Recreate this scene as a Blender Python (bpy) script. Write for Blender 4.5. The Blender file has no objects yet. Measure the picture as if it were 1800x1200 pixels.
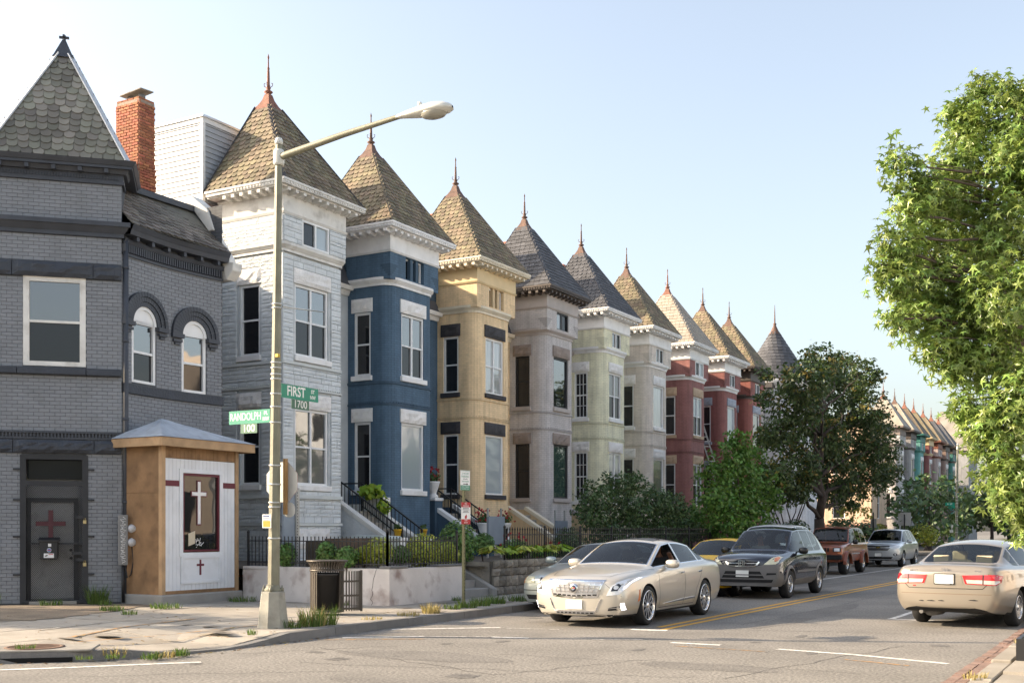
import bpy, bmesh, math, random
from mathutils import Vector, Matrix
from mathutils.bvhtree import BVHTree
R = random.Random(11)
V = Vector
rad = math.radians
scene = bpy.context.scene
col = scene.collection
# ------------------------------------------------------------------ camera, world, sun
cam_d = bpy.data.cameras.new('camera')
cam = bpy.data.objects.new('camera', cam_d)
col.objects.link(cam)
cam_d.sensor_width = 36.0
cam_d.lens = 40.0
cam_d.shift_y = 332.0 / 1800.0
cam_d.clip_start = 0.1
cam_d.clip_end = 6000
YAW = math.atan(1148.0 / 2000.0)
cam.location = (0, 0, 1.62)
cam.rotation_euler = (rad(90), 0, YAW)
scene.camera = cam
EYE = V((0, 0, 1.62))
SUN_DIR = V((0.913, 0.408, 0)).normalized()          # horizontal direction the light travels
SUN_EL = rad(24)
wd = bpy.data.worlds.new('World')
scene.world = wd
wd.use_nodes = True
nt = wd.node_tree
for n in list(nt.nodes):
 nt.nodes.remove(n)
sky = nt.nodes.new('ShaderNodeTexSky')
sky.sky_type = 'NISHITA'
sky.sun_disc = False
sky.sun_elevation = SUN_EL
sky.sun_rotation = math.atan2(-SUN_DIR.x, -SUN_DIR.y)
sky.air_density = 1.1
sky.dust_density = 3.4
sky.ozone_density = 1.0
bg = nt.nodes.new('ShaderNodeBackground')
bg.inputs['Strength'].default_value = 0.15
wo = nt.nodes.new('ShaderNodeOutputWorld')
hz = nt.nodes.new('ShaderNodeHueSaturation')   # hazy late-summer air: paler than the clean model sky
hz.inputs['Saturation'].default_value = 0.66
nt.links.new(sky.outputs[0], hz.inputs['Color'])
nt.links.new(hz.outputs[0], bg.inputs[0])
nt.links.new(bg.outputs[0], wo.inputs[0])
sun_d = bpy.data.lights.new('sun', 'SUN')
sun_d.energy = 5.0
sun_d.angle = rad(0.55)
sun_d.color = (1.0, 0.80, 0.56)
sun = bpy.data.objects.new('sun', sun_d)
col.objects.link(sun)
ld = V((SUN_DIR.x * math.cos(SUN_EL), SUN_DIR.y * math.cos(SUN_EL), -math.sin(SUN_EL)))
sun.rotation_euler = ld.to_track_quat('-Z', 'Y').to_euler()
sun.location = (-40, -20, 40)
vs = scene.view_settings
vs.view_transform = 'Standard'
vs.look = 'None'
vs.exposure = 1.2
vs.gamma = 1.0
vs.use_curve_mapping = False
scene.render.engine = 'CYCLES'
scene.cycles.max_bounces = 8
scene.cycles.transparent_max_bounces = 12
scene.cycles.use_denoising = True
try:
 scene.cycles.sample_clamp_indirect = 6.0
except Exception:
 pass
# ------------------------------------------------------------------ materials
MATS = {}
def mat(name, c, rough=0.8, metal=0.0, var=0.12, vs_=2.5, bump=0.0, bs=60.0, isl=0.0, spec=0.5, coat=0.0,
  dirt=0.0, dcol=(0.09, 0.075, 0.06), ds=1.3, fine=0.0, trans=0.0, hue=0.0):
 """Principled with noise variation, optional relief, per-piece tint (isl) and blotchy dirt of its own."""
 if name in MATS:
  return MATS[name]
 m = bpy.data.materials.new(name)
 m.use_nodes = True
 t = m.node_tree
 N, L = t.nodes, t.links
 p = N['Principled BSDF']
 p.inputs['Roughness'].default_value = rough
 p.inputs['Metallic'].default_value = metal
 p.inputs['Specular IOR Level'].default_value = spec
 if coat:
  p.inputs['Coat Weight'].default_value = coat
  p.inputs['Coat Roughness'].default_value = 0.04
 geo = N.new('ShaderNodeNewGeometry')
 last = None
 def rgb(cc):
  n = N.new('ShaderNodeRGB')
  n.outputs[0].default_value = (*cc, 1)
  return n.outputs[0]
 def noise(sc, det=3, src=None):
  n = N.new('ShaderNodeTexNoise')
  n.inputs['Scale'].default_value = sc
  n.inputs['Detail'].default_value = det
  L.new(src or geo.outputs['Position'], n.inputs['Vector'])
  return n.outputs[0]
 last = rgb(c)
 if var:
  hsv = N.new('ShaderNodeHueSaturation')
  mr = N.new('ShaderNodeMapRange')
  mr.inputs[1].default_value, mr.inputs[2].default_value = 0.3, 0.7
  mr.inputs[3].default_value, mr.inputs[4].default_value = 1 - var, 1 + var
  L.new(noise(vs_, 4), mr.inputs[0])
  L.new(mr.outputs[0], hsv.inputs['Value'])
  L.new(last, hsv.inputs['Color'])
  last = hsv.outputs[0]
 if fine:
  hsv = N.new('ShaderNodeHueSaturation')
  mr = N.new('ShaderNodeMapRange')
  mr.inputs[1].default_value, mr.inputs[2].default_value = 0.35, 0.65
  mr.inputs[3].default_value, mr.inputs[4].default_value = 1 - fine, 1 + fine
  L.new(noise(bs, 2), mr.inputs[0])
  L.new(mr.outputs[0], hsv.inputs['Value'])
  L.new(last, hsv.inputs['Color'])
  last = hsv.outputs[0]
 if isl:
  oi = N.new('ShaderNodeObjectInfo')
  ad = N.new('ShaderNodeMath')
  ad.operation = 'ADD'
  L.new(oi.outputs['Random'], ad.inputs[0])
  L.new(geo.outputs['Random Per Island'], ad.inputs[1])
  fr = N.new('ShaderNodeMath')
  fr.operation = 'FRACT'
  L.new(ad.outputs[0], fr.inputs[0])
  hsv = N.new('ShaderNodeHueSaturation')
  mr = N.new('ShaderNodeMapRange')
  mr.inputs[3].default_value, mr.inputs[4].default_value = 1 - isl, 1 + isl
  L.new(fr.outputs[0], mr.inputs[0])
  L.new(mr.outputs[0], hsv.inputs['Value'])
  if hue:
   m3 = N.new('ShaderNodeMath')
   m3.operation = 'MULTIPLY'
   m3.inputs[1].default_value = 7.31
   L.new(fr.outputs[0], m3.inputs[0])
   f2 = N.new('ShaderNodeMath')
   f2.operation = 'FRACT'
   L.new(m3.outputs[0], f2.inputs[0])
   mr2 = N.new('ShaderNodeMapRange')
   mr2.inputs[3].default_value, mr2.inputs[4].default_value = 0.5 - hue, 0.5 + hue
   L.new(f2.outputs[0], mr2.inputs[0])
   L.new(mr2.outputs[0], hsv.inputs['Hue'])
  L.new(last, hsv.inputs['Color'])
  last = hsv.outputs[0]
 if dirt:
  mx = N.new('ShaderNodeMix')
  mx.data_type = 'RGBA'
  mr = N.new('ShaderNodeMapRange')
  mr.inputs[1].default_value, mr.inputs[2].default_value = 0.52, 0.75
  mr.inputs[3].default_value, mr.inputs[4].default_value = 0, dirt
  L.new(noise(ds, 6), mr.inputs[0])
  L.new(mr.outputs[0], mx.inputs[0])
  L.new(last, mx.inputs[6])
  L.new(rgb(dcol), mx.inputs[7])
  last = mx.outputs[2]
 L.new(last, p.inputs['Base Color'])
 if bump:
  b = N.new('ShaderNodeBump')
  b.inputs['Strength'].default_value = min(1.0, bump)
  b.inputs['Distance'].default_value = 0.02
  L.new(noise(bs, 4), b.inputs['Height'])
  L.new(b.outputs[0], p.inputs['Normal'])
 if trans:
  o = N['Material Output']
  tr = N.new('ShaderNodeBsdfTranslucent')
  L.new(last, tr.inputs[0])
  ms = N.new('ShaderNodeMixShader')
  ms.inputs[0].default_value = trans
  L.new(p.outputs[0], ms.inputs[1])
  L.new(tr.outputs[0], ms.inputs[2])
  L.new(ms.outputs[0], o.inputs[0])
 MATS[name] = m
 return m
def brick_mat(name, c, joint=0.72, bump=0.55, var=0.10, bw=0.2, rh=0.073, rough=0.75, dirt=0.25):
 """Painted brickwork for walls too far off to tell the bricks apart: courses as fine relief in UV metres."""
 if name in MATS:
  return MATS[name]
 m = bpy.data.materials.new(name)
 m.use_nodes = True
 t = m.node_tree
 N, L = t.nodes, t.links
 p = N['Principled BSDF']
 p.inputs['Roughness'].default_value = rough
 p.inputs['Specular IOR Level'].default_value = 0.35
 uv = N.new('ShaderNodeUVMap')
 br = N.new('ShaderNodeTexBrick')
 br.inputs['Scale'].default_value = 1.0
 br.inputs['Brick Width'].default_value = bw
 br.inputs['Row Height'].default_value = rh
 br.inputs['Mortar Size'].default_value = 0.007
 br.inputs['Mortar Smooth'].default_value = 0.4
 br.inputs['Color1'].default_value = (*[min(.88, x * 1.22) for x in c], 1)
 br.inputs['Color2'].default_value = (*[min(.85, x * 1.10) for x in c], 1)
 br.inputs['Mortar'].default_value = (*[min(.85, x * joint * 1.1) for x in c], 1)
 L.new(uv.outputs[0], br.inputs['Vector'])
 geo = N.new('ShaderNodeNewGeometry')
 nz = N.new('ShaderNodeTexNoise')
 nz.inputs['Scale'].default_value = 1.7
 nz.inputs['Detail'].default_value = 6
 L.new(geo.outputs['Position'], nz.inputs['Vector'])
 mr = N.new('ShaderNodeMapRange')
 mr.inputs[1].default_value, mr.inputs[2].default_value = 0.3, 0.7
 mr.inputs[3].default_value, mr.inputs[4].default_value = 1 - var, 1 + var
 L.new(nz.outputs[0], mr.inputs[0])
 hsv = N.new('ShaderNodeHueSaturation')
 L.new(br.outputs['Color'], hsv.inputs['Color'])
 L.new(mr.outputs[0], hsv.inputs['Value'])
 nz2 = N.new('ShaderNodeTexNoise')
 nz2.inputs['Scale'].default_value = 5.0
 nz2.inputs['Detail'].default_value = 8
 L.new(geo.outputs['Position'], nz2.inputs['Vector'])
 mr2 = N.new('ShaderNodeMapRange')
 mr2.inputs[1].default_value, mr2.inputs[2].default_value = 0.56, 0.75
 mr2.inputs[3].default_value, mr2.inputs[4].default_value = 0, dirt
 L.new(nz2.outputs[0], mr2.inputs[0])
 mx = N.new('ShaderNodeMix')
 mx.data_type = 'RGBA'
 L.new(mr2.outputs[0], mx.inputs[0])
 L.new(hsv.outputs[0], mx.inputs[6])
 mx.inputs[7].default_value = (*[x * 0.68 for x in c], 1)
 mp = N.new('ShaderNodeMapping')
 mp.inputs['Scale'].default_value = (3.5, 3.5, .3)
 L.new(geo.outputs['Position'], mp.inputs[0])
 nz4 = N.new('ShaderNodeTexNoise')
 nz4.inputs['Scale'].default_value = 1.6
 nz4.inputs['Detail'].default_value = 7
 L.new(mp.outputs[0], nz4.inputs['Vector'])
 mr4 = N.new('ShaderNodeMapRange')
 mr4.inputs[1].default_value, mr4.inputs[2].default_value = .42, .72
 mr4.inputs[3].default_value, mr4.inputs[4].default_value = 1.04, .80
 L.new(nz4.outputs[0], mr4.inputs[0])
 hs2 = N.new('ShaderNodeHueSaturation')
 L.new(mx.outputs[2], hs2.inputs['Color'])
 L.new(mr4.outputs[0], hs2.inputs['Value'])
 L.new(hs2.outputs[0], p.inputs['Base Color'])
 b = N.new('ShaderNodeBump')
 b.invert = True
 b.inputs['Strength'].default_value = bump
 b.inputs['Distance'].default_value = 0.008
 L.new(br.outputs['Fac'], b.inputs['Height'])
 b2 = N.new('ShaderNodeBump')
 b2.inputs['Strength'].default_value = 0.25
 b2.inputs['Distance'].default_value = 0.01
 nz3 = N.new('ShaderNodeTexNoise')
 nz3.inputs['Scale'].default_value = 22
 L.new(geo.outputs['Position'], nz3.inputs['Vector'])
 L.new(nz3.outputs[0], b2.inputs['Height'])
 L.new(b.outputs[0], b2.inputs['Normal'])
 L.new(b2.outputs[0], p.inputs['Normal'])
 MATS[name] = m
 return m
def window_glass(name, inner=(0.012, 0.014, 0.017), refl=1.0, base=0.10, rough=0.015, wob=0.06, pat=None):
 """Window pane seen from the street: mirror-like by Fresnel over a dark room."""
 if name in MATS:
  return MATS[name]
 m = bpy.data.materials.new(name)
 m.use_nodes = True
 t = m.node_tree
 N, L = t.nodes, t.links
 N.remove(N['Principled BSDF'])
 d = N.new('ShaderNodeBsdfDiffuse')
 d.inputs[0].default_value = (*inner, 1)
 if pat:     # woven curtain folds or blind slats seen through the pane
  ge = N.new('ShaderNodeNewGeometry')
  mp = N.new('ShaderNodeMapping')
  mp.inputs['Scale'].default_value = (0, 0, 22) if pat == 'slats' else (13, 13, .6)
  L.new(ge.outputs['Position'], mp.inputs[0])
  wv = N.new('ShaderNodeTexNoise' if pat == 'curtain' else 'ShaderNodeTexWave')
  wv.inputs['Scale'].default_value = 1
  if pat == 'slats':
   wv.bands_direction = 'Z'
  L.new(mp.outputs[0], wv.inputs[0])
  cr = N.new('ShaderNodeMix')
  cr.data_type = 'RGBA'
  cr.inputs[6].default_value = (*[q * .35 for q in inner], 1)
  cr.inputs[7].default_value = (*[q * 1.3 for q in inner], 1)
  L.new(wv.outputs[1 if pat == 'slats' else 0], cr.inputs[0])
  L.new(cr.outputs[2], d.inputs[0])
 g = N.new('ShaderNodeBsdfGlossy')
 g.inputs['Roughness'].default_value = rough
 g.inputs[0].default_value = (refl, refl, refl, 1)
 lw = N.new('ShaderNodeLayerWeight')
 lw.inputs[0].default_value = 0.35
 mr = N.new('ShaderNodeMapRange')
 mr.inputs[3].default_value, mr.inputs[4].default_value = base, 0.95
 L.new(lw.outputs['Fresnel'], mr.inputs[0])
 geo = N.new('ShaderNodeNewGeometry')
 nz = N.new('ShaderNodeTexNoise')
 nz.inputs['Scale'].default_value = 1.6
 nz.inputs['Detail'].default_value = 1
 L.new(geo.outputs['Position'], nz.inputs['Vector'])
 b = N.new('ShaderNodeBump')
 b.inputs['Strength'].default_value = wob
 b.inputs['Distance'].default_value = 0.05
 L.new(nz.outputs[0], b.inputs['Height'])
 L.new(b.outputs[0], g.inputs['Normal'])
 ms = N.new('ShaderNodeMixShader')
 L.new(mr.outputs[0], ms.inputs[0])
 L.new(d.outputs[0], ms.inputs[1])
 L.new(g.outputs[0], ms.inputs[2])
 L.new(ms.outputs[0], N['Material Output'].inputs[0])
 MATS[name] = m
 return m
def clear_glass(name, tint=(0.55, 0.62, 0.60), base=0.07, top=0.95):
 """Vehicle glazing one can look into."""
 if name in MATS:
  return MATS[name]
 m = bpy.data.materials.new(name)
 m.use_nodes = True
 t = m.node_tree
 N, L = t.nodes, t.links
 N.remove(N['Principled BSDF'])
 d = N.new('ShaderNodeBsdfTransparent')
 d.inputs[0].default_value = (*tint, 1)
 g = N.new('ShaderNodeBsdfGlossy')
 g.inputs['Roughness'].default_value = 0.01
 lw = N.new('ShaderNodeLayerWeight')
 lw.inputs[0].default_value = 0.3
 mr = N.new('ShaderNodeMapRange')
 mr.inputs[3].default_value, mr.inputs[4].default_value = base, top
 L.new(lw.outputs['Fresnel'], mr.inputs[0])
 ms = N.new('ShaderNodeMixShader')
 L.new(mr.outputs[0], ms.inputs[0])
 L.new(d.outputs[0], ms.inputs[1])
 L.new(g.outputs[0], ms.inputs[2])
 L.new(ms.outputs[0], N['Material Output'].inputs[0])
 MATS[name] = m
 return m
# ------------------------------------------------------------------ objects
ORG = {}
def tag(o, label=None, cat=None, group=None, kind=None):
 if label:
  o['label'] = label
 if cat:
  o['category'] = cat
 if group:
  o['group'] = group
 if kind:
  o['kind'] = kind
 return o
def thing(name, label, cat, loc=(0, 0, 0), group=None):
 o = bpy.data.objects.new(name, None)
 o.empty_display_size = 0.2
 col.objects.link(o)
 o.location = loc
 ORG[o.name] = V(loc)
 return tag(o, label, cat, group)
def origin(o):
 return ORG.get(o.name, V((0, 0, 0))) if o is not None else V((0, 0, 0))
class MB:
 """Collects vertices and faces in world metres; build() links them as ONE mesh object."""
 def __init__(s):
  s.v, s.f, s.m, s.uv, s.sm = [], [], [], {}, set()
 def face(s, pts, mi=0, uv=None, smooth=False):
  b = len(s.v)
  s.v.extend([V(p) for p in pts])
  s.f.append(tuple(range(b, b + len(pts))))
  s.m.append(mi)
  if uv:
   s.uv[len(s.f) - 1] = uv
  if smooth:
   s.sm.add(len(s.f) - 1)
 def raw(s, vs_, fs, mi=0, smooth=False):
  b = len(s.v)
  s.v.extend([V(p) for p in vs_])
  for f in fs:
   s.f.append(tuple(b + i for i in f))
   s.m.append(mi)
   if smooth:
    s.sm.add(len(s.f) - 1)
 def hexa(s, p, mi=0):
  """8 points: bottom ring 0-3 counter-clockwise from above, top ring 4-7."""
  s.raw(p, [(3, 2, 1, 0), (4, 5, 6, 7), (0, 1, 5, 4), (1, 2, 6, 5), (2, 3, 7, 6), (3, 0, 4, 7)], mi)
 def box(s, c, size, rz=0.0, mi=0):
  x, y, z = [q / 2 for q in size]
  m = Matrix.Rotation(rz, 3, 'Z')
  pts = [V(c) + m @ V(q) for q in ((-x, -y, -z), (x, -y, -z), (x, y, -z), (-x, y, -z), (-x, -y, z), (x, -y, z), (x, y, z), (-x, y, z))]
  s.hexa(pts, mi)
 def bar(s, a, b, w, h, up=(0, 0, 1), mi=0):
  """Box from a to b, w wide sideways, h along up."""
  a, b, up = V(a), V(b), V(up)
  d = (b - a).normalized()
  side = d.cross(up)
  if side.length < 1e-5:
   side = d.cross(V((1, 0, 0)))
  side.normalize()
  up = side.cross(d).normalized()
  q = []
  for e in (a, b):
   q.append([e - side * w / 2 - up * h / 2, e + side * w / 2 - up * h / 2, e + side * w / 2 + up * h / 2, e - side * w / 2 + up * h / 2])
  A, B = q
  s.raw(A + B, [(3, 2, 1, 0), (4, 5, 6, 7), (0, 1, 5, 4), (1, 2, 6, 5), (2, 3, 7, 6), (3, 0, 4, 7)], mi)
 def obox(s, o, u, n, w, d, h, mi=0, up=(0, 0, 1)):
  """Box with corner o, width w along u, height h along up, depth d along n (outward)."""
  o, u, n, up = V(o), V(u), V(n), V(up)
  p = [o, o + u * w, o + u * w + n * d, o + n * d]
  q = [x + up * h for x in p]
  pts = p + q
  fl = u.cross(n).dot(up) < 0
  fs = [(3, 2, 1, 0), (4, 5, 6, 7), (0, 1, 5, 4), (1, 2, 6, 5), (2, 3, 7, 6), (3, 0, 4, 7)]
  if fl:
   fs = [tuple(reversed(f)) for f in fs]
  s.raw(pts, fs, mi)
 def prism(s, poly, ext, mi=0, smooth=False):
  """Polygon (3D, planar) extruded along ext."""
  poly = [V(p) for p in poly]
  ext = V(ext)
  n = len(poly)
  nrm = V((0, 0, 0))
  for i in range(n):
   nrm += poly[i].cross(poly[(i + 1) % n])
  if nrm.dot(ext) > 0:
   poly = list(reversed(poly))
  b = len(s.v)
  s.v.extend(poly + [p + ext for p in poly])
  s.f.append(tuple(range(b, b + n)))
  s.m.append(mi)
  s.f.append(tuple(range(b + 2 * n - 1, b + n - 1, -1)))
  s.m.append(mi)
  for i in range(n):
   j = (i + 1) % n
   s.f.append((b + i, b + n + i, b + n + j, b + j))
   s.m.append(mi)
   if smooth:
    s.sm.add(len(s.f) - 1)
 def tube(s, path, rads, n=8, mi=0, cap=True, smooth=True):
  path = [V(p) for p in path]
  if not hasattr(rads, '__len__'):
   rads = [rads] * len(path)
  b = len(s.v)
  prev = None
  for i, p in enumerate(path):
   d = (path[min(i + 1, len(path) - 1)] - path[max(i - 1, 0)])
   if d.length < 1e-9:
    d = V((0, 0, 1))
   d.normalize()
   if prev is None:
    a = d.cross(V((0, 0, 1)))
    if a.length < 1e-3:
     a = d.cross(V((1, 0, 0)))
   else:
    a = prev - d * prev.dot(d)
    if a.length < 1e-6:
     a = d.cross(V((0, 0, 1)))
   a.normalize()
   prev = a
   c2 = d.cross(a)
   for k in range(n):
    t = 2 * math.pi * k / n
    s.v.append(p + (a * math.cos(t) + c2 * math.sin(t)) * rads[i])
  for i in range(len(path) - 1):
   for k in range(n):
    k2 = (k + 1) % n
    s.f.append((b + i * n + k, b + i * n + k2, b + (i + 1) * n + k2, b + (i + 1) * n + k))
    s.m.append(mi)
    if smooth:
     s.sm.add(len(s.f) - 1)
  if cap:
   s.f.append(tuple(b + k for k in reversed(range(n))))
   s.m.append(mi)
   e = b + (len(path) - 1) * n
   s.f.append(tuple(e + k for k in range(n)))
   s.m.append(mi)
 def lathe(s, prof, c=(0, 0, 0), n=16, mi=0, ax=(0, 0, 1), smooth=True, ph=0.0, sx=1.0, sy=1.0, cap=True):
  """Profile [(r, h)] turned about ax through c. sx, sy squash the ring."""
  ax = V(ax).normalized()
  a = ax.cross(V((0, 0, 1)))
  if a.length < 1e-3:
   a = V((1, 0, 0))
  a.normalize()
  b2 = ax.cross(a)
  b = len(s.v)
  for r, h in prof:
   for k in range(n):
    t = 2 * math.pi * k / n + ph
    s.v.append(V(c) + ax * h + a * (r * sx * math.cos(t)) + b2 * (r * sy * math.sin(t)))
  for i in range(len(prof) - 1):
   for k in range(n):
    k2 = (k + 1) % n
    s.f.append((b + i * n + k, b + i * n + k2, b + (i + 1) * n + k2, b + (i + 1) * n + k))
    s.m.append(mi)
    if smooth:
     s.sm.add(len(s.f) - 1)
  if cap and prof[0][0] > 1e-4:
   s.f.append(tuple(b + k for k in reversed(range(n))))
   s.m.append(mi)
  if cap and prof[-1][0] > 1e-4:
   e = b + (len(prof) - 1) * n
   s.f.append(tuple(e + k for k in range(n)))
   s.m.append(mi)
 def mesh(s, name, mats, off=V((0, 0, 0))):
  me = bpy.data.meshes.new(name)
  me.from_pydata([tuple(p - off) for p in s.v], [], s.f)
  for mm in (mats if isinstance(mats, (list, tuple)) else [mats]):
   me.materials.append(mm)
  if any(s.m):
   me.polygons.foreach_set('material_index', s.m)
  if s.sm:
   fl = [False] * len(s.f)
   for i in s.sm:
    fl[i] = True
   me.polygons.foreach_set('use_smooth', fl)
  if s.uv:
   ul = me.uv_layers.new(name='UVMap')
   for fi, uvs in s.uv.items():
    p = me.polygons[fi]
    for k, li in enumerate(p.loop_indices):
     ul.data[li].uv = uvs[k]
  me.update()
  return me
 def build(s, name, mats, parent=None, kind=None, bevel=0.0, seg=1):
  o = bpy.data.objects.new(name, None if False else s.mesh(name, mats, origin(parent)))
  col.objects.link(o)
  if parent is not None:
   o.parent = parent
   ORG[o.name] = origin(parent)
  if kind:
   o['kind'] = kind
  if bevel:
   b = o.modifiers.new('edge', 'BEVEL')
   b.width = bevel
   b.segments = seg
   b.limit_method = 'ANGLE'
   b.angle_limit = rad(35)
  return o
def link(name, me, parent, mw):
 """An object that shares mesh me, placed at world matrix mw under parent (parents are unrotated while building)."""
 o = bpy.data.objects.new(name, me)
 col.objects.link(o)
 o.parent = parent
 off = origin(parent)
 o.matrix_basis = Matrix.Translation(-off) @ mw
 return o
def copy_tree(o, parent=None):
 c = o.copy()
 col.objects.link(c)
 c.parent = parent
 for ch in list(o.children):
  copy_tree(ch, c)
 return c
def frame(o, x, y, z):
 """4x4 matrix from origin and three axes."""
 m = Matrix.Identity(4)
 for i, a in enumerate((x, y, z)):
  m[0][i], m[1][i], m[2][i] = a
 m[0][3], m[1][3], m[2][3] = o
 return m
def scatter_pieces(name, proto, mats, tfs, parent, limit=300):
 """Alike pieces: the `limit` nearest the viewpoint as objects that share one mesh, the rest joined into one part."""
 me = proto.mesh(name, mats)
 tfs = sorted(tfs, key=lambda m: (m.translation - EYE).length)
 for m in tfs[:limit]:
  link(name, me, parent, m)
 rest = tfs[limit:]
 if rest:
  b = MB()
  for m in rest:
   b.raw([m @ p for p in proto.v], proto.f)
   b.m[-len(proto.f):] = proto.m
  b.build(name, mats, parent, kind='stuff')
def text_mb(txt, size, o, u, n, mb=None, mi=0, depth=0.002, align='CENTER', sx=1.0, bold=0.0):
 """Raised lettering: txt on the plane through o with reading direction u and outward normal n."""
 cu = bpy.data.curves.new('lettering', 'FONT')
 cu.body = txt
 cu.size = size
 cu.align_x = align
 cu.align_y = 'CENTER'
 cu.extrude = depth
 cu.offset = bold
 cu.resolution_u = 3
 ob = bpy.data.objects.new('lettering', cu)
 col.objects.link(ob)
 dg = bpy.context.evaluated_depsgraph_get()
 me = bpy.data.meshes.new_from_object(ob.evaluated_get(dg))
 bpy.data.objects.remove(ob)
 u, n = V(u).normalized(), V(n).normalized()
 up = n.cross(u)
 mb = mb or MB()
 mb.raw([V(o) + u * (v.co.x * sx) + up * v.co.y + n * v.co.z for v in me.vertices], [tuple(p.vertices) for p in me.polygons], mi)
 bpy.data.meshes.remove(me)
 bpy.data.curves.remove(cu)
 return mb
def sheet(name, poly, z, m, kind='structure', parent=None, label=None):
 b = MB()
 pts = [V((p[0], p[1], z if len(p) < 3 else p[2])) for p in poly]
 a = sum((pts[i].x * pts[(i + 1) % len(pts)].y - pts[(i + 1) % len(pts)].x * pts[i].y) for i in range(len(pts)))
 if a < 0:
  pts.reverse()
 b.face(pts)
 o = b.build(name, m, parent)
 if kind:
  o['kind'] = kind
 if label:
  o['label'] = label
 return o
def clip_cell(poly, x0, x1, y0, y1):
 def cut(ps, ins, inter):
  out = []
  for i in range(len(ps)):
   a, b = ps[i], ps[(i + 1) % len(ps)]
   if ins(a):
    out.append(a)
    if not ins(b):
     out.append(inter(a, b))
   elif ins(b):
    out.append(inter(a, b))
  return out
 def ix(x):
  return lambda a, b: (x, a[1] + (b[1] - a[1]) * (x - a[0]) / (b[0] - a[0]))
 def iy(y):
  return lambda a, b: (a[0] + (b[0] - a[0]) * (y - a[1]) / (b[1] - a[1]), y)
 for ins, it in ((lambda p: p[0] >= x0, ix(x0)), (lambda p: p[0] <= x1, ix(x1)), (lambda p: p[1] >= y0, iy(y0)), (lambda p: p[1] <= y1, iy(y1))):
  poly = cut(poly, ins, it)
  if len(poly) < 3:
   return []
 return poly
# ------------------------------------------------------------------ the ground
m_asph = mat('asphalt', (0.205, 0.193, 0.176), rough=0.9, var=0.12, vs_=0.55, bump=0.5, bs=26, fine=0.3, dirt=0.75, dcol=(0.145, 0.137, 0.127), ds=0.8, spec=0.25)
m_conc = mat('sidewalk_concrete', (0.33, 0.30, 0.26), rough=0.9, var=0.12, vs_=1.1, bump=0.25, bs=90, fine=0.08, isl=0.10, dirt=0.35, dcol=(0.17, 0.15, 0.12), ds=1.9, spec=0.25)
m_concd = mat('joint_grit', (0.10, 0.09, 0.075), rough=1, var=0.2, bump=0.3)
m_kerb = mat('kerb_granite', (0.17, 0.165, 0.16), rough=0.85, var=0.15, vs_=3, bump=0.5, bs=50, isl=0.14, dirt=0.5, dcol=(0.08, 0.075, 0.07), ds=3)
m_dirt = mat('bare_earth', (0.19, 0.15, 0.11), rough=1, var=0.25, vs_=2.2, bump=0.8, bs=35, fine=0.25)
m_gbrick = mat('gutter_brick', (0.22, 0.145, 0.118), rough=0.9, var=0.15, bump=0.4, bs=60, isl=0.22, dirt=0.5, dcol=(0.22, 0.18, 0.14), ds=4)
m_grass = mat('grass_blade', (0.10, 0.16, 0.03), rough=0.7, var=0.2, isl=0.35, hue=0.03, trans=0.3)
m_dry = mat('dry_grass_blade', (0.32, 0.26, 0.10), rough=0.8, var=0.2, isl=0.3, trans=0.25)
m_soil = mat('garden_soil', (0.09, 0.07, 0.05), rough=1, var=0.3, bump=0.6, bs=20)
def worn_paint(name, c, lo=0.44, hi=0.6):
 m = bpy.data.materials.new(name)
 m.use_nodes = True
 t = m.node_tree
 N, L = t.nodes, t.links
 p = N['Principled BSDF']
 p.inputs['Roughness'].default_value = 0.8
 geo = N.new('ShaderNodeNewGeometry')
 nz = N.new('ShaderNodeTexNoise')
 nz.inputs['Scale'].default_value = 9
 nz.inputs['Detail'].default_value = 8
 nz.inputs['Roughness'].default_value = 0.7
 L.new(geo.outputs['Position'], nz.inputs['Vector'])
 mr = N.new('ShaderNodeMapRange')
 mr.inputs[1].default_value, mr.inputs[2].default_value = lo, hi
 L.new(nz.outputs[0], mr.inputs[0])
 mx = N.new('ShaderNodeMix')
 mx.data_type = 'RGBA'
 mx.inputs[6].default_value = (*c, 1)
 mx.inputs[7].default_value = (0.205, 0.190, 0.172, 1)
 L.new(mr.outputs[0], mx.inputs[0])
 L.new(mx.outputs[2], p.inputs['Base Color'])
 return m
m_white = worn_paint('white_road_paint', (0.66, 0.64, 0.60), 0.50, 0.66)
m_faint = worn_paint('faded_road_paint', (0.5, 0.48, 0.44), 0.40, 0.55)
m_yel = worn_paint('yellow_road_paint', (0.62, 0.33, 0.035), 0.55, 0.72)
m_ora = worn_paint('orange_survey_paint', (0.42, 0.22, 0.06), 0.42, 0.58)
sheet('ground', [(-1500, -600), (1500, -600), (1500, 2600), (-1500, 2600)], -0.03, mat('far_ground', (0.13, 0.12, 0.11), rough=1, var=0.2, vs_=0.2))
sheet('road', [(-75, -40), (70, -40), (70, 420), (-75, 420)], 0.0, m_asph)
KERB = [(-60, 6.4), (-22, 6.6), (-17, 7.0), (-14.2, 7.75), (-12.7, 8.55), (-11.75, 9.45), (-11.2, 10.4), (-11.02, 11.4), (-11.08, 12.8), (-11.15, 15), (-11.2, 20), (-11.25, 26), (-12.0, 36), (-12.1, 60), (-12.1, 380)]
def kerb_h(y, x):
 if 10.0 < y < 12.6 and x > -13:
  return 0.13 - 0.105 * math.sin((y - 10.0) / 2.6 * math.pi) ** 0.6
 return 0.13
def offset_line(pl, d):
 out = []
 for i, p in enumerate(pl):
  a = V(pl[max(i - 1, 0)])
  b = V(pl[min(i + 1, len(pl) - 1)])
  t = (b - a).normalized()
  out.append((p[0] - t.y * d, p[1] + t.x * d))
 return out
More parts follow.
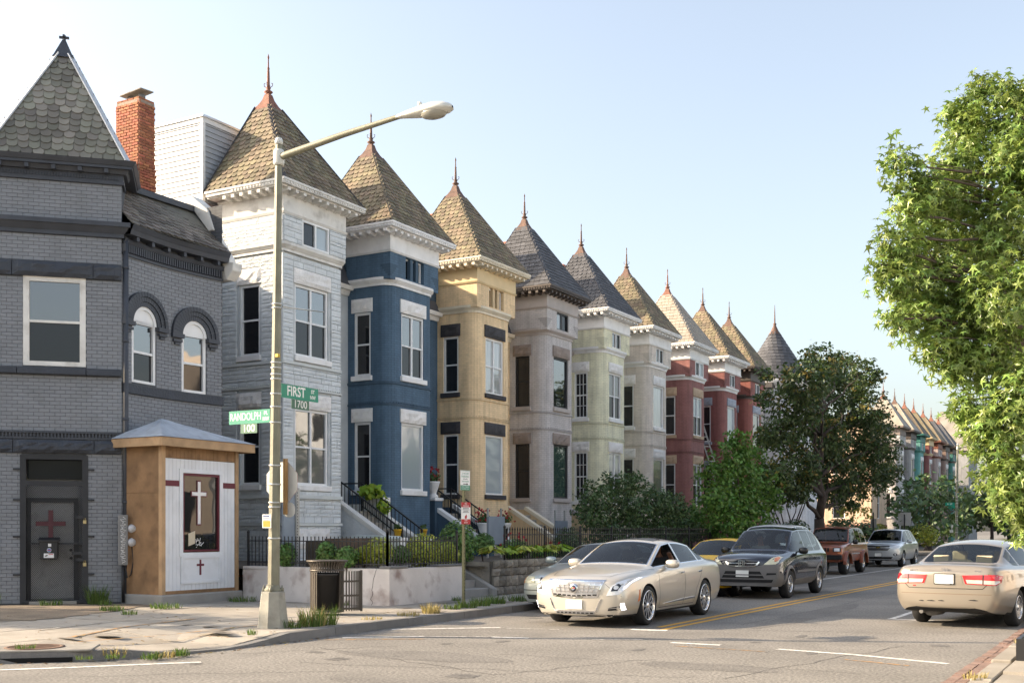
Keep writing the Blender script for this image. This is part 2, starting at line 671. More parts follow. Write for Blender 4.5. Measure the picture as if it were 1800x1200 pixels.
def dense(pl, step):
 out = [V(pl[0])]
 for a, b in zip(pl, pl[1:]):
  a, b = V(a), V(b)
  n = max(1, int((b - a).length / step))
  for k in range(1, n + 1):
   out.append(a.lerp(b, k / n))
 return out
KIN = offset_line(KERB, 0.17)
kerb = sheet('kerb', [(-30, 7.2), (-29.9, 7.2), (-29.9, 7.3)], 0.02, m_kerb)
dk = dense(KERB, 0.45)
acc, segs, cur = 0, [], [dk[0]]
for a, b in zip(dk, dk[1:]):
 acc += (b - a).length
 cur.append(b)
 if acc > 1.75 and b.y < 60 or acc > 30:
  segs.append(cur)
  cur, acc = [b], 0
segs.append(cur)
for sg in segs:
 if len(sg) < 2:
  continue
 inn = offset_line([(p.x, p.y) for p in sg], 0.17)
 mb = MB()
 dz = R.uniform(-0.006, 0.006)
 top_o, top_i, bot_o, bot_i = [], [], [], []
 for i, (p, q) in enumerate(zip(sg, inn)):
  q = V((q[0], q[1]))
  e = 0.006 if i in (0, len(sg) - 1) else 0
  t = (sg[min(i + 1, len(sg) - 1)] - sg[max(i - 1, 0)]).normalized() * (e if i == 0 else -e)
  h = kerb_h(p.y, p.x) + dz
  top_o.append(V((p.x + t.x, p.y + t.y, h)) + V((q.x - p.x, q.y - p.y, 0)) * 0.1)
  top_i.append(V((q.x + t.x, q.y + t.y, h)))
  bot_o.append(V((p.x + t.x, p.y + t.y, -0.02)))
  bot_i.append(V((q.x + t.x, q.y + t.y, -0.02)))
 for i in range(len(sg) - 1):
  mb.face([top_o[i], top_o[i + 1], top_i[i + 1], top_i[i]])
  mb.face([bot_o[i], bot_o[i + 1], top_o[i + 1], top_o[i]])
  mb.face([top_i[i], top_i[i + 1], bot_i[i + 1], bot_i[i]])
 mb.face([bot_o[0], top_o[0], top_i[0], bot_i[0]])
 mb.face([bot_o[-1], bot_i[-1], top_i[-1], top_o[-1]])
 mb.build('kerb_stone', m_kerb, kerb, bevel=0.012)
# sidewalk: a bed with flags of concrete laid on it
WALK = KIN + [(-30, 380), (-30, 16.3), (-60, 16.3)]
b = MB()
bed = [V((x, y, 0.01)) for x, y in WALK]
b.face(bed)
walk = b.build('sidewalk', m_concd)
walk['kind'] = 'structure'
zone = [p for p in KIN if p[0] > -40 and p[1] < 30] + [(-11.9, 34), (-12.15, 46), (-13.34, 46), (-13.34, 18.2), (-17.4, 18.4), (-18.4, 18.4), (-18.4, 16.3), (-20.3, 14.5), (-24, 14.5), (-24, 6.75)]
zone = [p for p in zone if p[0] > -24.01]
def slab(cell, mb_h=0.05):
 cx = sum(p[0] for p in cell) / len(cell)
 cy = sum(p[1] for p in cell) / len(cell)
 mb = MB()
 dz = R.uniform(-0.004, 0.004)
 tx, ty = R.uniform(-0.003, 0.003), R.uniform(-0.003, 0.003)
 pts = []
 for x, y in cell:
  d = V((cx - x, cy - y))
  L_ = max(d.length, 1e-3)
  x2, y2 = x + d.x / L_ * 0.012, y + d.y / L_ * 0.012
  pts.append(V((x2, y2, kerb_h(y, x) + dz + tx * (x - cx) + ty * (y - cy))))
 a = sum(pts[i].x * pts[(i + 1) % len(pts)].y - pts[(i + 1) % len(pts)].x * pts[i].y for i in range(len(pts)))
 if abs(a) < 0.08:
  return
 if a < 0:
  pts.reverse()
 n = len(pts)
 mb.raw(pts + [p - V((0, 0, mb_h)) for p in pts], [tuple(range(n))] + [(i, i + n, (i + 1) % n + n, (i + 1) % n) for i in range(n)])
 mb.build('paving_slab', m_conc, walk)
yy = 6.0
k = 0
xs_, ys_ = [], []
x = -24.0
while x < -10.5:
 xs_.append(x)
 x += 1.52 if x < -14 else 1.1
xs_.append(-10.4)
y = 6.2
while y < 46:
 ys_.append(y)
 y += 1.3 if y > 9 else 1.4
for i in range(len(xs_) - 1):
 for j in range(len(ys_) - 1):
  cc = clip_cell(zone, xs_[i], xs_[i + 1], ys_[j], ys_[j + 1])
  if len(cc) >= 3:
   slab(cc)
# worn earth strip before the corner house
pts = [(-24, 13.9), (-22, 10.9), (-18.4, 10.6), (-17.2, 11.3), (-16.2, 12.4), (-16.5, 13.4), (-16.9, 14.6), (-17.35, 16.1), (-18.3, 16.2), (-20.1, 14.5), (-24, 14.4)]
mb = MB()
rim = []
for a, c in zip(pts, pts[1:] + pts[:1]):
 for k in range(6):
  q = V(a).lerp(V(c), k / 6)
  rim.append(V((q.x + R.uniform(-0.14, 0.14), q.y + R.uniform(-0.12, 0.12), 0.141)))
mb.face(list(reversed(rim)) if sum(rim[i].x * rim[(i + 1) % len(rim)].y - rim[(i + 1) % len(rim)].x * rim[i].y for i in range(len(rim))) < 0 else rim)
o = mb.build('dirt_patch', m_dirt)
o['kind'] = 'structure'
# storm drain slab at the corner, with its grate
dr = thing('storm_drain', 'concrete storm drain slab with rusty round grate and dark kerb inlet at the corner', 'drain', (-12.2, 9.0, 0.13))
mb = MB()
a0, a1 = V((-11.56, 9.66, 0)), V((-12.95, 8.42, 0))
du = (a1 - a0).normalized()
dn = V((du.y, -du.x, 0))
if dn.y < 0:
 dn = -dn
mb.prism([a0 + dn * -0.02 + V((0, 0, 0.12)), a1 + dn * -0.02 + V((0, 0, 0.12)), a1 + dn * 0.72 + V((0, 0, 0.12)), a0 + dn * 0.72 + V((0, 0, 0.12))], (0, 0, 0.03))
mb.build('slab', mat('drain_concrete', (0.25, 0.235, 0.21), rough=0.9, var=0.2, vs_=4, bump=0.3, dirt=0.4), dr, bevel=0.01)
mb = MB()
cg = a0.lerp(a1, 0.40) + dn * 0.40
mb.lathe([(0.36, 0.151), (0.36, 0.158), (0.30, 0.160), (0.30, 0.152)], cg, 28)
for k in range(-4, 5):
 w = math.sqrt(max(0.02, 0.31 ** 2 - (k * 0.065) ** 2))
 mb.bar(cg + dn * (k * 0.065) - du * w + V((0, 0, 0.155)), cg + dn * (k * 0.065) + du * w + V((0, 0, 0.155)), 0.03, 0.008)
mb.build('grate', mat('rusty_iron', (0.14, 0.085, 0.06), rough=0.9, var=0.3, vs_=8), dr)
mb = MB()
mb.obox(a0.lerp(a1, 0.12) - dn * 0.045 + V((0, 0, 0.0)), du, dn, 1.3, 0.02, 0.06)
mb.build('inlet', mat('void_black', (0.008, 0.008, 0.008), rough=1, var=0), dr)
# painted lines: thin sheets just above the asphalt
def line(pts, w, m, name='road_marking', z=0.004, label=None):
 mb = MB()
 pts = [V((p[0], p[1], z)) for p in pts]
 for a, c in zip(pts, pts[1:]):
  t = (c - a).normalized()
  s_ = V((-t.y, t.x, 0)) * w / 2
  mb.face([a - s_, c - s_, c + s_, a + s_])
 o = mb.build(name, m)
 o['kind'] = 'structure'
 return o
line([(-7.36, 17.75), (-7.4, 26), (-7.4, 75)], 0.11, m_yel)
line([(-7.12, 17.35), (-7.14, 26), (-7.15, 75)], 0.11, m_yel)
line([(-9.87, 23.5), (-9.9, 75)], 0.11, m_white)
line([(-4.35, 21.6), (-4.4, 70)], 0.11, m_white)
line([(-4.42, 21.55), (-3.6, 21.5)], 0.14, m_white)
line([(-12.1, 8.1), (-11.3, 9.0), (-10.75, 9.7), (-10.3, 10.25)], 0.11, m_white)
line([(-14.5, 6.9), (-12.1, 8.1)], 0.11, m_white)
line([(-11.0, 15.2), (-9.64, 16.4)], 0.13, m_white)
line([(-9.6, 16.3), (-8.6, 16.55)], 0.12, m_faint)
line([(-10.8, 13.66), (-9.83, 14.44)], 0.12, m_white)
line([(-9.83, 14.44), (-8.9, 14.87)], 0.12, m_faint)
line([(-8.9, 14.87), (-8.32, 14.99)], 0.12, m_white)
line([(-7.4, 15.3), (-6.72, 15.6)], 0.12, m_faint)
line([(-6.2, 15.42), (-5.45, 15.42)], 0.13, m_white)
line([(-4.6, 15.3), (-3.53, 15.11), (-2.29, 14.65)], 0.12, m_white)
line([(-3.5, 14.5), (-2.66, 14.2)], 0.07, m_ora)
line([(-6.0, 15.0), (-4.6, 14.9)], 0.05, m_ora)
line([(-10.9, 13.2), (-9.6, 14.1)], 0.06, m_ora)
line([(-7.6, 17.15), (-7.0, 17.25)], 0.22, m_white)
line([(-13.2, 10.6), (-13.9, 12.2), (-14.2, 14.0)], 0.07, m_ora, 'survey_mark', 0.139)
line([(-12.6, 10.3), (-12.3, 11.6), (-12.4, 13.0), (-12.35, 14.6)], 0.06, m_ora, 'survey_mark', 0.139)
line([(-14.6, 11.2), (-14.9, 12.9)], 0.06, m_faint, 'survey_mark', 0.139)
mb = MB()
mb.face([V((-12.92, 8.44, 0.02)), V((-12.66, 8.57, 0.02)), V((-12.66, 8.575, 0.10)), V((-12.92, 8.445, 0.10))])
# asphalt cracks, sealed with tar
m_tar = mat('crack_tar', (0.06, 0.057, 0.054), rough=0.8, var=0.1)
def crack(a, c, w=0.012):
 a, c = V((*a, 0.003)), V((*c, 0.003))
 n = 14
 p = [a.lerp(c, i / n) + V((R.uniform(-0.06, 0.06), R.uniform(-0.09, 0.09), 0)) for i in range(n + 1)]
 line([(q.x, q.y) for q in p], w, m_tar, 'road_crack', 0.003)
def stain(x, y, rx, ry, m, name='road_patch', n=18, z=.0022, jag=.12):
 sheet(name, [(x + math.cos(a) * rx * (1 + R.uniform(-jag, jag)), y + math.sin(a) * ry * (1 + R.uniform(-jag, jag))) for a in [6.283 * k / n for k in range(n)]], z, m)
m_patch = mat('asphalt_repair', (0.15, 0.14, 0.128), rough=.9, var=.15, vs_=1.5, bump=.5, bs=26, fine=.3)
m_oil = mat('oil_stain', (0.125, 0.116, 0.105), rough=.7, var=.3, vs_=6, fine=.25, bs=26)
for x, y, rx, ry in ((-8.3, 12.2, 1.3, .5), (-4.7, 12.9, .9, .35), (-6.4, 9.9, 1.5, .4), (-9.6, 19.2, .3, 1.8), (-5.9, 22, .35, 3.5), (-8.6, 33, .3, 4)):
 stain(x, y, rx, ry, m_patch)
for k in range(16):
 stain(R.uniform(-10.5, -2.6), R.uniform(9, 19), R.uniform(.05, .2), R.uniform(.05, .22), m_oil, 'oil_stain', 10, .0028, .3)
crack((-10.5, 8.6), (-8.2, 10.4))
crack((-9.2, 10.8), (-4.5, 11.9))
crack((-7.6, 12.9), (-3.0, 13.2), 0.01)
crack((-11.0, 14.2), (-5.2, 16.4), 0.01)
crack((-6.3, 19), (-6.0, 34), 0.014)
crack((-4.2, 12.0), (-3.2, 16.5), 0.012)
crack((-10.2, 12.4), (-6.5, 11.0), .014)
crack((-6.5, 11.0), (-5.6, 13.4), .012)
crack((-10.6, 11.2), (-9.4, 13.0), .012)
crack((-8.8, 17.2), (-3.6, 18.6), .016)
# right-hand corner: brick gutter, kerb, sidewalk flags
rw = sheet('sidewalk', [(-1.55, -2), (9, -2), (9, 400), (-0.4, 400), (-0.4, 24), (-1.2, 21.5), (-1.55, 19)], 0.045, m_concd)
gut = sheet('gutter', [(-2.05, 6), (-1.8, 6), (-1.8, 23), (-2.05, 23)], 0.003, m_concd)
me_b = None
y = 10.6
n_b = 0
while y < 21.0:
 for xx in (-1.985, -1.865):
  if R.random() < 0.04:
   continue
  mb = MB()
  mb.box((0, 0, 0), (0.108, 0.208, 0.04))
  if me_b is None:
   me_b = mb.mesh('brick', m_gbrick)
  link('brick', me_b, gut, Matrix.Translation((xx + R.uniform(-.004, .004), y + (0.11 if xx > -1.9 else 0) + R.uniform(-.006, .006), 0.004 + R.uniform(-0.006, 0.006))) @ Matrix.Rotation(R.uniform(-0.04, 0.04), 4, 'Z') @ Matrix.Rotation(R.uniform(-0.03, 0.03), 4, 'X'))
 y += 0.216
kb2 = sheet('kerb', [(-1.79, 6), (-1.56, 6), (-1.56, 6.01), (-1.79, 6.01)], 0.01, m_kerb)
y = 6.0
while y < 23:
 mb = MB()
 h = 0.05 + min(1, max(0, (y - 12) / 3)) * 0.06
 mb.box((-1.675, y + 0.85, h / 2), (0.22, 1.68, h))
 mb.build('kerb_stone', m_conc, kb2, bevel=0.012)
 y += 1.7
y = 7.0
j = 0
while y < 60:
 for x in (-1.53, 0.1, 1.75):
  mb = MB()
  x0 = max(x, -0.38) if y > 21.4 else x
  w = 1.6 - (x0 - x)
  if w > 0.2:
   h = 0.04 + min(1, max(0, (y - 12) / 3)) * 0.07
   mb.box((x0 + w / 2, y + 0.79, h / 2 + 0.02), (w, 1.585, h))
   mb.build('paving_slab', m_conc, rw)
 y += 1.6
m_plastic = mat('black_plastic', (0.018, 0.018, 0.02), rough=0.5, var=0.15)
def blades(name, spots, m, kind='stuff', hgt=0.22, n=60, r=0.25, label=None, lean=0.5):
 mb = MB()
 for (x, y, z, rr, hh, nn) in spots:
  for _ in range(nn):
   a = R.uniform(0, 6.283)
   q = rr * math.sqrt(R.random())
   p = V((x + math.cos(a) * q, y + math.sin(a) * q, z - 0.005))
   h = hh * R.uniform(0.45, 1.1)
   t = R.uniform(0, 6.283)
   ln = V((math.cos(t), math.sin(t), 0)) * h * R.uniform(0.1, lean) + V((math.cos(a), math.sin(a), 0)) * h * 0.25
   w = R.uniform(0.004, 0.008)
   sd = V((-math.sin(t), math.cos(t), 0)) * w
   m1 = p + ln * 0.4 + V((0, 0, h * 0.6))
   e = p + ln + V((0, 0, h))
   mb.raw([p - sd, p + sd, m1 + sd * 0.8, m1 - sd * 0.8, e], [(0, 1, 2, 3), (3, 2, 4)])
 return tag(mb.build(name, m, None, kind=kind), label)
blades('grass', [(-11.55, 13.85, .13, .18, .30, 150), (-11.65, 13.5, .13, .2, .16, 110), (-11.5, 14.15, .13, .15, .34, 110),
                 (-11.75, 18.2, .13, .16, .12, 120), (-11.75, 18.7, .13, .2, .16, 150), (-11.8, 19.3, .13, .2, .2, 170), (-11.85, 20.0, .13, .2, .2, 150), (-11.85, 20.9, .13, .2, .16, 120), (-11.85, 21.8, .13, .2, .14, 100), (-11.9, 17.6, .13, .1, .07, 60),
                 (-11.0, 10.1, .02, .12, .10, 80), (-10.95, 10.55, .02, .1, .11, 80), (-11.25, 9.75, .05, .12, .07, 50), (-11.5, 9.5, .05, .1, .06, 30),
                 (-12.3, 9.25, .13, .12, .10, 60), (-11.35, 12.3, .13, .07, .1, 40),
                 (-18.66, 15.72, .14, .18, .42, 190), (-18.3, 15.6, .14, .14, .14, 70), (-19.2, 15.05, .14, .22, .14, 110), (-20.1, 14.3, .14, .2, .25, 80), (-16.95, 14.6, .14, .22, .12, 130), (-16.6, 15.6, .14, .3, .12, 170), (-15.9, 14.1, .14, .15, .1, 70), (-16.9, 12.0, .14, .12, .1, 50), (-16.8, 17.9, .14, .3, .12, 150), (-14.2, 18.05, .13, .1, .12, 50), (-13.1, 20.4, .13, .12, .12, 50)], m_grass)
blades('dry_grass', [(-11.55, 15.4, .13, .18, .07, 60), (-11.5, 16.4, .13, .2, .09, 110), (-11.5, 17.1, .13, .16, .2, 170), (-11.55, 13.9, .13, .18, .36, 60), (-11.5, 9.95, .06, .16, .10, 80), (-10.98, 10.3, .02, .13, .10, 60), (-1.75, 12.9, .05, .12, .1, 60), (-1.66, 16.6, .06, .1, .12, 40)], m_dry)
# grime on the flags, and fallen leaves blown along the kerb
m_grime = mat('pavement_grime', (0.215, 0.19, 0.16), rough=.95, var=.25, vs_=7, bump=.2, fine=.12)
for k in range(26):
 x = R.uniform(-17, -11.7)
 stain(x, R.uniform(9.6 if x > -13 else 8.8, 13.0), R.uniform(.05, .3), R.uniform(.04, .16), m_grime, 'pavement_stain', 12, .1395, .3)
for k in range(14):
 stain(R.uniform(-13.1, -11.6), R.uniform(13, 24), R.uniform(.05, .2), R.uniform(.05, .3), m_grime, 'pavement_stain', 12, .1395, .3)
m_litter = mat('fallen_leaf', (0.20, 0.13, 0.05), rough=.8, var=.2, isl=.5, hue=.04)
mb = MB()
for k in range(520):
 if k < 330:
  i = R.randrange(2, 11)
  q = V(KERB[i]).lerp(V(KERB[i + 1]), R.random())
  off = -abs(R.gauss(0, .12)) - .02 if R.random() < .65 else .2 + abs(R.gauss(0, .3))
  d_ = (V(KERB[i + 1]) - V(KERB[i])).normalized()
  c_ = V((q.x - d_.y * off, q.y + d_.x * off, .008 if off < 0 else .142))
 else:
  c_ = V((R.uniform(-18, -11.6), R.uniform(10, 17.5), .142))
  if c_.x < -17 and c_.y > 14:
   continue
 a = R.uniform(0, 6.28)
 s_ = R.uniform(.015, .04)
 e1 = V((math.cos(a), math.sin(a), R.uniform(-.2, .3))) * s_
 e2 = V((-math.sin(a), math.cos(a), R.uniform(-.2, .3))) * s_ * .6
 mb.face([c_ - e1, c_ - e2, c_ + e1, c_ + e2])
mb.build('fallen_leaves', m_litter, None, kind='stuff')
# ------------------------------------------------------------------ house kit
m_wht = mat('white_paint', (0.80, 0.79, 0.78), rough=0.6, var=0.05, dirt=0.35, dcol=(0.42, 0.40, 0.36), ds=2.6)
m_whtw = mat('worn_white_paint', (0.72, 0.70, 0.66), rough=0.75, var=0.08, dirt=0.6, dcol=(0.34, 0.31, 0.27), ds=3.0, bump=0.15, bs=30)
m_vinyl = mat('window_vinyl', (0.78, 0.78, 0.78), rough=0.45, var=0.03)
m_blk = mat('black_window_frame', (0.02, 0.02, 0.022), rough=0.45, var=0.1)
m_rustst = mat('rusticated_white_stone', (0.80, 0.78, 0.76), rough=0.9, var=0.08, bump=0.9, bs=18, dirt=0.45, dcol=(0.42, 0.39, 0.36), ds=5)
m_void = mat('void_black', (0.008, 0.008, 0.008), rough=1, var=0)
g_up = window_glass('upper_sash_glass', refl=0.95, base=0.2, rough=.03)
g_lo = window_glass('lower_sash_screen', inner=(0.014, 0.015, 0.018), refl=0.55, base=0.05, rough=0.06)
g_blind = window_glass('glass_over_blind', inner=(0.34, 0.39, 0.42), refl=0.7, base=0.12, rough=.06)
g_curt = window_glass('glass_over_curtain', inner=(0.42, 0.43, 0.43), refl=.9, base=.16, pat='curtain')
g_slat = window_glass('glass_over_slat_blind', inner=(0.16, 0.16, 0.155), refl=.8, base=.08, rough=.04, pat='slats')
g_green = window_glass('greenish_glass', inner=(0.05, 0.085, 0.07), refl=0.8, base=0.16)
m_copper = mat('rusty_copper', (0.20, 0.085, 0.055), rough=0.75, var=0.3, vs_=7)
m_copperd = mat('dark_copper', (0.13, 0.075, 0.055), rough=0.75, var=0.3, vs_=7)
m_tin = mat('roof_tin', (0.055, 0.05, 0.05), rough=0.6, var=0.2)
m_iron = mat('black_iron', (0.014, 0.014, 0.016), rough=0.5, var=0.2)
m_redbrick = brick_mat('red_brick_wall', (0.30, 0.12, 0.075), joint=1.35, var=0.2)
S_TAN = mat('tan_slate', (0.180, 0.145, 0.092), rough=0.75, var=0.15, vs_=1.2, isl=0.34, hue=0.022, bump=0.25, bs=45, dirt=0.35, dcol=(0.10, 0.095, 0.08), ds=2.2)
S_DARK = mat('dark_slate', (0.075, 0.076, 0.084), rough=0.7, var=0.15, isl=0.25, bump=0.25, bs=45)
S_PALE = mat('pale_slate', (0.33, 0.29, 0.24), rough=0.7, var=0.1, isl=0.12, dirt=0.3, dcol=(0.28, 0.15, 0.08), ds=1.5)
S_GREY = mat('grey_slate', (0.190, 0.180, 0.148), rough=0.75, var=0.2, vs_=1.0, isl=0.36, hue=0.035, bump=0.3, bs=40, dirt=0.5, dcol=(0.10, 0.085, 0.07), ds=1.4)
UP = V((0, 0, 1))
Z0 = 0.13
def wall_strip(mb, P0, P1, z0, z1, ops=(), depth=0.13, mi=0, u0=0.0):
 """Vertical wall from P0 to P1 (left to right seen from outside) with openings (ua, ub, za, zb) and reveals."""
 P0, P1 = V((P0[0], P0[1], 0)), V((P1[0], P1[1], 0))
 L_ = (P1 - P0).length
 u = (P1 - P0) / L_
 n = V((u.y, -u.x, 0))
 us = sorted(set([0, L_] + [q for o in ops for q in o[:2]]))
 zs = sorted(set([z0, z1] + [q for o in ops for q in o[2:4]]))
 def P(a, z, d=0):
  return P0 + u * a + UP * z - n * d
 for i in range(len(us) - 1):
  for j in range(len(zs) - 1):
   a, b, c, d = us[i], us[i + 1], zs[j], zs[j + 1]
   if any(o[0] <= a + 1e-6 and o[1] >= b - 1e-6 and o[2] <= c + 1e-6 and o[3] >= d - 1e-6 for o in ops):
    continue
   mb.face([P(a, c), P(b, c), P(b, d), P(a, d)], mi, [(u0 + a, c), (u0 + b, c), (u0 + b, d), (u0 + a, d)])
 for a, b, c, d in (ops if depth else ()):
  mb.face([P(a, c), P(b, c), P(b, c, depth), P(a, c, depth)], mi, [(a, 0), (b, 0), (b, depth), (a, depth)])
  mb.face([P(a, d, depth), P(b, d, depth), P(b, d), P(a, d)], mi, [(a, 0), (b, 0), (b, depth), (a, depth)])
  mb.face([P(a, c, depth), P(a, d, depth), P(a, d), P(a, c)], mi, [(0, c), (0, d), (depth, d), (depth, c)])
  mb.face([P(b, c), P(b, d), P(b, d, depth), P(b, c, depth)], mi, [(0, c), (0, d), (depth, d), (depth, c)])
 return P, u, n
def window(house, o, u, n, w, h, style='dh', fm=None, gu=None, gl=None, fw=0.075, name='window'):
 """Framed window with lower-left outer corner o, on a wall with reading direction u and outward normal n. Sits behind o's plane."""
 fm = fm or m_vinyl
 gu = gu or g_up
 gl = gl or g_lo
 o, u, n = V(o), V(u), V(n)
 b = MB()
 dp = 0.07
 def q(a, z, ww, hh, d0, d1):
  b.obox(o + u * a + UP * z - n * d0, u, n, ww, d0 - d1, hh)
 q(0, 0, fw, h, .11, .035)
 q(w - fw, 0, fw, h, .11, .035)
 q(fw, 0, w - 2 * fw, fw * 0.8, .11, .03)
 q(fw, h - fw, w - 2 * fw, fw, .11, .035)
 panes = []
 iw, ih = w - 2 * fw, h - 1.8 * fw
 x0, y0 = fw, fw * 0.8
 cols = 2 if style.startswith('dh2') or style == 'slide' else 1
 mull = 0.07
 cw = (iw - (cols - 1) * mull) / cols
 for c in range(cols):
  xa = x0 + c * (cw + mull)
  if c:
   q(xa - mull, y0, mull, ih, .11, .04)
  if style in ('pic', 'slide'):
   panes.append((xa, y0, cw, ih, gu if c == 0 else gl, .085))
  else:
   mid = ih * 0.5
   q(xa, y0 + mid - 0.025, cw, 0.05, .10, .05)
   panes.append((xa, y0, cw, mid - 0.025, gl, .092))
   panes.append((xa, y0 + mid + 0.025, cw, ih - mid - 0.025, gu, .08))
   if 'grid' in style:
    for k in (1, 2):
     q(xa + cw * k / 3 - 0.011, y0, 0.022, mid - 0.025, .10, .075)
     q(xa + cw * k / 3 - 0.011, y0 + mid + 0.025, 0.022, ih - mid - 0.025, .10, .065)
    q(xa, y0 + mid * 0.5, cw, 0.022, .10, .075)
    q(xa, y0 + mid * 1.5, cw, 0.022, .10, .065)
 f = b.build(name, fm, house)
 for xa, ya, ww, hh, g, d in panes:
  p = MB()
  p.obox(o + u * xa + UP * ya - n * (d + 0.012), u, n, ww, 0.012, hh)
  p.build('pane', g, f)
 return f
def rough_block(mb, o, u, n, w, h, d, nx=5, nz=3, amp=0.03, mi=0, drop=0.55):
 """Quarry-faced stone: box with a pitched, uneven front. o = lower-left on the wall plane."""
 o, u, n = V(o), V(u), V(n)
 g = []
 for j in range(nz + 1):
  row = []
  for i in range(nx + 1):
   edge = i in (0, nx) or j in (0, nz)
   dd = d * drop if edge else d + R.uniform(-amp, amp)
   row.append(o + u * (w * i / nx) + UP * (h * j / nz) + n * dd)
  g.append(row)
 b = len(mb.v)
 for r in g:
  mb.v.extend(r)
 W = nx + 1
 for j in range(nz):
  for i in range(nx):
   mb.f.append((b + j * W + i, b + j * W + i + 1, b + (j + 1) * W + i + 1, b + (j + 1) * W + i))
   mb.m.append(mi)
 bk = [o, o + u * w, o + u * w + UP * h, o + UP * h]
 fr = [g[0][0], g[0][-1], g[-1][-1], g[-1][0]]
 for i in range(4):
  j = (i + 1) % 4
  mb.face([bk[i], bk[j], fr[j], fr[i]], mi)
def ring_outline(cx0, y0, y1, xf, xb, r, n=6):
 """Plan outline of a bay: from back-left corner round the front to back-right; rounded front corners of radius r."""
 pts = [V((xb, y0, 0))]
 if r > 0.01:
  for k in range(n + 1):
   t = math.pi / 2 * k / n
   pts.append(V((xf - r + r * math.sin(t), y0 + r - r * math.cos(t), 0)))
  for k in range(n + 1):
   t = math.pi / 2 * k / n
   pts.append(V((xf - r + r * math.cos(t), y1 - r + r * math.sin(t), 0)))
 else:
  pts += [V((xf, y0, 0)), V((xf, y1, 0))]
 pts.append(V((xb, y1, 0)))
 return pts
def band(mb, out, z0, z1, d0, d1=None, mi=0):
 """Moulding that follows a plan outline, standing out d0 at the bottom and d1 at the top."""
 d1 = d0 if d1 is None else d1
 def off(d):
  r = []
  for i, p in enumerate(out):
   a = (p - out[i - 1]).normalized() if i else (out[1] - p).normalized()
   c = (out[i + 1] - p).normalized() if i < len(out) - 1 else a
   na, nc = V((a.y, -a.x, 0)), V((c.y, -c.x, 0))
   m = (na + nc)
   m = m / max(m.dot(na), 0.35)
   r.append(p + m * d)
  return r
 A, B = off(d0), off(d1)
 for i in range(len(out) - 1):
  a, b, c, d = A[i] + UP * z0, A[i + 1] + UP * z0, B[i + 1] + UP * z1, B[i] + UP * z1
  ia, ib = out[i], out[i + 1]
  mb.face([a, b, c, d], mi)
  mb.face([ia + UP * z0, ib + UP * z0, b, a], mi)
  mb.face([d, c, ib + UP * z1, ia + UP * z1], mi)
def slate_proto(w=0.2, h=0.27, kind='round', th=0.02):
 b = MB()
 if kind == 'round':
  pts = [(-.5, 1), (-.5, .30), (-.40, .12), (-.17, 0.0), (.17, 0.0), (.40, .12), (.5, .30), (.5, 1)]
 elif kind == 'hex':
  pts = [(-.5, 1), (-.5, .32), (-.24, 0), (.24, 0), (.5, .32), (.5, 1)]
 else:
  pts = [(-.49, 1), (-.49, 0), (.49, 0), (.49, 1)]
 pts = [V((x * w, y * h, 0)) for x, y in pts]
 n = len(pts)
 lift = lambda p, t: V((p.x, p.y, 0.036 - 0.030 * p.y / h + t))
 top = [lift(p, 0) for p in pts]
 bot = [lift(p, -th) for p in pts]
 b.raw(top + bot, [tuple(range(n))] + [(i, i + n, (i + 1) % n + n, (i + 1) % n) for i in range(n - 1)])
 return b
def slates_on(face, w=0.2, ex=0.175, jit=0.012):
 """Transforms for courses of slates on a trapezoid face (bl, br, tr, tl) seen from outside."""
 bl, br, tr, tl = [V(p) for p in face]
 u = (br - bl).normalized()
 n = u.cross(tl - bl).normalized()
 v = n.cross(u)
 H = (tl - bl).dot(v)
 out = []
 rows = int(H / ex)
 for r in range(rows):
  y = r * ex
  ym = min(H, y + ex * 0.45)
  a = bl.lerp(tl, ym / H)
  c = br.lerp(tr, ym / H)
  xa, xb = (a - bl).dot(u), (c - bl).dot(u)
  W = xb - xa
  k = max(1, round(W / w))
  tw = W / k
  xs = []
  if r % 2 == 0:
   xs = [(xa + tw * (i + .5), tw) for i in range(k)]
  else:
   xs = [(xa + tw * .25, tw * .5)] + [(xa + tw * (i + 1), tw) for i in range(k - 1)] + [(xb - tw * .25, tw * .5)]
  for x, ww in xs:
   p = bl + u * x + v * (y + R.uniform(-jit, jit)) + n * R.uniform(0, 0.006)
   t = R.uniform(-0.02, 0.02)
   uu = u * math.cos(t) + v * math.sin(t)
   vv = n.cross(uu)
   m = frame(p, uu * (ww / w * R.uniform(.95, .99)), vv, n)
   out.append(m)
 return out
def brick_courses(L_, z0, z1, pitch, rh, ops=()):
 """Running-bond pieces (ua, ub, za, zb) for a wall of length L_ less its openings."""
 out = []
 z = z0
 r = 0
 while z + rh * 0.6 < z1:
  zb = min(z + rh, z1)
  iv = [(0.0, L_)]
  for a, b, c, d in ops:
   if c < zb - 0.012 and d > z + 0.012:
    nv = []
    for p, q in iv:
     if b <= p or a >= q:
      nv.append((p, q))
     else:
      if a > p + 0.02:
       nv.append((p, a))
      if b < q - 0.02:
       nv.append((b, q))
    iv = nv
  for p, q in iv:
   x = math.floor(p / pitch) * pitch - (pitch / 2 if r % 2 else 0)
   while x < q:
    a, b = max(x, p), min(x + pitch, q)
    if b - a > 0.035:
     out.append((a, b, z, zb))
    x += pitch
  z += rh
  r += 1
 return out
UNIT_BRICK = MB()
UNIT_BRICK.raw([(-.5, -.5, 0), (.5, -.5, 0), (.5, .5, 0), (-.5, .5, 0), (-.47, -.44, 1), (.47, -.44, 1), (.47, .44, 1), (-.47, .44, 1)],
               [(4, 5, 6, 7), (0, 1, 5, 4), (1, 2, 6, 5), (2, 3, 7, 6), (3, 0, 4, 7)])
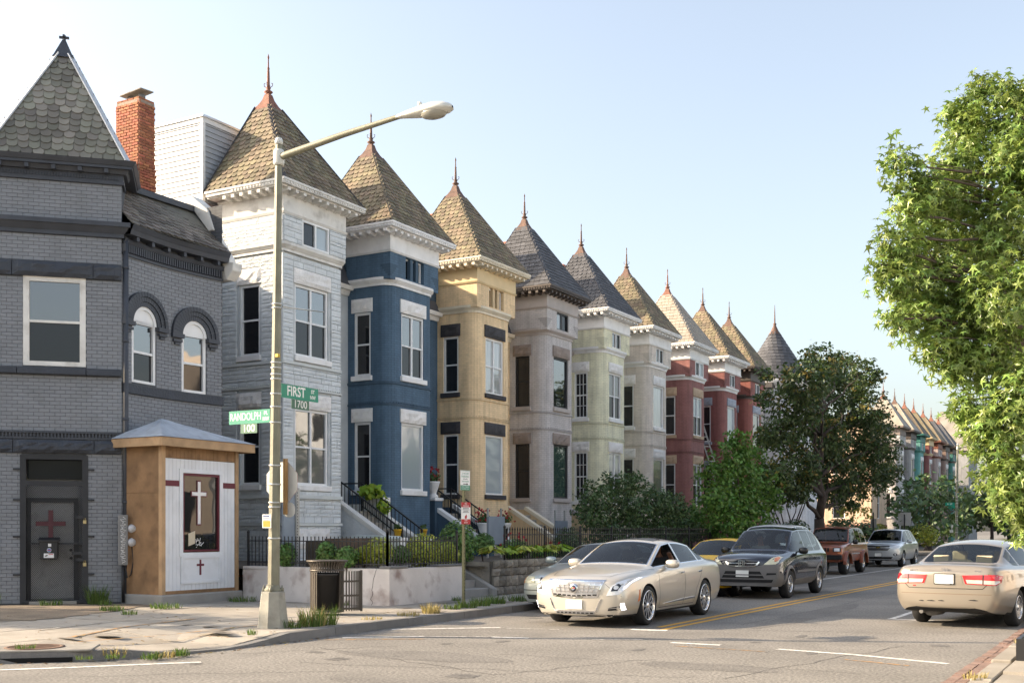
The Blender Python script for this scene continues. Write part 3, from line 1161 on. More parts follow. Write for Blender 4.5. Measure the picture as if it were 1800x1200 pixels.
# ------------------------------------------------------------------ corner house
CH = thing('corner_house', 'grey painted brick corner house with slated pyramid tower and barred church door', 'house', (-18.5, 16.2, Z0))
m_gb = mat('grey_painted_brick', (0.215, 0.226, 0.246), rough=0.62, var=0.06, vs_=1.1, isl=0.05, bump=0.2, bs=50, dirt=0.25, dcol=(0.11, 0.11, 0.11), ds=2.5, spec=0.4)
m_gbj = mat('grey_painted_joint', (0.085, 0.092, 0.105), rough=0.8, var=0.1)
m_trim = mat('charcoal_trim', (0.052, 0.058, 0.072), rough=0.55, var=0.15, dirt=0.2, dcol=(0.08, 0.075, 0.07), ds=4, spec=0.4)
m_trimst = mat('charcoal_painted_stone', (0.046, 0.053, 0.068), rough=0.6, var=0.12, bump=0.6, bs=20, spec=0.4)
TL = 2.475
T1 = V((-18.5, 16.2, 0))
tu = V((1, 1, 0)).normalized()
tn = V((1, -1, 0)).normalized()
T0 = T1 - tu * TL
door_op = (0.575, 1.795, Z0, 3.14)
win_op = (0.605, 1.785, 4.93, 6.74)
core = MB()
back = -tn * 0.006
c0, c1 = T0 + back, T1 + back
wall_strip(core, c0, c1, 0.0, 9.0, [door_op, win_op], depth=0.22)
s2 = V((-1, 1, 0)).normalized() * (TL - 0.07)
wall_strip(core, T1 + back, T1 + back + s2, 0.0, 9.0)
wall_strip(core, T0 + back + s2, T0 + back, 0.0, 9.0)
sops_ = [(k, k + 1.15, z, z + 1.8) for k in (1.5, 4.6, 7.7, 10.8) for z in (1.3, 4.93)]
PR, ur, nr = wall_strip(core, (-34, 14.45), (-20.28, 14.45), 0, 9.05, sops_)
for a, b, c, d in sops_:
 window(CH, PR(a, c), ur, nr, b - a, d - c, 'dh', m_whtw, fw=.1)
 mb = MB()
 mb.obox(PR(a - .1, d, 0), ur, nr, b - a + .2, .05, .25)
 mb.build('lintel', m_trimst, CH)
for z, h_ in ((4.755, .12), (7.6, .26), (8.75, .32)):
 mb = MB()
 mb.obox(PR(0, z, 0), ur, nr, 13.68, .1 if z < 8 else .22, h_)
 mb.build('cornice', m_trim, CH)
cw = core.build('wall', brick_mat('grey_brick_relief', (0.085, 0.09, 0.10), var=0.08), CH)  # wall behind the bricks darkened so joints carry their shadow in the colour
pieces = []
for z0, z1 in ((0.16, 3.17), (3.62, 4.74), (4.90, 6.70), (7.04, 7.60), (7.90, 8.68)):
 for a, b, c, d in brick_courses(TL, z0, z1, 0.2, 0.0755, [door_op, win_op]):
  p = T0 + tu * ((a + b) / 2) + UP * ((c + d) / 2) + back + tn * 0.0
  pieces.append(frame(p, tu * (b - a - 0.0055), UP * (d - c - 0.0055), tn * (0.006 + R.uniform(-.0015, .0015))))
def cwx(y):
 return -18.5 - 0.13 * math.sin(math.pi * min(1, max(0, (y - 16.2) / 2.9))) - 0.02 * (y - 16.2)
CY0, CY1 = 16.2, 19.12
segn = 10
cpts = [V((cwx(CY0 + (CY1 - CY0) * i / segn), CY0 + (CY1 - CY0) * i / segn, 0)) for i in range(segn + 1)]
A1, A2 = (16.51 - CY0, 17.25 - CY0), (17.99 - CY0, 18.68 - CY0)
aops = []
for (a, b), zb in ((A1, 4.70), (A2, 4.66)):
 r = (b - a) / 2
 zsp = zb + 1.24
 aops.append((a, b, zb, zsp))
 for k in range(10):
  za, zc = zsp + 0.30 + (r) * k / 10 - 0.3, zsp + r * (k + 1) / 10
  zm = zsp + r * (k + .5) / 10
  w = math.sqrt(max(0, r * r - (zm - zsp) ** 2)) + 0.1
  aops.append(((a + b) / 2 - w, (a + b) / 2 + w, zsp + r * k / 10, zc))
mb = MB()
for q in range(segn):
 a, c = cpts[q], cpts[q + 1]
 s0, s1 = a.y - CY0, c.y - CY0
 t = (c - a).normalized()
 nn = V((t.y, -t.x, 0))
 so = [(max(0, o_[0] - s0), min((c - a).length, o_[1] - s0), o_[2], o_[3]) for o_ in aops if o_[0] < s1 - .002 and o_[1] > s0 + .002]
 wall_strip(mb, a - nn * 0.006, c - nn * 0.006, 0, 7.9, so, depth=0)
for (a, b), zb in ((A1, 4.70), (A2, 4.66)):
 for ya, sg in ((a, 1), (b, -1)):
  y_ = CY0 + ya
  mb.box((cwx(y_) - .075, y_ - sg * .012, zb + .75), (.13, .03, 1.5))
wall_strip(mb, (cwx(CY1), CY1), (-30, CY1), 0, 9.0)
o = mb.build('wall', MATS['grey_brick_relief'], CH)
for z0, z1 in ((0.16, 4.44), (4.66, 7.28)):
 for a, b, c, d in brick_courses(CY1 - CY0, z0, z1, 0.2, 0.0755, aops):
  ym = CY0 + (a + b) / 2
  t = V((cwx(ym + .05) - cwx(ym - .05), 0.1, 0)).normalized()
  nn = V((t.y, -t.x, 0))
  p = V((cwx(ym), ym, (c + d) / 2)) - nn * 0.006
  pieces.append(frame(p, t * (b - a - 0.0055), UP * (d - c - 0.0055), nn * (0.006 + R.uniform(-.0015, .0015))))
scatter_pieces('brick', UNIT_BRICK, m_gb, pieces, cw, 300)
# stone belts, sill, cornices of the tower
tout = [T0 - tn * 0.5, T0, T1, T1 - tn * 0.5]
for za, zb, cuts in ((3.18, 3.44, (0, .42, 1.95, TL)), (6.72, 7.02, (0, .40, 1.93, TL))):
 for a, b in zip(cuts, cuts[1:]):
  mb = MB()
  rough_block(mb, T0 + tu * (a + .006) + UP * za + back, tu, tn, b - a - .012, zb - za, 0.115, nx=max(3, int((b - a) * 9)), nz=4, amp=0.022)
  mb.build('stone_belt', m_trimst, CH)
mb = MB()
cuts = (0, .5, 1.8, TL)
for a, b in zip(cuts, cuts[1:]):
 mb = MB()
 mb.obox(T0 + tu * (a + .004) + UP * 4.755 + back, tu, tn, b - a - .008, 0.12, 0.13)
 mb.build('window_sill', m_trimst, CH, bevel=0.01)
mb = MB()
band(mb, tout, 3.46, 3.5, 0.03)
mb.build('moulding', m_trim, CH)
mb = MB()
band(mb, tout, 3.58, 3.62, 0.05)
mb.build('moulding', m_trim, CH)
mb = MB()
k = 0.02
while k < TL - 0.04:
 mb.obox(T0 + tu * k + UP * 3.5 - tn * .06, tu, tn, 0.035, 0.095, 0.08)
 k += 0.065
mb.build('dentil', m_trim, CH, kind='stuff')
mb = MB()
band(mb, tout, 7.58, 7.66, 0.05)
band(mb, tout, 7.66, 7.78, 0.06, 0.15)
band(mb, tout, 7.78, 7.87, 0.18)
mb.build('cornice', m_trim, CH)
mb = MB()
band(mb, tout, 8.66, 8.72, 0.05)
band(mb, tout, 8.72, 8.86, 0.035)
band(mb, tout, 8.86, 8.94, 0.10, 0.14)
mb.build('cornice', m_trim, CH)
mb = MB()
sq = [T0 - tn * (TL) + tu * 0, T0, T1, T1 - tn * TL]
band(mb, sq, 8.94, 9.0, 0.22)
band(mb, sq, 9.0, 9.09, 0.24, 0.30)
mb.build('cornice', m_trim, CH)
mb = MB()
k = 0.03
while k < TL - .04:
 mb.obox(T0 + tu * k + UP * 8.75 - tn * .02, tu, tn, 0.03, 0.075, 0.07)
 k += 0.055
mb.build('dentil', m_trim, CH, kind='stuff')
for k in (0.15, .65, 1.15, 1.65, 2.15):
 mb = MB()
 mb.obox(T0 + tu * k + UP * 8.85, tu, tn, 0.08, 0.2, 0.085)
 mb.build('bracket', m_trim, CH)
# pyramid roof of the tower
tc = T0.lerp(T1, .5) - tn * (TL / 2)
hb, ht, zb_, zt_ = 1.36, 0.13, 9.09, 11.62
def sqp(h, z, c=tc, u=tu, n=tn):
 return [c - u * h + n * h + UP * z, c + u * h + n * h + UP * z, c + u * h - n * h + UP * z, c - u * h - n * h + UP * z]
B0, B1 = sqp(hb, zb_), sqp(ht, zt_)
mb = MB()
mb.raw(B0 + B1, [(0, 1, 5, 4), (1, 2, 6, 5), (2, 3, 7, 6), (3, 0, 4, 7), (4, 5, 6, 7)])
croof = mb.build('roof', S_GREY, CH)
tf = slates_on((B0[0], B0[1], B1[1], B1[0]), w=0.215, ex=0.172)
for i in range(4):
 mb = MB()
 a, c = B0[i] + UP * .05, B1[i] + UP * .05
 ax = ((B0[i] + B1[i]) / 2 - tc)
 ax.z = 0
 ax.normalize()
 mb.bar(a, c, 0.13, 0.03, up=(ax.x, ax.y, 0.6))
 mb.build('hip_flashing', mat('galvanised_flashing', (0.50, 0.52, 0.55), rough=0.45, var=0.1, metal=0.2), croof)
mb = MB()
q0, q1, q2 = sqp(0.215, 11.58), sqp(0.19, 11.62), sqp(0.035, 12.0)
mb.raw(q0 + q1 + q2, [(0, 1, 5, 4), (1, 2, 6, 5), (2, 3, 7, 6), (3, 0, 4, 7), (4, 5, 9, 8), (5, 6, 10, 9), (6, 7, 11, 10), (7, 4, 8, 11), (8, 9, 10, 11)])
mb.bar(tc + UP * 12.0, tc + UP * 12.11, 0.05, 0.05, up=(1, 0, 0))
mb.bar(tc + tu * -.1 + UP * 12.06, tc + tu * .1 + UP * 12.06, 0.045, 0.045)
mb.bar(tc + tn * -.1 + UP * 12.07, tc + tn * .1 + UP * 12.07, 0.045, 0.045)
mb.build('roof_cap', m_trim, croof)
# mansard over the concave wall
cout = [p for p in cpts]
mb = MB()
band(mb, cout, 7.26, 7.32, 0.04)
mb.build('moulding', m_trim, CH)
mb = MB()
band(mb, cout, 7.5, 7.58, 0.06, 0.1)
mb.build('moulding', m_trim, CH)
mb = MB()
band(mb, cout, 7.66, 7.76, 0.22, 0.25)
band(mb, cout, 7.76, 7.86, 0.26, 0.31)
mb.build('cornice', m_trim, CH)
mb = MB()
y = CY0 + 0.04
while y < CY1 - .03:
 mb.box((cwx(y) + 0.03, y, 7.41), (0.09, 0.035, 0.16))
 y += 0.065
mb.build('dentil', m_trim, CH, kind='stuff')
for k in range(6):
 mb = MB()
 y = CY0 + 0.3 + k * 0.47
 mb.box((cwx(y) + 0.1, y, 7.61), (0.2, 0.07, 0.09))
 mb.build('bracket', m_trim, CH)
ma, mbk, mc, md = V((-18.27, 16.3, 7.86)), V((-18.34, 19.2, 7.86)), V((-19.5, 19.2, 8.98)), V((-19.5, 16.3, 8.98))
mb = MB()
mb.face([ma, mbk, mc, md])
mb.face([md, mc, mc + V((-9, 0, 0.1)), md + V((-9, 0, .1))])
mroof = mb.build('mansard_roof', S_GREY, CH)
S_MANS = mat('brown_grey_slate', (0.165, 0.145, 0.125), rough=0.75, var=0.2, vs_=1.0, isl=0.42, hue=0.02, bump=0.3, bs=40)
tf2 = slates_on((ma, mbk, mc, md), w=0.2, ex=0.155)
pr = slate_proto(0.215, 0.27, 'round', 0.016)
scatter_pieces('slate', pr, S_GREY, tf, croof, 300)
scatter_pieces('slate', slate_proto(0.2, 0.25, 'round', 0.016), S_MANS, tf2, mroof, 200)
mb = MB()
mb.bar(V((-19.46, 16.3, 9.02)), V((-19.46, 19.2, 9.02)), 0.16, 0.13)
mb.build('ridge_cap', m_trim, mroof)
# raking white parapet at the mansard's end
mb = MB()
mb.prism([V((-18.42, 19.14, 7.3)), V((-18.36, 19.14, 7.75)), V((-19.45, 19.14, 9.3)), V((-19.75, 19.14, 9.3)), V((-19.5, 19.14, 8.6)), V((-18.8, 19.14, 7.3))], (0, 0.22, 0))
mb.prism([V((-18.42, 19.10, 7.28)), V((-18.22, 19.10, 7.48)), V((-18.2, 19.10, 7.66)), V((-18.55, 19.10, 7.7))], (0, .30, 0))
mb.prism([V((-18.95, 19.08, 8.45)), V((-18.78, 19.08, 8.45)), V((-18.98, 19.08, 8.95)), V((-19.5, 19.08, 9.35)), V((-19.6, 19.08, 9.2))], (0, .34, 0))
mb.build('parapet', m_whtw, CH, bevel=0.015)
# big window
window(CH, T0 + tu * win_op[0] + UP * win_op[2] + tn * 0.04, tu, tn, win_op[1] - win_op[0], win_op[3] - win_op[2], 'dh', m_whtw, fw=0.115)
# arched windows with stepped hoods
for (a, b), zb in ((A1, 4.70), (A2, 4.66)):
 ym = CY0 + (a + b) / 2
 t = V((cwx(ym + .3) - cwx(ym - .3), 0.6, 0)).normalized()
 nn = V((t.y, -t.x, 0))
 w = b - a
 r = w / 2
 base = V((cwx(ym), ym, 0)) - t * r - nn * 0.0
 zsp = zb + 1.24
 f = window(CH, base + UP * zb + nn * 0.02, t, nn, w, 1.30, 'dh', m_vinyl, fw=0.07)
 ctr = V((cwx(ym), ym, zsp))
 mb = MB()
 arc = [ctr + t * (r * math.cos(x)) + UP * (r * math.sin(x)) - nn * .06 for x in [math.pi * i / 14 for i in range(15)]]
 mb.prism(arc, nn * 0.045)
 N_ = 14
 for i in range(N_):
  x0, x1 = math.pi * i / N_, math.pi * (i + 1) / N_
  q = [ctr + t * (rr * math.cos(x)) + UP * (rr * math.sin(x)) + nn * dd for dd in (-.06, 0.02) for rr, x in ((r - .07, x0), (r, x0), (r, x1), (r - .07, x1))]
  mb.hexa(q)
 mb.build('arch_head', m_vinyl, f)
 for bi, (ra, rb, dd) in enumerate(((r + .0, r + .1, .05), (r + .105, r + .2, .07), (r + .205, r + .3, .095))):
  mb = MB()
  N_ = 22
  for i in range(N_):
   x0, x1 = math.pi * (i + .04) / N_, math.pi * (i + .96) / N_
   q = [ctr + t * (rr * math.cos(x)) + UP * (rr * math.sin(x)) + nn * d2 for d2 in (-.06, dd) for rr, x in ((ra, x0), (rb, x0), (rb, x1), (ra, x1))]
   mb.hexa(q)
  mb.build('arch_hood', m_trim, CH)
 for sg in (-1, 1):
  mb = MB()
  for k, (w0, hh) in enumerate(((0.32, 0.09), (0.24, 0.06), (0.14, .05))):
   zz = zsp - 0.09 - sum((0.09, .06, .05)[:k]) if k else zsp - .09
   mb.obox(ctr + t * (sg * (r + .15) - w0 / 2) + UP * (zz - zsp) - nn * .05, t, nn, w0, 0.15 - k * .02, hh)
  mb.build('corbel', m_trim, CH)
mb = MB()
band(mb, cout, 4.45, 4.64, 0.05)
mb.build('sill_band', m_trimst, CH)
mb = MB()
mb.box((-28.5, 19.3, 4.55), (11.1, 8.2, 8.9))
mb.build('main_block', MATS['grey_brick_relief'], CH)
# downspout in the angle
mb = MB()
dp = T1 + V((0.03, 0.08, 0))
mb.tube([dp + UP * 7.6, dp + UP * 0.15], 0.055, 8)
for z in (7.0, 5.5, 3.9, 2.2, .9):
 mb.lathe([(0.066, -.03), (0.066, .03)], dp + UP * z, 8)
mb.build('downspout', m_trim, CH)
# barred church door
m_dleaf = mat('grey_steel_door', (0.52, 0.52, 0.52), rough=0.6, var=0.08, dirt=0.4, dcol=(0.15, 0.14, 0.13), ds=5)
m_bars = mat('door_black_steel', (0.022, 0.023, 0.027), rough=0.55, var=0.2)
def dq(mb, ua, ub, za, zb, d0, d1):
 mb.obox(T0 + tu * ua + UP * za + tn * d0, tu, tn, ub - ua, d1 - d0, zb - za)
mb = MB()
dq(mb, .575, 1.795, Z0, 3.14, -.30, -.28)
door = mb.build('door', mat('door_surround_grey', (0.38, 0.38, 0.385), rough=0.7, var=0.1), CH)
mb = MB()
dq(mb, .70, 1.60, .24, 2.18, -.27, -.24)
mb.build('door_leaf', m_dleaf, door)
mb = MB()
for a, b, c, d in ((.64, .72, .16, 2.28), (1.54, 1.62, .16, 2.28), (.72, 1.54, 2.20, 2.28)):
 dq(mb, a, b, c, d, -.24, -.17)
mb.build('door_frame', m_bars, door)
mb = MB()
dq(mb, .66, 1.72, 2.66, 3.06, -.2, -.18)
mb.build('transom_glass', window_glass('dark_transom', refl=0.3, base=0.03), door)
mb = MB()
for a, b, c, d in ((.55, .66, .16, 3.14), (1.72, 1.83, .16, 3.14), (.66, 1.72, 3.05, 3.15), (.66, 1.72, 2.52, 2.62), (.66, 1.72, .16, .22), (.72, 1.72, 1.345, 1.375), (1.52, 1.72, 1.13, 1.19)):
 dq(mb, a, b, c, d, -.06, .02)
mb.build('gate_frame', m_bars, door)
mb = MB()
gw, g0, g1 = 1.06, .22, 2.52
sp = 0.036
s_ = -(g1 - g0)
while s_ < gw:
 for sg in (1, -1):
  # clip diagonal line to the gate rectangle
  ua, ub = max(0, s_), min(gw, s_ + (g1 - g0))
  if ub - ua > 0.02:
   za, zb = g0 + (ua - s_), g0 + (ub - s_)
   if sg < 0:
    pa, pb = T0 + tu * (.66 + gw - ua) + UP * za, T0 + tu * (.66 + gw - ub) + UP * zb
   else:
    pa, pb = T0 + tu * (.66 + ua) + UP * za, T0 + tu * (.66 + ub) + UP * zb
   mb.bar(pa - tn * .04, pb - tn * .04, 0.006, 0.006, up=tn)
 s_ += sp
mb.build('mesh_screen', m_bars, door, kind='stuff')
mb = MB()
dq(mb, 1.075, 1.165, 1.40, 2.03, -.03, -.01)
dq(mb, .84, 1.40, 1.715, 1.805, -.032, -.012)
mb.build('cross', mat('maroon_paint', (0.065, 0.012, 0.018), rough=0.6, var=0.1), door)
for q_ in [(a, b, z, z + .035, 0, .03) for z in (2.83, 2.22, 1.48, .72) for a, b in ((.42, .56), (1.82, 1.95))] + [(1.6, 1.76, z, z + .06, .02, .05) for z in (1.86, 1.0)]:
 mb = MB()
 dq(mb, *q_)
 mb.build('gate_strap', m_bars, door)
for z in (1.79, .93):
 mb = MB()
 dq(mb, 1.74, 1.80, z - .03, z + .04, .03, .06)
 mb.tube([T0 + tu * 1.755 + UP * (z + .04) + tn * .045, T0 + tu * 1.755 + UP * (z + .085) + tn * .045, T0 + tu * 1.785 + UP * (z + .085) + tn * .045, T0 + tu * 1.785 + UP * (z + .04) + tn * .045], .006, 6)
 mb.build('padlock', mat('brass', (0.45, 0.36, 0.18), rough=0.4, metal=0.6, var=0.2), door)
mb = MB()
dq(mb, .72, 1.62, .10, .20, -.28, .05)
mb.build('threshold', m_conc, door, bevel=0.01)
mb = MB()
for z in (1.22, 1.06):
 mb.lathe([(0.0, .03), (.03, .03), (.03, 0)], T0 + tu * 1.48 + UP * z - tn * .24, 10, ax=tn)
mb.build('door_lock', m_bars, door)
mbx = thing('mailbox', 'black lidded mailbox with stickers hung on the grey barred door under a maroon cross', 'mailbox', tuple(T0 + tu * 1.1 + UP * 1.05))
mb = MB()
dq(mb, .93, 1.27, 1.05, 1.42, .0, .15)
mb.build('body', m_plastic, mbx, bevel=0.012)
mb = MB()
b0 = T0 + tu * .905 + UP * 1.40 + tn * 0
mb.prism([b0 - tn * .0, b0 + tn * .19, b0 + tn * .19 + UP * .03, b0 + UP * .085], tu * .39)
mb.build('lid', m_plastic, mbx)
m_stw = mat('sticker_white', (0.75, 0.75, 0.75), rough=0.5, var=0.02)
m_stb = mat('sticker_blue', (0.12, 0.25, 0.5), rough=0.5, var=0.02)
m_str = mat('sticker_red', (0.55, 0.05, 0.04), rough=0.5, var=0.02)
mb = MB()
dq(mb, 1.01, 1.20, 1.075, 1.165, .15, .153)
dq(mb, 1.09, 1.15, 1.30, 1.36, .15, .153)
mb.lathe([(.042, 0), (.042, .003)], T0 + tu * 1.11 + UP * 1.23 + tn * .15, 18, ax=tn)
st = mb.build('sticker', m_stw, mbx)
mb = MB()
mb.lathe([(.036, 0), (.036, .002)], T0 + tu * 1.11 + UP * 1.23 + tn * .153, 18, ax=tn)
mb.build('sticker_print', m_stb, mbx)
mb = MB()
mb.obox(T0 + tu * 1.077 + UP * 1.222 + tn * .1551, tu, tn, .066, .001, .016)
mb.obox(T0 + tu * 1.10 + UP * 1.14 + tn * .1532, tu, tn, .085, .001, .014)
mb.build('sticker_print', m_str, mbx)
mb = MB()
mb.prism([T0 + tu * a + UP * z + tn * .1532 for a, z in ((1.02, 1.115), (1.05, 1.10), (1.085, 1.12), (1.075, 1.14), (1.05, 1.125))], tn * .001)
mb.build('sticker_print', m_void, mbx)
# electric meters with the scribbled conduit panel beside the kiosk
em = thing('meter_panel', 'narrow grey conduit panel sprayed with white graffiti, two round electric meters beside it', 'electric meter', (-18.25, 16.25, 0.9))
mp = V((-18.42, 16.16, 0))
eu, en = V((0.60, 0.80, 0)).normalized(), V((0.80, -0.60, 0)).normalized()
mb = MB()
mb.obox(mp + UP * 0.92 - eu * .10 + en * .05, eu, en, 0.19, 0.06, 1.02)
mb.build('panel', mat('grey_enamel', (0.22, 0.22, 0.22), rough=0.6, var=0.12), em, bevel=0.008)
mb = MB()
zz = 1.86
for k, ch in enumerate('SUCKERZ'):
 pass
pts = []
for k in range(60):
 t = k / 59
 pts.append(mp + eu * (-.005 + .055 * math.sin(k * 1.55) * (1 if k % 7 else .3)) + UP * (1.88 - .90 * t + .02 * math.cos(k * 2.3)) + en * .113)
mb.tube(pts, 0.007, 5)
mb.build('graffiti', mat('spray_white', (0.7, 0.7, 0.7), rough=0.7, var=0.1), em)
for z in (1.66, 1.38):
 mb = MB()
 mb.lathe([(.0, .13), (.075, .12), (.08, .05), (.09, .04), (.09, 0)], mp + eu * 0.17 + UP * z + en * .03, 16, ax=en)
 mb.build('meter', mat('meter_glass', (0.5, 0.5, 0.52), rough=0.25, var=0.1), em)
mb = MB()
mb.tube([mp + eu * .17 + UP * 1.3 + en * .06, mp + eu * .2 + UP * 1.0 + en * .08, mp + eu * .15 + UP * .72 + en * .08, mp + eu * .08 + UP * .66 + en * .08, mp + eu * .04 + UP * .9 + en * .08], .014, 6)
mb.tube([mp + eu * .0 + UP * .92 + en * .06, mp + eu * .0 + UP * .16 + en * .06], .03, 8)
mb.build('cable', m_iron, em)
# chimney of the corner house and the attic box behind
m_cb = mat('chimney_brick', (0.36, 0.135, 0.075), rough=0.9, var=0.12, vs_=3, isl=0.28, hue=0.012, bump=0.4, bs=60, dirt=0.3, dcol=(0.16, 0.09, 0.07), ds=3)
m_mort = mat('lime_mortar', (0.33, 0.27, 0.22), rough=1, var=0.2, bump=0.4)
chm = thing('chimney', 'tall red brick chimney with two vent cowls on slabs, rising behind the grey mansard', 'chimney', (-23.7, 21.3, 9))
x0, x1, y0, y1 = -24.2, -23.33, 21.0, 21.55
mb = MB()
mb.box(((x0 + x1) / 2, (y0 + y1) / 2, 10.96), (x1 - x0 - .02, y1 - y0 - .02, 3.98))
stack = mb.build('stack', m_mort, chm)
pc = []
for (P0, P1) in ((V((x0, y0, 0)), V((x1, y0, 0))), (V((x1, y0, 0)), V((x1, y1, 0)))):
 u = (P1 - P0).normalized()
 n = V((u.y, -u.x, 0))
 LL = (P1 - P0).length
 for a, b, c, d in brick_courses(LL, 9.3, 13.02, 0.21, 0.076):
  out = 0.0
  if c > 12.85:
   out = -0.04
  if 11.0 < c < 11.25:
   out = 0.035
  elif c <= 11.0:
   out = 0.05
  p = P0 + u * ((a + b) / 2) + UP * ((c + d) / 2) - n * .03 + n * out
  pc.append(frame(p, u * (b - a - .012), UP * (d - c - .012), n * (.045 + R.uniform(-.004, .006))))
scatter_pieces('brick', UNIT_BRICK, m_cb, pc, stack, 300)
mb = MB()
mb.box(((x0 + x1) / 2, (y0 + y1) / 2, 12.99), (x1 - x0 - .2, y1 - y0 - .14, 0.07))
mb.build('cap_course', m_mort, stack)
for k in (0, 1):
 cx = x0 + 0.27 + k * .4
 mb = MB()
 mb.lathe([(.10, 0), (.10, .10)], (cx, y0 + .27, 13.05), 12)
 mb.build('flue', m_kerb, chm)
 mb = MB()
 mb.hexa([V((cx - .2, y0 + .05, 13.15 + .03 * k)), V((cx + .2, y0 + .05, 13.19 + .03 * k)), V((cx + .2, y0 + .5, 13.22 + .03 * k)), V((cx - .2, y0 + .5, 13.18 + .03 * k)), V((cx - .2, y0 + .05, 13.175 + .03 * k)), V((cx + .2, y0 + .05, 13.215 + .03 * k)), V((cx + .2, y0 + .5, 13.245 + .03 * k)), V((cx - .2, y0 + .5, 13.205 + .03 * k))])
 mb.build('cowl_slab', m_conc, chm)
box = thing('attic_box', 'white vinyl-sided attic box between the brick chimney and the light grey house roof', 'roof box', (-24, 24, 10.7))
bx1, by0 = -23.15, 23.1
m_sid = mat('vinyl_siding', (0.40, 0.42, 0.45), rough=0.5, var=0.04, isl=0.03)
mb = MB()
mb.box((bx1 - 1.4, by0 + 1.4, 11.9), (2.76, 2.76, 2.3))
wl = mb.build('wall', m_sid, box)
z = 10.85
while z < 12.9:
 mb = MB()
 p = [V((bx1 - 2.8, by0, z)), V((bx1 - .06, by0, z))]
 mb.raw([p[0] + V((0, -.035, 0)), p[1] + V((0, -.035, 0)), p[1] + V((0, -.012, .145)), p[0] + V((0, -.012, .145)), p[0], p[1]], [(0, 1, 2, 3), (4, 5, 1, 0)])
 mb.build('siding_plank', m_sid, wl)
 mb = MB()
 p = [V((bx1, by0 + .06, z)), V((bx1, by0 + 2.8, z))]
 mb.raw([p[0] + V((.035, 0, 0)), p[1] + V((.035, 0, 0)), p[1] + V((.012, 0, .145)), p[0] + V((.012, 0, .145)), p[0], p[1]], [(0, 1, 2, 3), (4, 5, 1, 0)])
 mb.build('siding_plank', m_sid, wl)
 z += 0.145
mb = MB()
mb.box((bx1 - .0, by0, 11.9), (.1, .1, 2.3))
mb.obox(V((bx1 - 2.8, by0 - .045, 10.68)), (1, 0, 0), (0, -1, 0), 2.85, .01, .18)
mb.obox(V((bx1 - 2.8, by0 - .045, 12.93)), (1, 0, 0), (0, -1, 0), 2.85, .01, .15)
mb.obox(V((bx1 + .045, by0 - .05, 12.93)), (0, 1, 0), (1, 0, 0), 2.85, .01, .15)
mb.build('corner_trim', m_vinyl, box)
mb = MB()
mb.box((bx1 - 1.4, by0 + 1.4, 13.1), (3.0, 3.0, .06))
mb.build('roof_edge', mat('aluminium', (0.6, 0.62, 0.64), rough=0.35, metal=0.7, var=0.08), box)
# ------------------------------------------------------------------ bow-fronted row houses
def stairs(parent, yc, m_cheek, m_step, m_cop, zt=2.2, w=1.1, x_top=-21.1, x_bot=-19.0, rail=True):
 n = 8
 for k in range(n):
  mb = MB()
  xa = x_bot + (x_top - x_bot) * k / n
  xb = x_bot + (x_top - x_bot) * (k + 1) / n if k < n - 1 else -22.15
  zz = 0.8 + (zt - 0.8) * (k + 1) / n
  mb.box(((xa + xb) / 2, yc, (zz + .5) / 2), (abs(xa - xb), w, zz - .5))
  mb.v = [V((p.x, p.y, p.z if p.z > .6 else .5)) for p in mb.v]
  mb.build('step', m_step, parent)
 for sg in (-1, 1):
  y = yc + sg * (w / 2 + .13)
  mb = MB()
  mb.prism([V((x_bot + .25, y - .11, .4)), V((x_bot + .25, y - .11, 1.05)), V((x_top, y - .11, zt + .22)), V((-22.18, y - .11, zt + .22)), V((-22.18, y - .11, .4))], (0, .22, 0))
  mb.build('cheek_wall', m_cheek, parent)
  mb = MB()
  mb.bar(V((x_bot + .3, y, 1.05)), V((x_top, y, zt + .28)), .27, .12)
  mb.build('coping', m_cop, parent)
 if rail:
  for sg in (-1, 1):
   y = yc + sg * (w / 2 - .05)
   mb = MB()
   a, c = V((x_bot + .1, y, 1.65)), V((x_top, y, zt + .85))
   mb.bar(a, c, .04, .04)
   mb.bar(a - UP * .68, c - UP * .68, .03, .03)
   mb.bar(c, V((-22.1, y, zt + .85)), .04, .04)
   for k in range(17):
    p = a.lerp(c, k / 16)
    ww = .045 if k in (0, 16) else .018
    mb.bar(p, p - UP * (.85 if k in (0, 16) else .68), ww, ww)
   mb.build('railing', m_iron, parent)
def spire_mb(mb, c, z0, ztip, h0=.30, mi=0):
 """Flared metal cap, collar and turned finial."""
 lv = [(z0 - .05, h0 + .03), (z0, h0), (z0 + .12, h0 * .70), (z0 + .28, h0 * .42), (z0 + .44, h0 * .27)]
 pts = []
 for z, h in lv:
  pts += [V((c[0] + h, c[1] - h, z)), V((c[0] + h, c[1] + h, z)), V((c[0] - h, c[1] + h, z)), V((c[0] - h, c[1] - h, z))]
 fs = []
 for k in range(len(lv) - 1):
  for i in range(4):
   j = (i + 1) % 4
   fs.append((k * 4 + i, k * 4 + j, k * 4 + 4 + j, k * 4 + 4 + i))
 mb.raw(pts, fs, mi)
 zb = z0 + .44
 H = ztip - zb
 mb.lathe([(h0 * .27, 0), (.07, .03), (.12, .06), (.13, .09), (.07, .12), (.055, .16), (.075, .20), (.045, .24), (.035, H * .55), (.03, H * .6), (.038, H * .64), (.022, H * .67), (.017, H * .85), (.03, H * .9), (.0, H)], (c[0], c[1], zb), 8, mi)
 for k in range(4):
  a = k * math.pi / 2 + .4
  d = V((math.cos(a), math.sin(a), 0))
  p = V((c[0], c[1], zb + .2))
  mb.tube([p + d * .04, p + d * .12 + UP * .05, p + d * .13 + UP * .12, p + d * .09 + UP * .13], .011, 5, mi)
L0 = 5.0
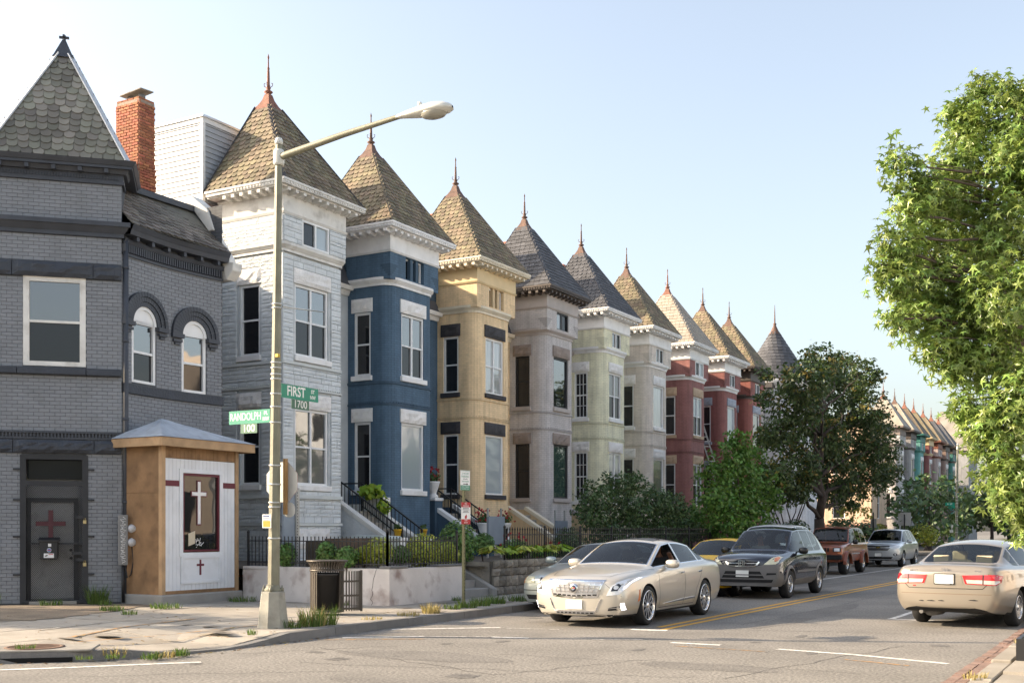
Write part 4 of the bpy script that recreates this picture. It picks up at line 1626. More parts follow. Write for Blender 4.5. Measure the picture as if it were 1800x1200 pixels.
def row_house(idx, cy, label, wallm, attm, trimm, slm, capm, lint, sills, wins, attic='slots', tiles='obj', tile_kind='hex', r=.42, step_m=None, cheek=None, stone=False, tip=15.1, north=None, frieze=None, low=False, eavem=None, zs=0.0):
 Df, Dm, hw = 20.6, 22.2, 1.25
 H = thing('row_house', label, 'house', (-22, cy, .5), 'bow-fronted row houses with pointed tower roofs')
 frieze = frieze or trimm
 eavem = eavem or frieze
 ya, yb = cy - hw, cy + hw
 fm, gu1, gu2 = wins['frame'], wins.get('g1', g_up), wins.get('g2', g_up)
 gl1, gl2 = wins.get('l1', g_lo), wins.get('l2', g_lo)
 fl = 2 * (hw - r)
 ww = wins.get('w', 1.24)
 f0 = (fl - ww) / 2
 z1a, z1b, z2a, z2b = 2.88, 4.98, 6.42, 8.38
 fops = [(f0, f0 + ww, z1a, z1b), (f0, f0 + ww, z2a, z2b)]
 sl = Dm - Df - r
 sw = wins.get('sw', .64)
 s0 = wins.get('s0', (sl - sw) * .45)
 sops = [(s0, s0 + sw, z1a, z1b), (s0, s0 + sw, z2a, z2b)]
 if stone:
  s_back = 22.85
  sl = s_back - Df - r
  s0 = s_back - 22.2
  sw = .74
  sops = [(s0, s0 + sw, z1a, z1b), (s0, s0 + sw, z2a, z2b)]
 else:
  s_back = Dm
 W = MB()
 inset = .045 if stone else 0
 uu = 0.0
 PS, us, ns = wall_strip(W, (-s_back, ya + inset), (-(Df + r), ya + inset), .4, 9.3, sops)
 uu = sl
 arc = [V((-(Df + r) + r * math.sin(t), ya + r - r * math.cos(t), 0)) for t in [math.pi / 2 * k / 6 for k in range(7)]]
 arcn = [V((-(Df + r) + r * math.cos(t), yb - r + r * math.sin(t), 0)) for t in [math.pi / 2 * k / 6 for k in range(7)]]
 for a, c in zip(arc, arc[1:]):
  wall_strip(W, a, c, .4, 9.3, u0=uu)
  uu += (c - a).length
 PF, uf, nf = wall_strip(W, (-Df - inset, ya + r), (-Df - inset, yb - r), .4, 9.3, fops, u0=uu)
 uu += fl
 for a, c in zip(arcn, arcn[1:]):
  wall_strip(W, a, c, .4, 9.3, u0=uu)
  uu += (c - a).length
 wall_strip(W, (-(Df + r), yb), (-Dm, yb), .4, 9.3, u0=uu)
 # recessed entrance wall with its door opening
 nl = (north or L0) - 2 * hw
 dop = [(nl * .5 - .5, nl * .5 + .5, 2.2, 4.7), (nl * .5 - .45, nl * .5 + .45, 6.3, 8.2)]
 PE, ue, ne = wall_strip(W, (-Dm, yb), (-Dm, yb + nl), .4, 9.1, dop)
 # flat back fill of the tower so no light leaks through
 wall_strip(W, (-Dm + .02, yb - .02), (-Dm + .02, ya + .02), .4, 9.3)
 wo_ = W.build('wall', wallm, H)
 # main block behind
 mb = MB()
 mb.box((-27.4 - (.72 if stone else 0), cy - hw + (north or L0) / 2 + .03, 5.4), (10.35, (north or L0) - .07, 10.2))
 mb.build('main_block', wallm if not stone else m_redbrick, H)
 # attic
 ar = 0.0
 h2 = hw + .07
 at = MB()
 az0, az1 = 9.32, 10.2
 aw = {'slots': 1.0, 'slide': 1.1, 'tall': 1.0, 'two': .95}[attic]
 a0 = h2 - aw / 2
 aops = [(a0, a0 + aw, 9.45, 10.12)]
 wall_strip(at, (-s_back, cy - h2), (-20.52, cy - h2), az0, az1)
 PA, ua, na = wall_strip(at, (-20.52, cy - h2), (-20.52, cy + h2), az0, az1, aops, depth=.16)
 wall_strip(at, (-20.52, cy + h2), (-Dm, cy + h2), az0, az1)
 at.face([V((-Dm, cy - h2, az0)), V((-20.52, cy - h2, az0)), V((-20.52, cy + h2, az0)), V((-Dm, cy + h2, az0))][::-1], 0, [(0, 0)] * 4)
 ao = at.build('attic_wall', attm, H)
 if attic == 'slots':
  for k in range(2):
   mb = MB()
   mb.obox(PA(a0 + .28 + k * .30, 9.45, .15), ua, na, .14, .13, .67)
   mb.build('pier', attm, H)
  window(H, PA(a0 + .02, 9.45, .08), ua, na, aw - .04, .67, 'pic', fm if fm is not m_blk else m_trim, g_lo, fw=.05)
 elif attic == 'slide':
  window(H, PA(a0 - .03, 9.42, -.05), ua, na, aw + .06, .72, 'slide', fm, g_lo, g_blind, fw=.06)
 elif attic == 'tall':
  window(H, PA(a0, 9.45, 0), ua, na, aw, .67, 'slide', m_blk, g_blind, g_lo, fw=.05)
 else:
  window(H, PA(a0, 9.45, 0), ua, na, aw, .67, 'slide', fm, g_up, g_lo, fw=.05)
 # mouldings
 out = ring_outline(0, ya, yb, -Df, -s_back, r)
 so = ring_outline(0, cy - h2, cy + h2, -20.52, -s_back, 0)
 mb = MB()
 band(mb, out, 9.16, 9.24, .04)
 band(mb, out, 9.24, 9.32, .06, .12)
 band(mb, out, 9.32, 9.40, .13)
 mb.build('string_course', trimm, H)
 if not low:
  mb = MB()
  band(mb, out, 6.14, 6.22, .035)
  mb.build('moulding', wallm if not stone else mat('grey_formstone_band', (0.60, 0.625, 0.615), rough=0.8, var=0.06, bump=0.3), H)
  mb = MB()
  band(mb, out, 5.50, 5.55, .03)
  if stone:
   for q_ in ((2.5, 2.6, .06), (1.75, 1.83, .05)):
    b2 = MB()
    band(b2, out, *q_)
    b2.build('moulding', MATS['grey_formstone_band'], H)
  mb.build('moulding', wallm if not stone else mat('grey_formstone_band', (0.60, 0.625, 0.615), rough=0.8, var=0.06, bump=0.3), H)
  mb = MB()
  for a, c in zip(out, out[1:]):
   Ls = (c - a).length
   t = (c - a) / Ls
   n_ = V((t.y, -t.x, 0))
   k = .03
   while k < Ls - .02:
    mb.obox(a + t * k + UP * 5.55, t, n_, .04, .035, .04)
    k += .08
  mb.build('dentil', wallm if not stone else MATS['grey_formstone_band'], H, kind='stuff')
 mb = MB()
 band(mb, so, 10.14, 10.2, .03, .06)
 band(mb, so, 10.2, 10.66, .02)
 band(mb, so, 10.66, 10.72, .05, .09)
 mb.build('frieze', frieze, H)
 # stepped corbels at the tower corners
 if not stone and not low:
  for sy in (-1, 1):
   mb = MB()
   for k in range(5):
    s_ = .10 + .07 * k
    yc_ = cy + sy * (h2 - s_ / 2 + .004)
    mb.box((-20.52 - s_ / 2 + .004, yc_, 9.44 + .075 * k), (s_, s_, .07))
   mb.build('corbel', attm, H)
 # eave slab, fascia, modillions
 ex0, ex1, ey = (-23.6 if idx else -22.95), -20.13, 1.74
 mb = MB()
 mb.box(((ex0 + ex1) / 2, cy, 10.84), (ex1 - ex0, 2 * ey, .09))
 mb.box(((ex0 + ex1) / 2, cy, 10.915), (ex1 - ex0 + .06, 2 * ey + .06, .06))
 mb.box(((ex0 + ex1) / 2 - .05, cy, 10.775), (ex1 - ex0 - .12, 2 * ey - .1, .04))
 mb.build('eave', eavem, H)
 bm_ = MB()
 bm_.prism([V((-.15, 0, 0)), V((.16, 0, .04)), V((.16, 0, .13)), V((-.15, 0, .13))], (0, .11, 0))
 bmesh_ = bm_.mesh('bracket', eavem)
 if not low:
  k = 0
  for i in range(10):
   y = cy - 1.45 + i * .322
   link('bracket', bmesh_, H, Matrix.Translation((-20.36, y - .055, 10.63)))
  for i in range(7):
   x = -20.55 - i * .31
   link('bracket', bmesh_, H, Matrix.Translation((x + .055, cy - 1.55, 10.63)) @ Matrix.Rotation(rad(-90), 4, 'Z'))
 if not low:
  mb = MB()   # ornament strip of small studs along the fascia
  y = cy - ey + .05
  while y < cy + ey:
   mb.box((ex1 + .006, y, 10.845), (.03, .06, .05))
   y += .11
  x = ex0 + 1
  while x < ex1:
   mb.box((x, cy - ey - .006, 10.845), (.06, .03, .05))
   x += .11
  mb.build('fascia_stud', eavem, H, kind='stuff')
 # pyramid
 pc_ = V((-22.24, cy, 0))
 zb, zt, hx, hy, ht = 10.945, 13.65, 2.08, 1.72, .26
 hb_ = 1.35 if idx else .80
 b0 = [V((pc_.x + hx, cy - hy, zb)), V((pc_.x + hx, cy + hy, zb)), V((pc_.x - hb_, cy + hy, zb)), V((pc_.x - hb_, cy - hy, zb))]
 b1 = [V((pc_.x + ht, cy - ht, zt)), V((pc_.x + ht, cy + ht, zt)), V((pc_.x - ht, cy + ht, zt)), V((pc_.x - ht, cy - ht, zt))]
 mb = MB()
 mb.raw(b0 + b1, [(0, 1, 5, 4), (1, 2, 6, 5), (2, 3, 7, 6), (3, 0, 4, 7), (4, 5, 6, 7)])
 rf = mb.build('roof', slm, H)
 if tiles:
  tw, exx = (.2, .175) if tiles == 'obj' else (.22, .19)
  t1 = slates_on((b0[3], b0[0], b1[0], b1[3]), tw, exx) + slates_on((b0[0], b0[1], b1[1], b1[0]), tw, exx)
  scatter_pieces('slate', slate_proto(tw, exx * 1.5, tile_kind), slm, t1, rf, 300 if tiles == 'obj' else 0)
 mb = MB()
 for i in range(4):
  ax = V((1 if i in (0, 1) else -1, -1 if i in (0, 3) else 1, .5))
  mb.bar(b0[i] + ax * .012, b1[i] + ax * .012, .12 if idx == 0 else .05, .03, up=ax)
 mb.build('hip_flashing', m_tin if idx == 0 else slm, rf)
 mb = MB()
 spire_mb(mb, (pc_.x, cy), 13.62, tip)
 mb.build('spire', capm, rf)
 # windows, lintels, sills
 st = wins
 window(H, PF(f0, z1a, -.0), uf, nf, ww, z1b - z1a, st['f1'], fm, gu1, gl1)
 window(H, PF(f0, z2a, -.0), uf, nf, ww, z2b - z2a, st['f2'], fm, gu2, gl2)
 window(H, PS(s0, z1a, -.0), us, ns, sw, z1b - z1a, st['s'], fm, g_lo, g_lo)
 window(H, PS(s0, z2a, -.0), us, ns, sw, z2b - z2a, st['s'], fm, g_lo, g_lo)
 for (P, u, n, a, w) in ((PF, uf, nf, f0, ww), (PS, us, ns, s0, sw)):
  for za, zb2 in ((z1b, z1b + .42), (z2b, z2b + .42)):
   mb = MB()
   a2 = max(.0, a - .08)
   rough_block(mb, P(a2, za + .005, .0), u, n, w + (a - a2) + .08, zb2 - za, .075, nx=7, nz=4, amp=.02)
   mb.build('lintel', lint, H)
  for za in (z1a, z2a):
   mb = MB()
   a2 = max(-.05, a - .07)
   mb.obox(P(a2, za - .16, .02), u, n, w + (a - a2) + .07, .11, .155)
   mb.build('window_sill', sills, H, bevel=.01)
 # entrance: door, upper window, cornice and mansard over the recess
 mb = MB()
 mb.obox(PE(dop[0][0], 2.2, .12), ue, ne, 1.0, .05, 2.5)
 d = mb.build('door', mat('dark_door', (0.035, 0.03, 0.03), rough=0.5, var=0.1), H)
 mb = MB()
 mb.obox(PE(dop[0][0] + .2, 3.3, .06), ue, ne, .6, .02, 1.0)
 mb.build('door_glass', g_lo, d)
 window(H, PE(dop[1][0], 6.3, 0), ue, ne, .9, 1.9, 'dh', fm)
 mb = MB()
 P0_, P1_ = V((-Dm, yb + .02, 0)), V((-Dm, yb + nl - .02, 0))
 band(mb, [P0_, P1_], 8.95, 9.1, .06, .12)
 mb.build('cornice', trimm, H)
 mb = MB()
 band(mb, [P0_, P1_], 9.1, 9.22, .22, .28)
 mb.build('cornice', trimm, H)
 mb = MB()
 mb.hexa([V((-22.9, yb + .01, 9.1)), V((-22.0, yb + .01, 9.2)), V((-22.0, yb + nl - .01, 9.2)), V((-22.9, yb + nl - .01, 9.1)), V((-22.9, yb + .01, 10.8)), V((-22.8, yb + .01, 10.8)), V((-22.8, yb + nl - .01, 10.8)), V((-22.9, yb + nl - .01, 10.8))])
 mb.build('mansard_roof', S_DARK, H)
 if not low:
  # rear chimney, unseen from the street, added and sized to shade the roof
  cyy = cy - 2.7
  mb = MB()
  mb.box((-24.75, cyy, 12.1), (1.3, .6, 3.4))
  mb.box((-24.75, cyy, 13.8), (1.4, .7, .18))
  if idx in (1, 3, 4, 5):
   mb.build('chimney', m_redbrick, H)
  if cheek:
   stairs(H, yb + nl / 2 - .05, cheek, step_m or m_conc, trimm if trimm is not None else m_wht, rail=idx in (0, 1))
 return H, PS, us, ns, PF, uf, nf
YC = [24.75, 29.6, 34.65, 39.75, 44.85, 49.7, 54.85, 60.0, 64.4]
m_form = mat('grey_formstone', (0.635, 0.665, 0.68), rough=0.85, var=0.07, vs_=2.5, isl=0.05, bump=0.6, bs=20, dirt=0.25, dcol=(0.30, 0.31, 0.31), ds=4)
m_formj = mat('formstone_joint', (0.52, 0.545, 0.555), rough=0.9, var=0.1, bump=0.4)
wW = {'frame': m_vinyl}
H1 = row_house(0, YC[0], 'light grey stone-faced house with rust-red spire, beside the street lamp', m_formj, m_formj, m_whtw, S_TAN, m_copper, m_rustst, m_wht,
               {'frame': m_vinyl, 'f1': 'dh2', 'f2': 'dh2', 's': 'dh', 'w': 1.44, 'l1': g_slat}, attic='slide', r=.03, stone=True, tip=15.25, cheek=m_form, north=YC[1] - YC[0], frieze=m_whtw)
# formstone blocks of the first house
h, PS, us, ns, PF, uf, nf = H1
wall1 = [c for c in h.children if c.name.startswith('wall')][0]
stones = []
def ashlar(P0, u, n, L_, z0, z1, ops):
 z = z0
 while z < z1 - .03:
  rh = min(R.choice((.09, .11, .13, .17)), z1 - z)
  iv = [(0, L_)]
  for a, b, c, d in ops:
   if c < z + rh - .02 and d > z + .02:
    nv = []
    for p, q in iv:
     if b <= p or a >= q:
      nv.append((p, q))
     else:
      if a > p + .02:
       nv.append((p, a))
      if b < q - .02:
       nv.append((b, q))
    iv = nv
  for p, q in iv:
   x = p
   while x < q - .01:
    w = R.uniform(.22, .62)
    if q - (x + w) < .15:
     w = q - x
    stones.append((P0 + u * x + UP * z, u, n, w - .012, rh - .012))
    x += w
  z += rh
fl = 2 * (1.25 - .03)
ww = 1.44
f0 = (fl - ww) / 2
wins1 = [(f0 - .09, f0 + ww + .09, 2.70, 5.42), (f0 - .09, f0 + ww + .09, 6.25, 8.82)]
o0 = PF(0, 0) + nf * .0
for z0, z1 in ((.75, 1.74), (1.84, 2.5), (2.6, 5.48), (5.58, 6.13), (6.23, 9.15)):
 ashlar(V((-20.645, YC[0] - 1.25, 0)), uf, nf, 2.5, z0, z1, [(a + .03, b + .03, c, d) for a, b, c, d in wins1])
 ashlar(V((-22.85, YC[0] - 1.205, 0)), us, ns, 2.25, z0, z1, [(22.85 - 22.2 - .09, 22.85 - 22.2 + .74 + .09, 2.70, 5.42), (22.85 - 22.2 - .09, 22.85 - 22.2 + .83, 6.25, 8.82)])
ashlar(V((-20.52, YC[0] - 1.32, 0)), uf, nf, 2.64, 9.42, 10.13, [(.74, 1.92, 9.3, 10.2)])
ashlar(V((-22.85, YC[0] - 1.32, 0)), us, ns, 2.33, 9.42, 10.13, [])
stones.sort(key=lambda s: (s[0] - EYE).length)
rest = MB()
for i, (o, u, n, w, hh) in enumerate(stones):
 mb = MB() if i < 300 else rest
 rough_block(mb, o, u, n, w, hh, .05, nx=3, nz=2, amp=.009, drop=.8)
 if i < 300:
  mb.build('stone', m_form, wall1)
rest.build('stone', m_form, wall1, kind='stuff')
mb = MB()
rough_block(mb, PF(.45, 1.12, 0), uf, nf, 1.5, .55, .1, nx=8, nz=4, amp=.03)
mb.build('lintel', m_rustst, h)
for k, z in enumerate((2.95, 3.55)):
 mbx2 = thing('letter_box', ('lower' if k == 0 else 'upper') + ' dark brown wall letter box on the light grey house by its stairs', 'letter box', (-22.1, YC[0] + 2.15, z), 'letter boxes by the grey house stairs')
 mb = MB()
 mb.box((-22.12, YC[0] + 2.07, z + .2), (.16, .40, .40))
 mb.build('body', mat('brown_metal', (0.035, 0.028, 0.026), rough=0.5, var=0.1), mbx2, bevel=.015)
 mb = MB()
 mb.box((-22.03, YC[0] + 2.07, z + .1), (.02, .06, .02))
 mb.box((-22.03, YC[0] + 2.07, z + .33), (.02, .36, .015))
 mb.build('latch', mat('aluminium', (0.6, 0.62, 0.64)), mbx2)
b_blue = brick_mat('blue_painted_brick', (0.072, 0.122, 0.18))
b_tan = brick_mat('ochre_painted_brick', (0.70, 0.525, 0.32), joint=.86, bump=.4)
b_taupe = brick_mat('taupe_painted_brick', (0.47, 0.445, 0.44))
b_lime = brick_mat('pale_green_painted_brick', (0.68, 0.66, 0.49), joint=.82)
b_beige = brick_mat('beige_painted_brick', (0.60, 0.54, 0.48), joint=.85)
b_red1 = brick_mat('rose_red_painted_brick', (0.285, 0.13, 0.118))
b_red2 = brick_mat('oxblood_painted_brick', (0.245, 0.10, 0.09))
b_red3 = brick_mat('brick_red_painted_brick', (0.265, 0.098, 0.082))
m_dk = mat('dark_stone', (0.045, 0.043, 0.047), rough=.8, var=.15, bump=.6, bs=18)
m_brn = mat('brown_stone', (0.26, 0.215, 0.19), rough=.85, var=.15, bump=.7, bs=18)
m_tanst = mat('tan_stone', (0.52, 0.38, 0.26), rough=.85, var=.1, bump=.6, bs=18)
m_gryst = mat('grey_blue_stone', (0.33, 0.36, 0.42), rough=.85, var=.1, bump=.6, bs=18)
m_ochre = mat('ochre_paint', (0.70, 0.54, 0.31), rough=.6, var=.06, dirt=.2, dcol=(.4, .28, .14))
m_ochw = mat('cream_paint', (0.74, 0.66, 0.52), rough=.6, var=.06, dirt=.3, dcol=(.42, .34, .24))
m_brnp = mat('brown_trim_paint', (0.085, 0.068, 0.06), rough=.6, var=.1)
m_taup = mat('taupe_paint', (0.42, 0.375, 0.355), rough=.6, var=.08)
B = YC
row_house(1, B[1], 'deep blue brick house with white lintels, right of the light grey house', b_blue, b_blue, m_wht, S_TAN, m_copperd, m_rustst, m_wht,
          {'frame': m_vinyl, 'f1': 'pic', 'f2': 'dh2', 's': 'dh', 'g1': g_blind}, cheek=b_blue, north=B[2] - B[1])
row_house(2, B[2], 'ochre yellow brick house with near-black lintels, right of the blue house', b_tan, b_tan, m_ochw, S_TAN, m_copperd, m_dk, m_dk,
          {'frame': m_vinyl, 'f1': 'pic', 'f2': 'dh2', 's': 'dh', 'g1': g_blind, 'g2': g_curt, 'l2': g_curt}, cheek=b_tan, north=B[3] - B[2], frieze=m_ochre, eavem=m_ochw)
row_house(3, B[3], 'taupe brick house with black window frames and dark slates, right of the ochre house', b_taupe, b_taupe, m_taup, S_DARK, m_copperd, m_brn, m_taup,
          {'frame': m_blk, 'f1': 'pic', 'f2': 'pic', 's': 'dh', 'g1': g_green, 'g2': g_up}, attic='tall', tiles='mesh', tile_kind='sq', cheek=b_tan, north=B[4] - B[3], frieze=m_taup, eavem=m_brnp)
row_house(4, B[4], 'pale yellow-green brick house with gridded white windows, behind the dark shrubs', b_lime, b_lime, m_wht, S_DARK, m_copperd, m_rustst, m_wht,
          {'frame': m_vinyl, 'f1': 'dh2', 'f2': 'dh2', 's': 'dh grid', 'g2': g_slat, 'g1': g_curt}, attic='two', tiles='mesh', tile_kind='hex', north=B[5] - B[4])
row_house(5, B[5], 'beige brick house with white lintels and golden slates, left of the rose-red house', b_beige, b_beige, m_wht, S_TAN, m_copperd, m_rustst, m_wht,
          {'frame': m_vinyl, 'f1': 'pic', 'f2': 'pic', 's': 'dh', 'g2': g_curt, 'g1': g_slat}, attic='two', tiles='mesh', north=B[6] - B[5])
row_house(6, B[6], 'rose-red brick house under a whitish slate roof stained with rust', b_red1, b_red1, m_wht, S_PALE, m_copper, m_tanst, m_tanst,
          {'frame': m_vinyl, 'f1': 'dh2', 'f2': 'dh2', 's': 'dh', 'g2': g_blind}, attic='slide', tiles='mesh', tile_kind='sq', north=B[7] - B[6])
row_house(7, B[7], 'oxblood red brick house with grey-blue lintels and a white frieze, a ladder against it', b_red2, b_red2, m_wht, S_TAN, m_copperd, m_gryst, m_gryst,
          {'frame': m_vinyl, 'f1': 'dh2', 'f2': 'pic', 's': 'dh', 'g2': g_blind}, attic='two', tiles='mesh', north=B[8] - B[7])
row_house(8, B[8], 'brick-red house with a blackened cornice, last before the cone-roofed white house', b_red3, b_red3, m_brnp, S_TAN, m_copperd, m_gryst, m_brnp,
          {'frame': m_vinyl, 'f1': 'pic', 'f2': 'pic', 's': 'dh'}, attic='two', tiles='mesh', north=4.6, frieze=m_brnp)
# cone-roofed white house at the end of the block
EH = thing('end_house', 'white house with a round turret and grey conical roof, behind the dark maple', 'house', (-22, 71.5, .5))
m_white_wall = brick_mat('white_painted_brick', (0.62, 0.62, 0.64), joint=.85)
mb = MB()
ring = [(-21.6 + 2.0 * math.cos(t), 71.3 + 2.0 * math.sin(t)) for t in [-math.pi * .75 + math.pi * 1.5 * k / 18 for k in range(19)]]
for a, c in zip(ring, ring[1:]):
 wall_strip(mb, a, c, .4, 10.9)
wall_strip(mb, (-21.2, 72.5), (-21.2, 80), .4, 10.4)
wall_strip(mb, (-34, 68.95), (-21.6, 68.95), .4, 10.4)
wall_strip(mb, (-21.2, 80), (-34, 80), .4, 10.4)
ehw = mb.build('wall', m_white_wall, EH)
mb = MB()
mb.lathe([(2.0, -.35), (2.2, -.3), (2.3, 0), (2.3, .08)], (-21.6, 71.3, 10.95), 24)
mb.build('eave', m_wht, EH)
mb = MB()
mb.lathe([(2.28, 0), (1.62, 1.0), (.92, 2.1), (.26, 3.2)], (-21.6, 71.3, 11.03), 28)
rf = mb.build('roof', S_DARK, EH)
tf = []
for r_ in range(15):
 s0_, z_ = r_ / 15, 0
 rr = 2.28 + (.26 - 2.28) * s0_
 zz = 11.03 + 3.2 * s0_
 n_ = max(8, int(2 * math.pi * rr / .28))
 for k in range(n_):
  a = 2 * math.pi * (k + .5 * (r_ % 2)) / n_
  if math.cos(a) - math.sin(a) < -.6:
   continue
  rd = V((math.cos(a), math.sin(a), 0))
  u_ = V((-math.sin(a), math.cos(a), 0))
  v_ = (V((0, 0, 3.2)) - rd * 2.02).normalized()
  tf.append(frame(V((-21.6, 71.3, zz)) + rd * rr, u_ * (2 * math.pi * rr / n_ / .2 * .97), v_, u_.cross(v_)))
scatter_pieces('slate', slate_proto(.2, .34, 'sq'), S_DARK, tf, rf, 0)
mb = MB()
mb.lathe([(.40, 0), (.3, .12), (.17, .4), (.08, .6), (.12, .68), (.05, .75), (.03, 1.4), (.01, 1.9)], (-21.6, 71.3, 14.1), 12)
mb.build('spire', m_copperd, rf)
for z in (3.0, 6.5):
 for y in (74, 77):
  window(EH, (-21.2 + .06, y, z), (0, 1, 0), (1, 0, 0), 1.1, 2.1, 'dh')
 window(EH, (-19.62, 70.8, z), (0, 1, 0), (1, 0, 0), .9, 2.0, 'dh')
mb = MB()
mb.box((-27.5, 74.5, 10.6), (13, 11.4, .3))
mb.build('roof_slab', m_tin, EH)
# tan corner house across the cross street, its south wall in the sun
TH = thing('tan_house', 'sunlit tan corner house with a red-brown band, across the cross street behind the maple', 'house', (-22, 95, .3))
b_tan2 = brick_mat('tan_painted_brick', (0.55, 0.40, 0.28), joint=.9)
mb = MB()
ops = [(2.0 + k * 2.6, 3.0 + k * 2.6, 2.6, 4.6) for k in range(5)] + [(2.0 + k * 2.6, 3.0 + k * 2.6, 6.2, 8.2) for k in range(5)]
PT, ut, n_t = wall_strip(mb, (-36, 93.8), (-20.5, 93.8), .3, 10.2, ops)
ops2 = [(2.2, 3.1, 2.6, 5.2), (2.2, 3.1, 6.4, 8.6)]
PT2, ut2, n_t2 = wall_strip(mb, (-20.5, 93.8), (-20.5, 99.6), .3, 10.2, ops2)
wall_strip(mb, (-20.5, 99.6), (-34, 99.6), .3, 10.2)
mb.build('wall', b_tan2, TH)
for a, b_, c, d in ops:
 window(TH, PT(a, c), ut, n_t, b_ - a, d - c, 'dh')
for a, b_, c, d in ops2:
 window(TH, PT2(a, c), ut2, n_t2, b_ - a, d - c, 'dh')
mb = MB()
o_ = [V((-36, 93.8, 0)), V((-20.5, 93.8, 0)), V((-20.5, 99.6, 0))]
band(mb, o_, 1.9, 2.1, .06)
mb.build('moulding', mat('red_brown_band', (0.20, 0.07, 0.05), rough=.8), TH)
mb = MB()
band(mb, o_, 5.6, 5.75, .06)
mb.build('moulding', m_red_ if 'm_red_' in globals() else mat('red_brown_band', (0.20, 0.07, 0.05), rough=.8), TH)
mb = MB()
mb.box((-28, 96.7, 10.3), (15.6, 6.2, .25))
mb.build('roof_slab', m_tin, TH)
# the farther block
far = [(106.6, 'weathered grey-white', (0.46, 0.44, 0.43), S_PALE, m_copper, m_brn, 'left-most of the far block'),
       (111.6, 'mid grey', (0.30, 0.29, 0.29), S_PALE, m_copperd, m_brnp, 'left of the turquoise house'),
       (116.3, 'bright turquoise', (0.14, 0.34, 0.32), S_TAN, m_copper, mat('teal_trim', (0.05, .2, .17), rough=.6), 'between the grey and dark red ones'),
       (121.0, 'dark red', (0.23, 0.085, 0.08), S_TAN, m_copper, m_ochre, 'right of the turquoise house, far block'),
       (126.2, 'dusty pink-grey', (0.40, 0.32, 0.30), S_TAN, m_copper, mat('rust_trim', (0.22, .08, .05), rough=.6), 'right of the far dark red house'),
       (131.0, 'brownish', (0.27, 0.19, 0.16), S_DARK, m_copper, m_brnp, 'left of the green-fronted far house'),
       (135.6, 'deep green', (0.07, 0.21, 0.175), S_DARK, m_copper, m_brnp, 'near the far end of the street')]
for i, (cy, nm, c_, sl_, cap_, tr_, pos) in enumerate(far):
 row_house(20 + i, cy, nm + ' narrow house with a pointed roof, ' + pos, brick_mat('far_brick_%d' % i, c_), MATS['far_brick_%d' % i], tr_, sl_, cap_, m_rustst, m_wht,
              {'frame': m_vinyl, 'f1': 'pic', 'f2': 'pic', 's': 'pic'}, attic='two', tiles=None, north=4.9, low=True, tip=15.1)
LT = thing('end_tower_house', 'grey house with a broad plain pyramid roof, last at the far end of the block', 'house', (-21, 146, .3))
mb = MB()
mb.box((-23, 146, 5.6), (6, 7, 10.6))
mb.build('wall', brick_mat('far_grey_brick', (0.4, .4, .41)), LT)
mb = MB()
mb.raw([V((-19.7, 142.2, 11)), V((-19.7, 149.8, 11)), V((-26.3, 149.8, 11)), V((-26.3, 142.2, 11)), V((-22.4, 145.4, 16.0)), V((-22.4, 146.6, 16.0)), V((-23.6, 146.6, 16.0)), V((-23.6, 145.4, 16.0))], [(0, 1, 5, 4), (1, 2, 6, 5), (2, 3, 7, 6), (3, 0, 4, 7), (4, 5, 6, 7)])
mb.build('roof', S_GREY, LT)
for z in (2.8, 6.4):
 for y in (143.6, 147):
  window(LT, (-19.95, y, z), (0, 1, 0), (1, 0, 0), 1.1, 2, 'dh')
# ------------------------------------------------------------------ garden, walls, steps, fences
m_plast = mat('peeling_plaster', (0.64, 0.59, 0.56), rough=0.9, var=0.10, vs_=1.6, bump=0.25, bs=25, dirt=0.85, dcol=(0.24, 0.16, 0.14), ds=2.6)
m_plast2 = mat('rubble_stone', (0.25, 0.222, 0.185), rough=0.95, var=0.25, vs_=2.5, isl=0.3, bump=0.9, bs=16, dirt=0.6, dcol=(0.33, 0.28, 0.22), ds=2)
m_conc2 = mat('step_concrete', (0.30, 0.285, 0.265), rough=0.9, var=0.12, bump=0.3, dirt=0.4)
sheet('yard', [(-23.5, 18.55), (-13.5, 18.4), (-13.5, 21.04), (-15.3, 21.04), (-15.3, 22.2), (-13.5, 22.2), (-13.5, 80), (-23.5, 80)], 0.8, m_soil)
RW = thing('garden_wall', 'low off-white plastered garden wall with peeling patches, wrapping the corner behind the litter bin', 'wall', (-13.3, 18.3, .13))
mb = MB()
P = [(-17.35, 18.50), (-13.3, 18.30), (-13.3, 21.02)]
Q = [(-17.35, 18.75), (-13.55, 18.56), (-13.55, 21.02)]
seg = 14
for (a, b, c, d) in ((P[0], P[1], Q[1], Q[0]), (P[1], P[2], Q[2], Q[1])):
 a, b, c, d = [V(q) for q in (a, b, c, d)]
 for k in range(seg):
  t0, t1 = k / seg, (k + 1) / seg
  p0, p1, p2, p3 = a.lerp(b, t0), a.lerp(b, t1), d.lerp(c, t1), d.lerp(c, t0)
  h = .855
  for z in range(4):
   za, zb = .05 + (h - .05) * z / 4, .05 + (h - .05) * (z + 1) / 4
   mb.face([(p0.x, p0.y, za), (p1.x, p1.y, za), (p1.x, p1.y, zb), (p0.x, p0.y, zb)])
  mb.face([(p0.x, p0.y, h), (p1.x, p1.y, h), (p2.x, p2.y, h), (p3.x, p3.y, h)])
mb.face([(-13.3, 21.02, .05), (-13.55, 21.02, .05), (-13.55, 21.02, .855), (-13.3, 21.02, .855)])
mb.build('wall', m_plast, RW)
mb = MB()
mb.box((-13.42, 18.62, .885), (.28, .62, .055))
mb.build('coping', m_kerb, RW, bevel=.012)
mb = MB()
mb.box((-13.42, 20.5, .88), (.3, 1.0, .05))
mb.build('coping', m_kerb, RW, bevel=.012)
m_crk = mat('wall_crack', (0.07, 0.06, 0.055), rough=1, var=.1)
mb = MB()
pp = V((-13.62, 18.314, .85))
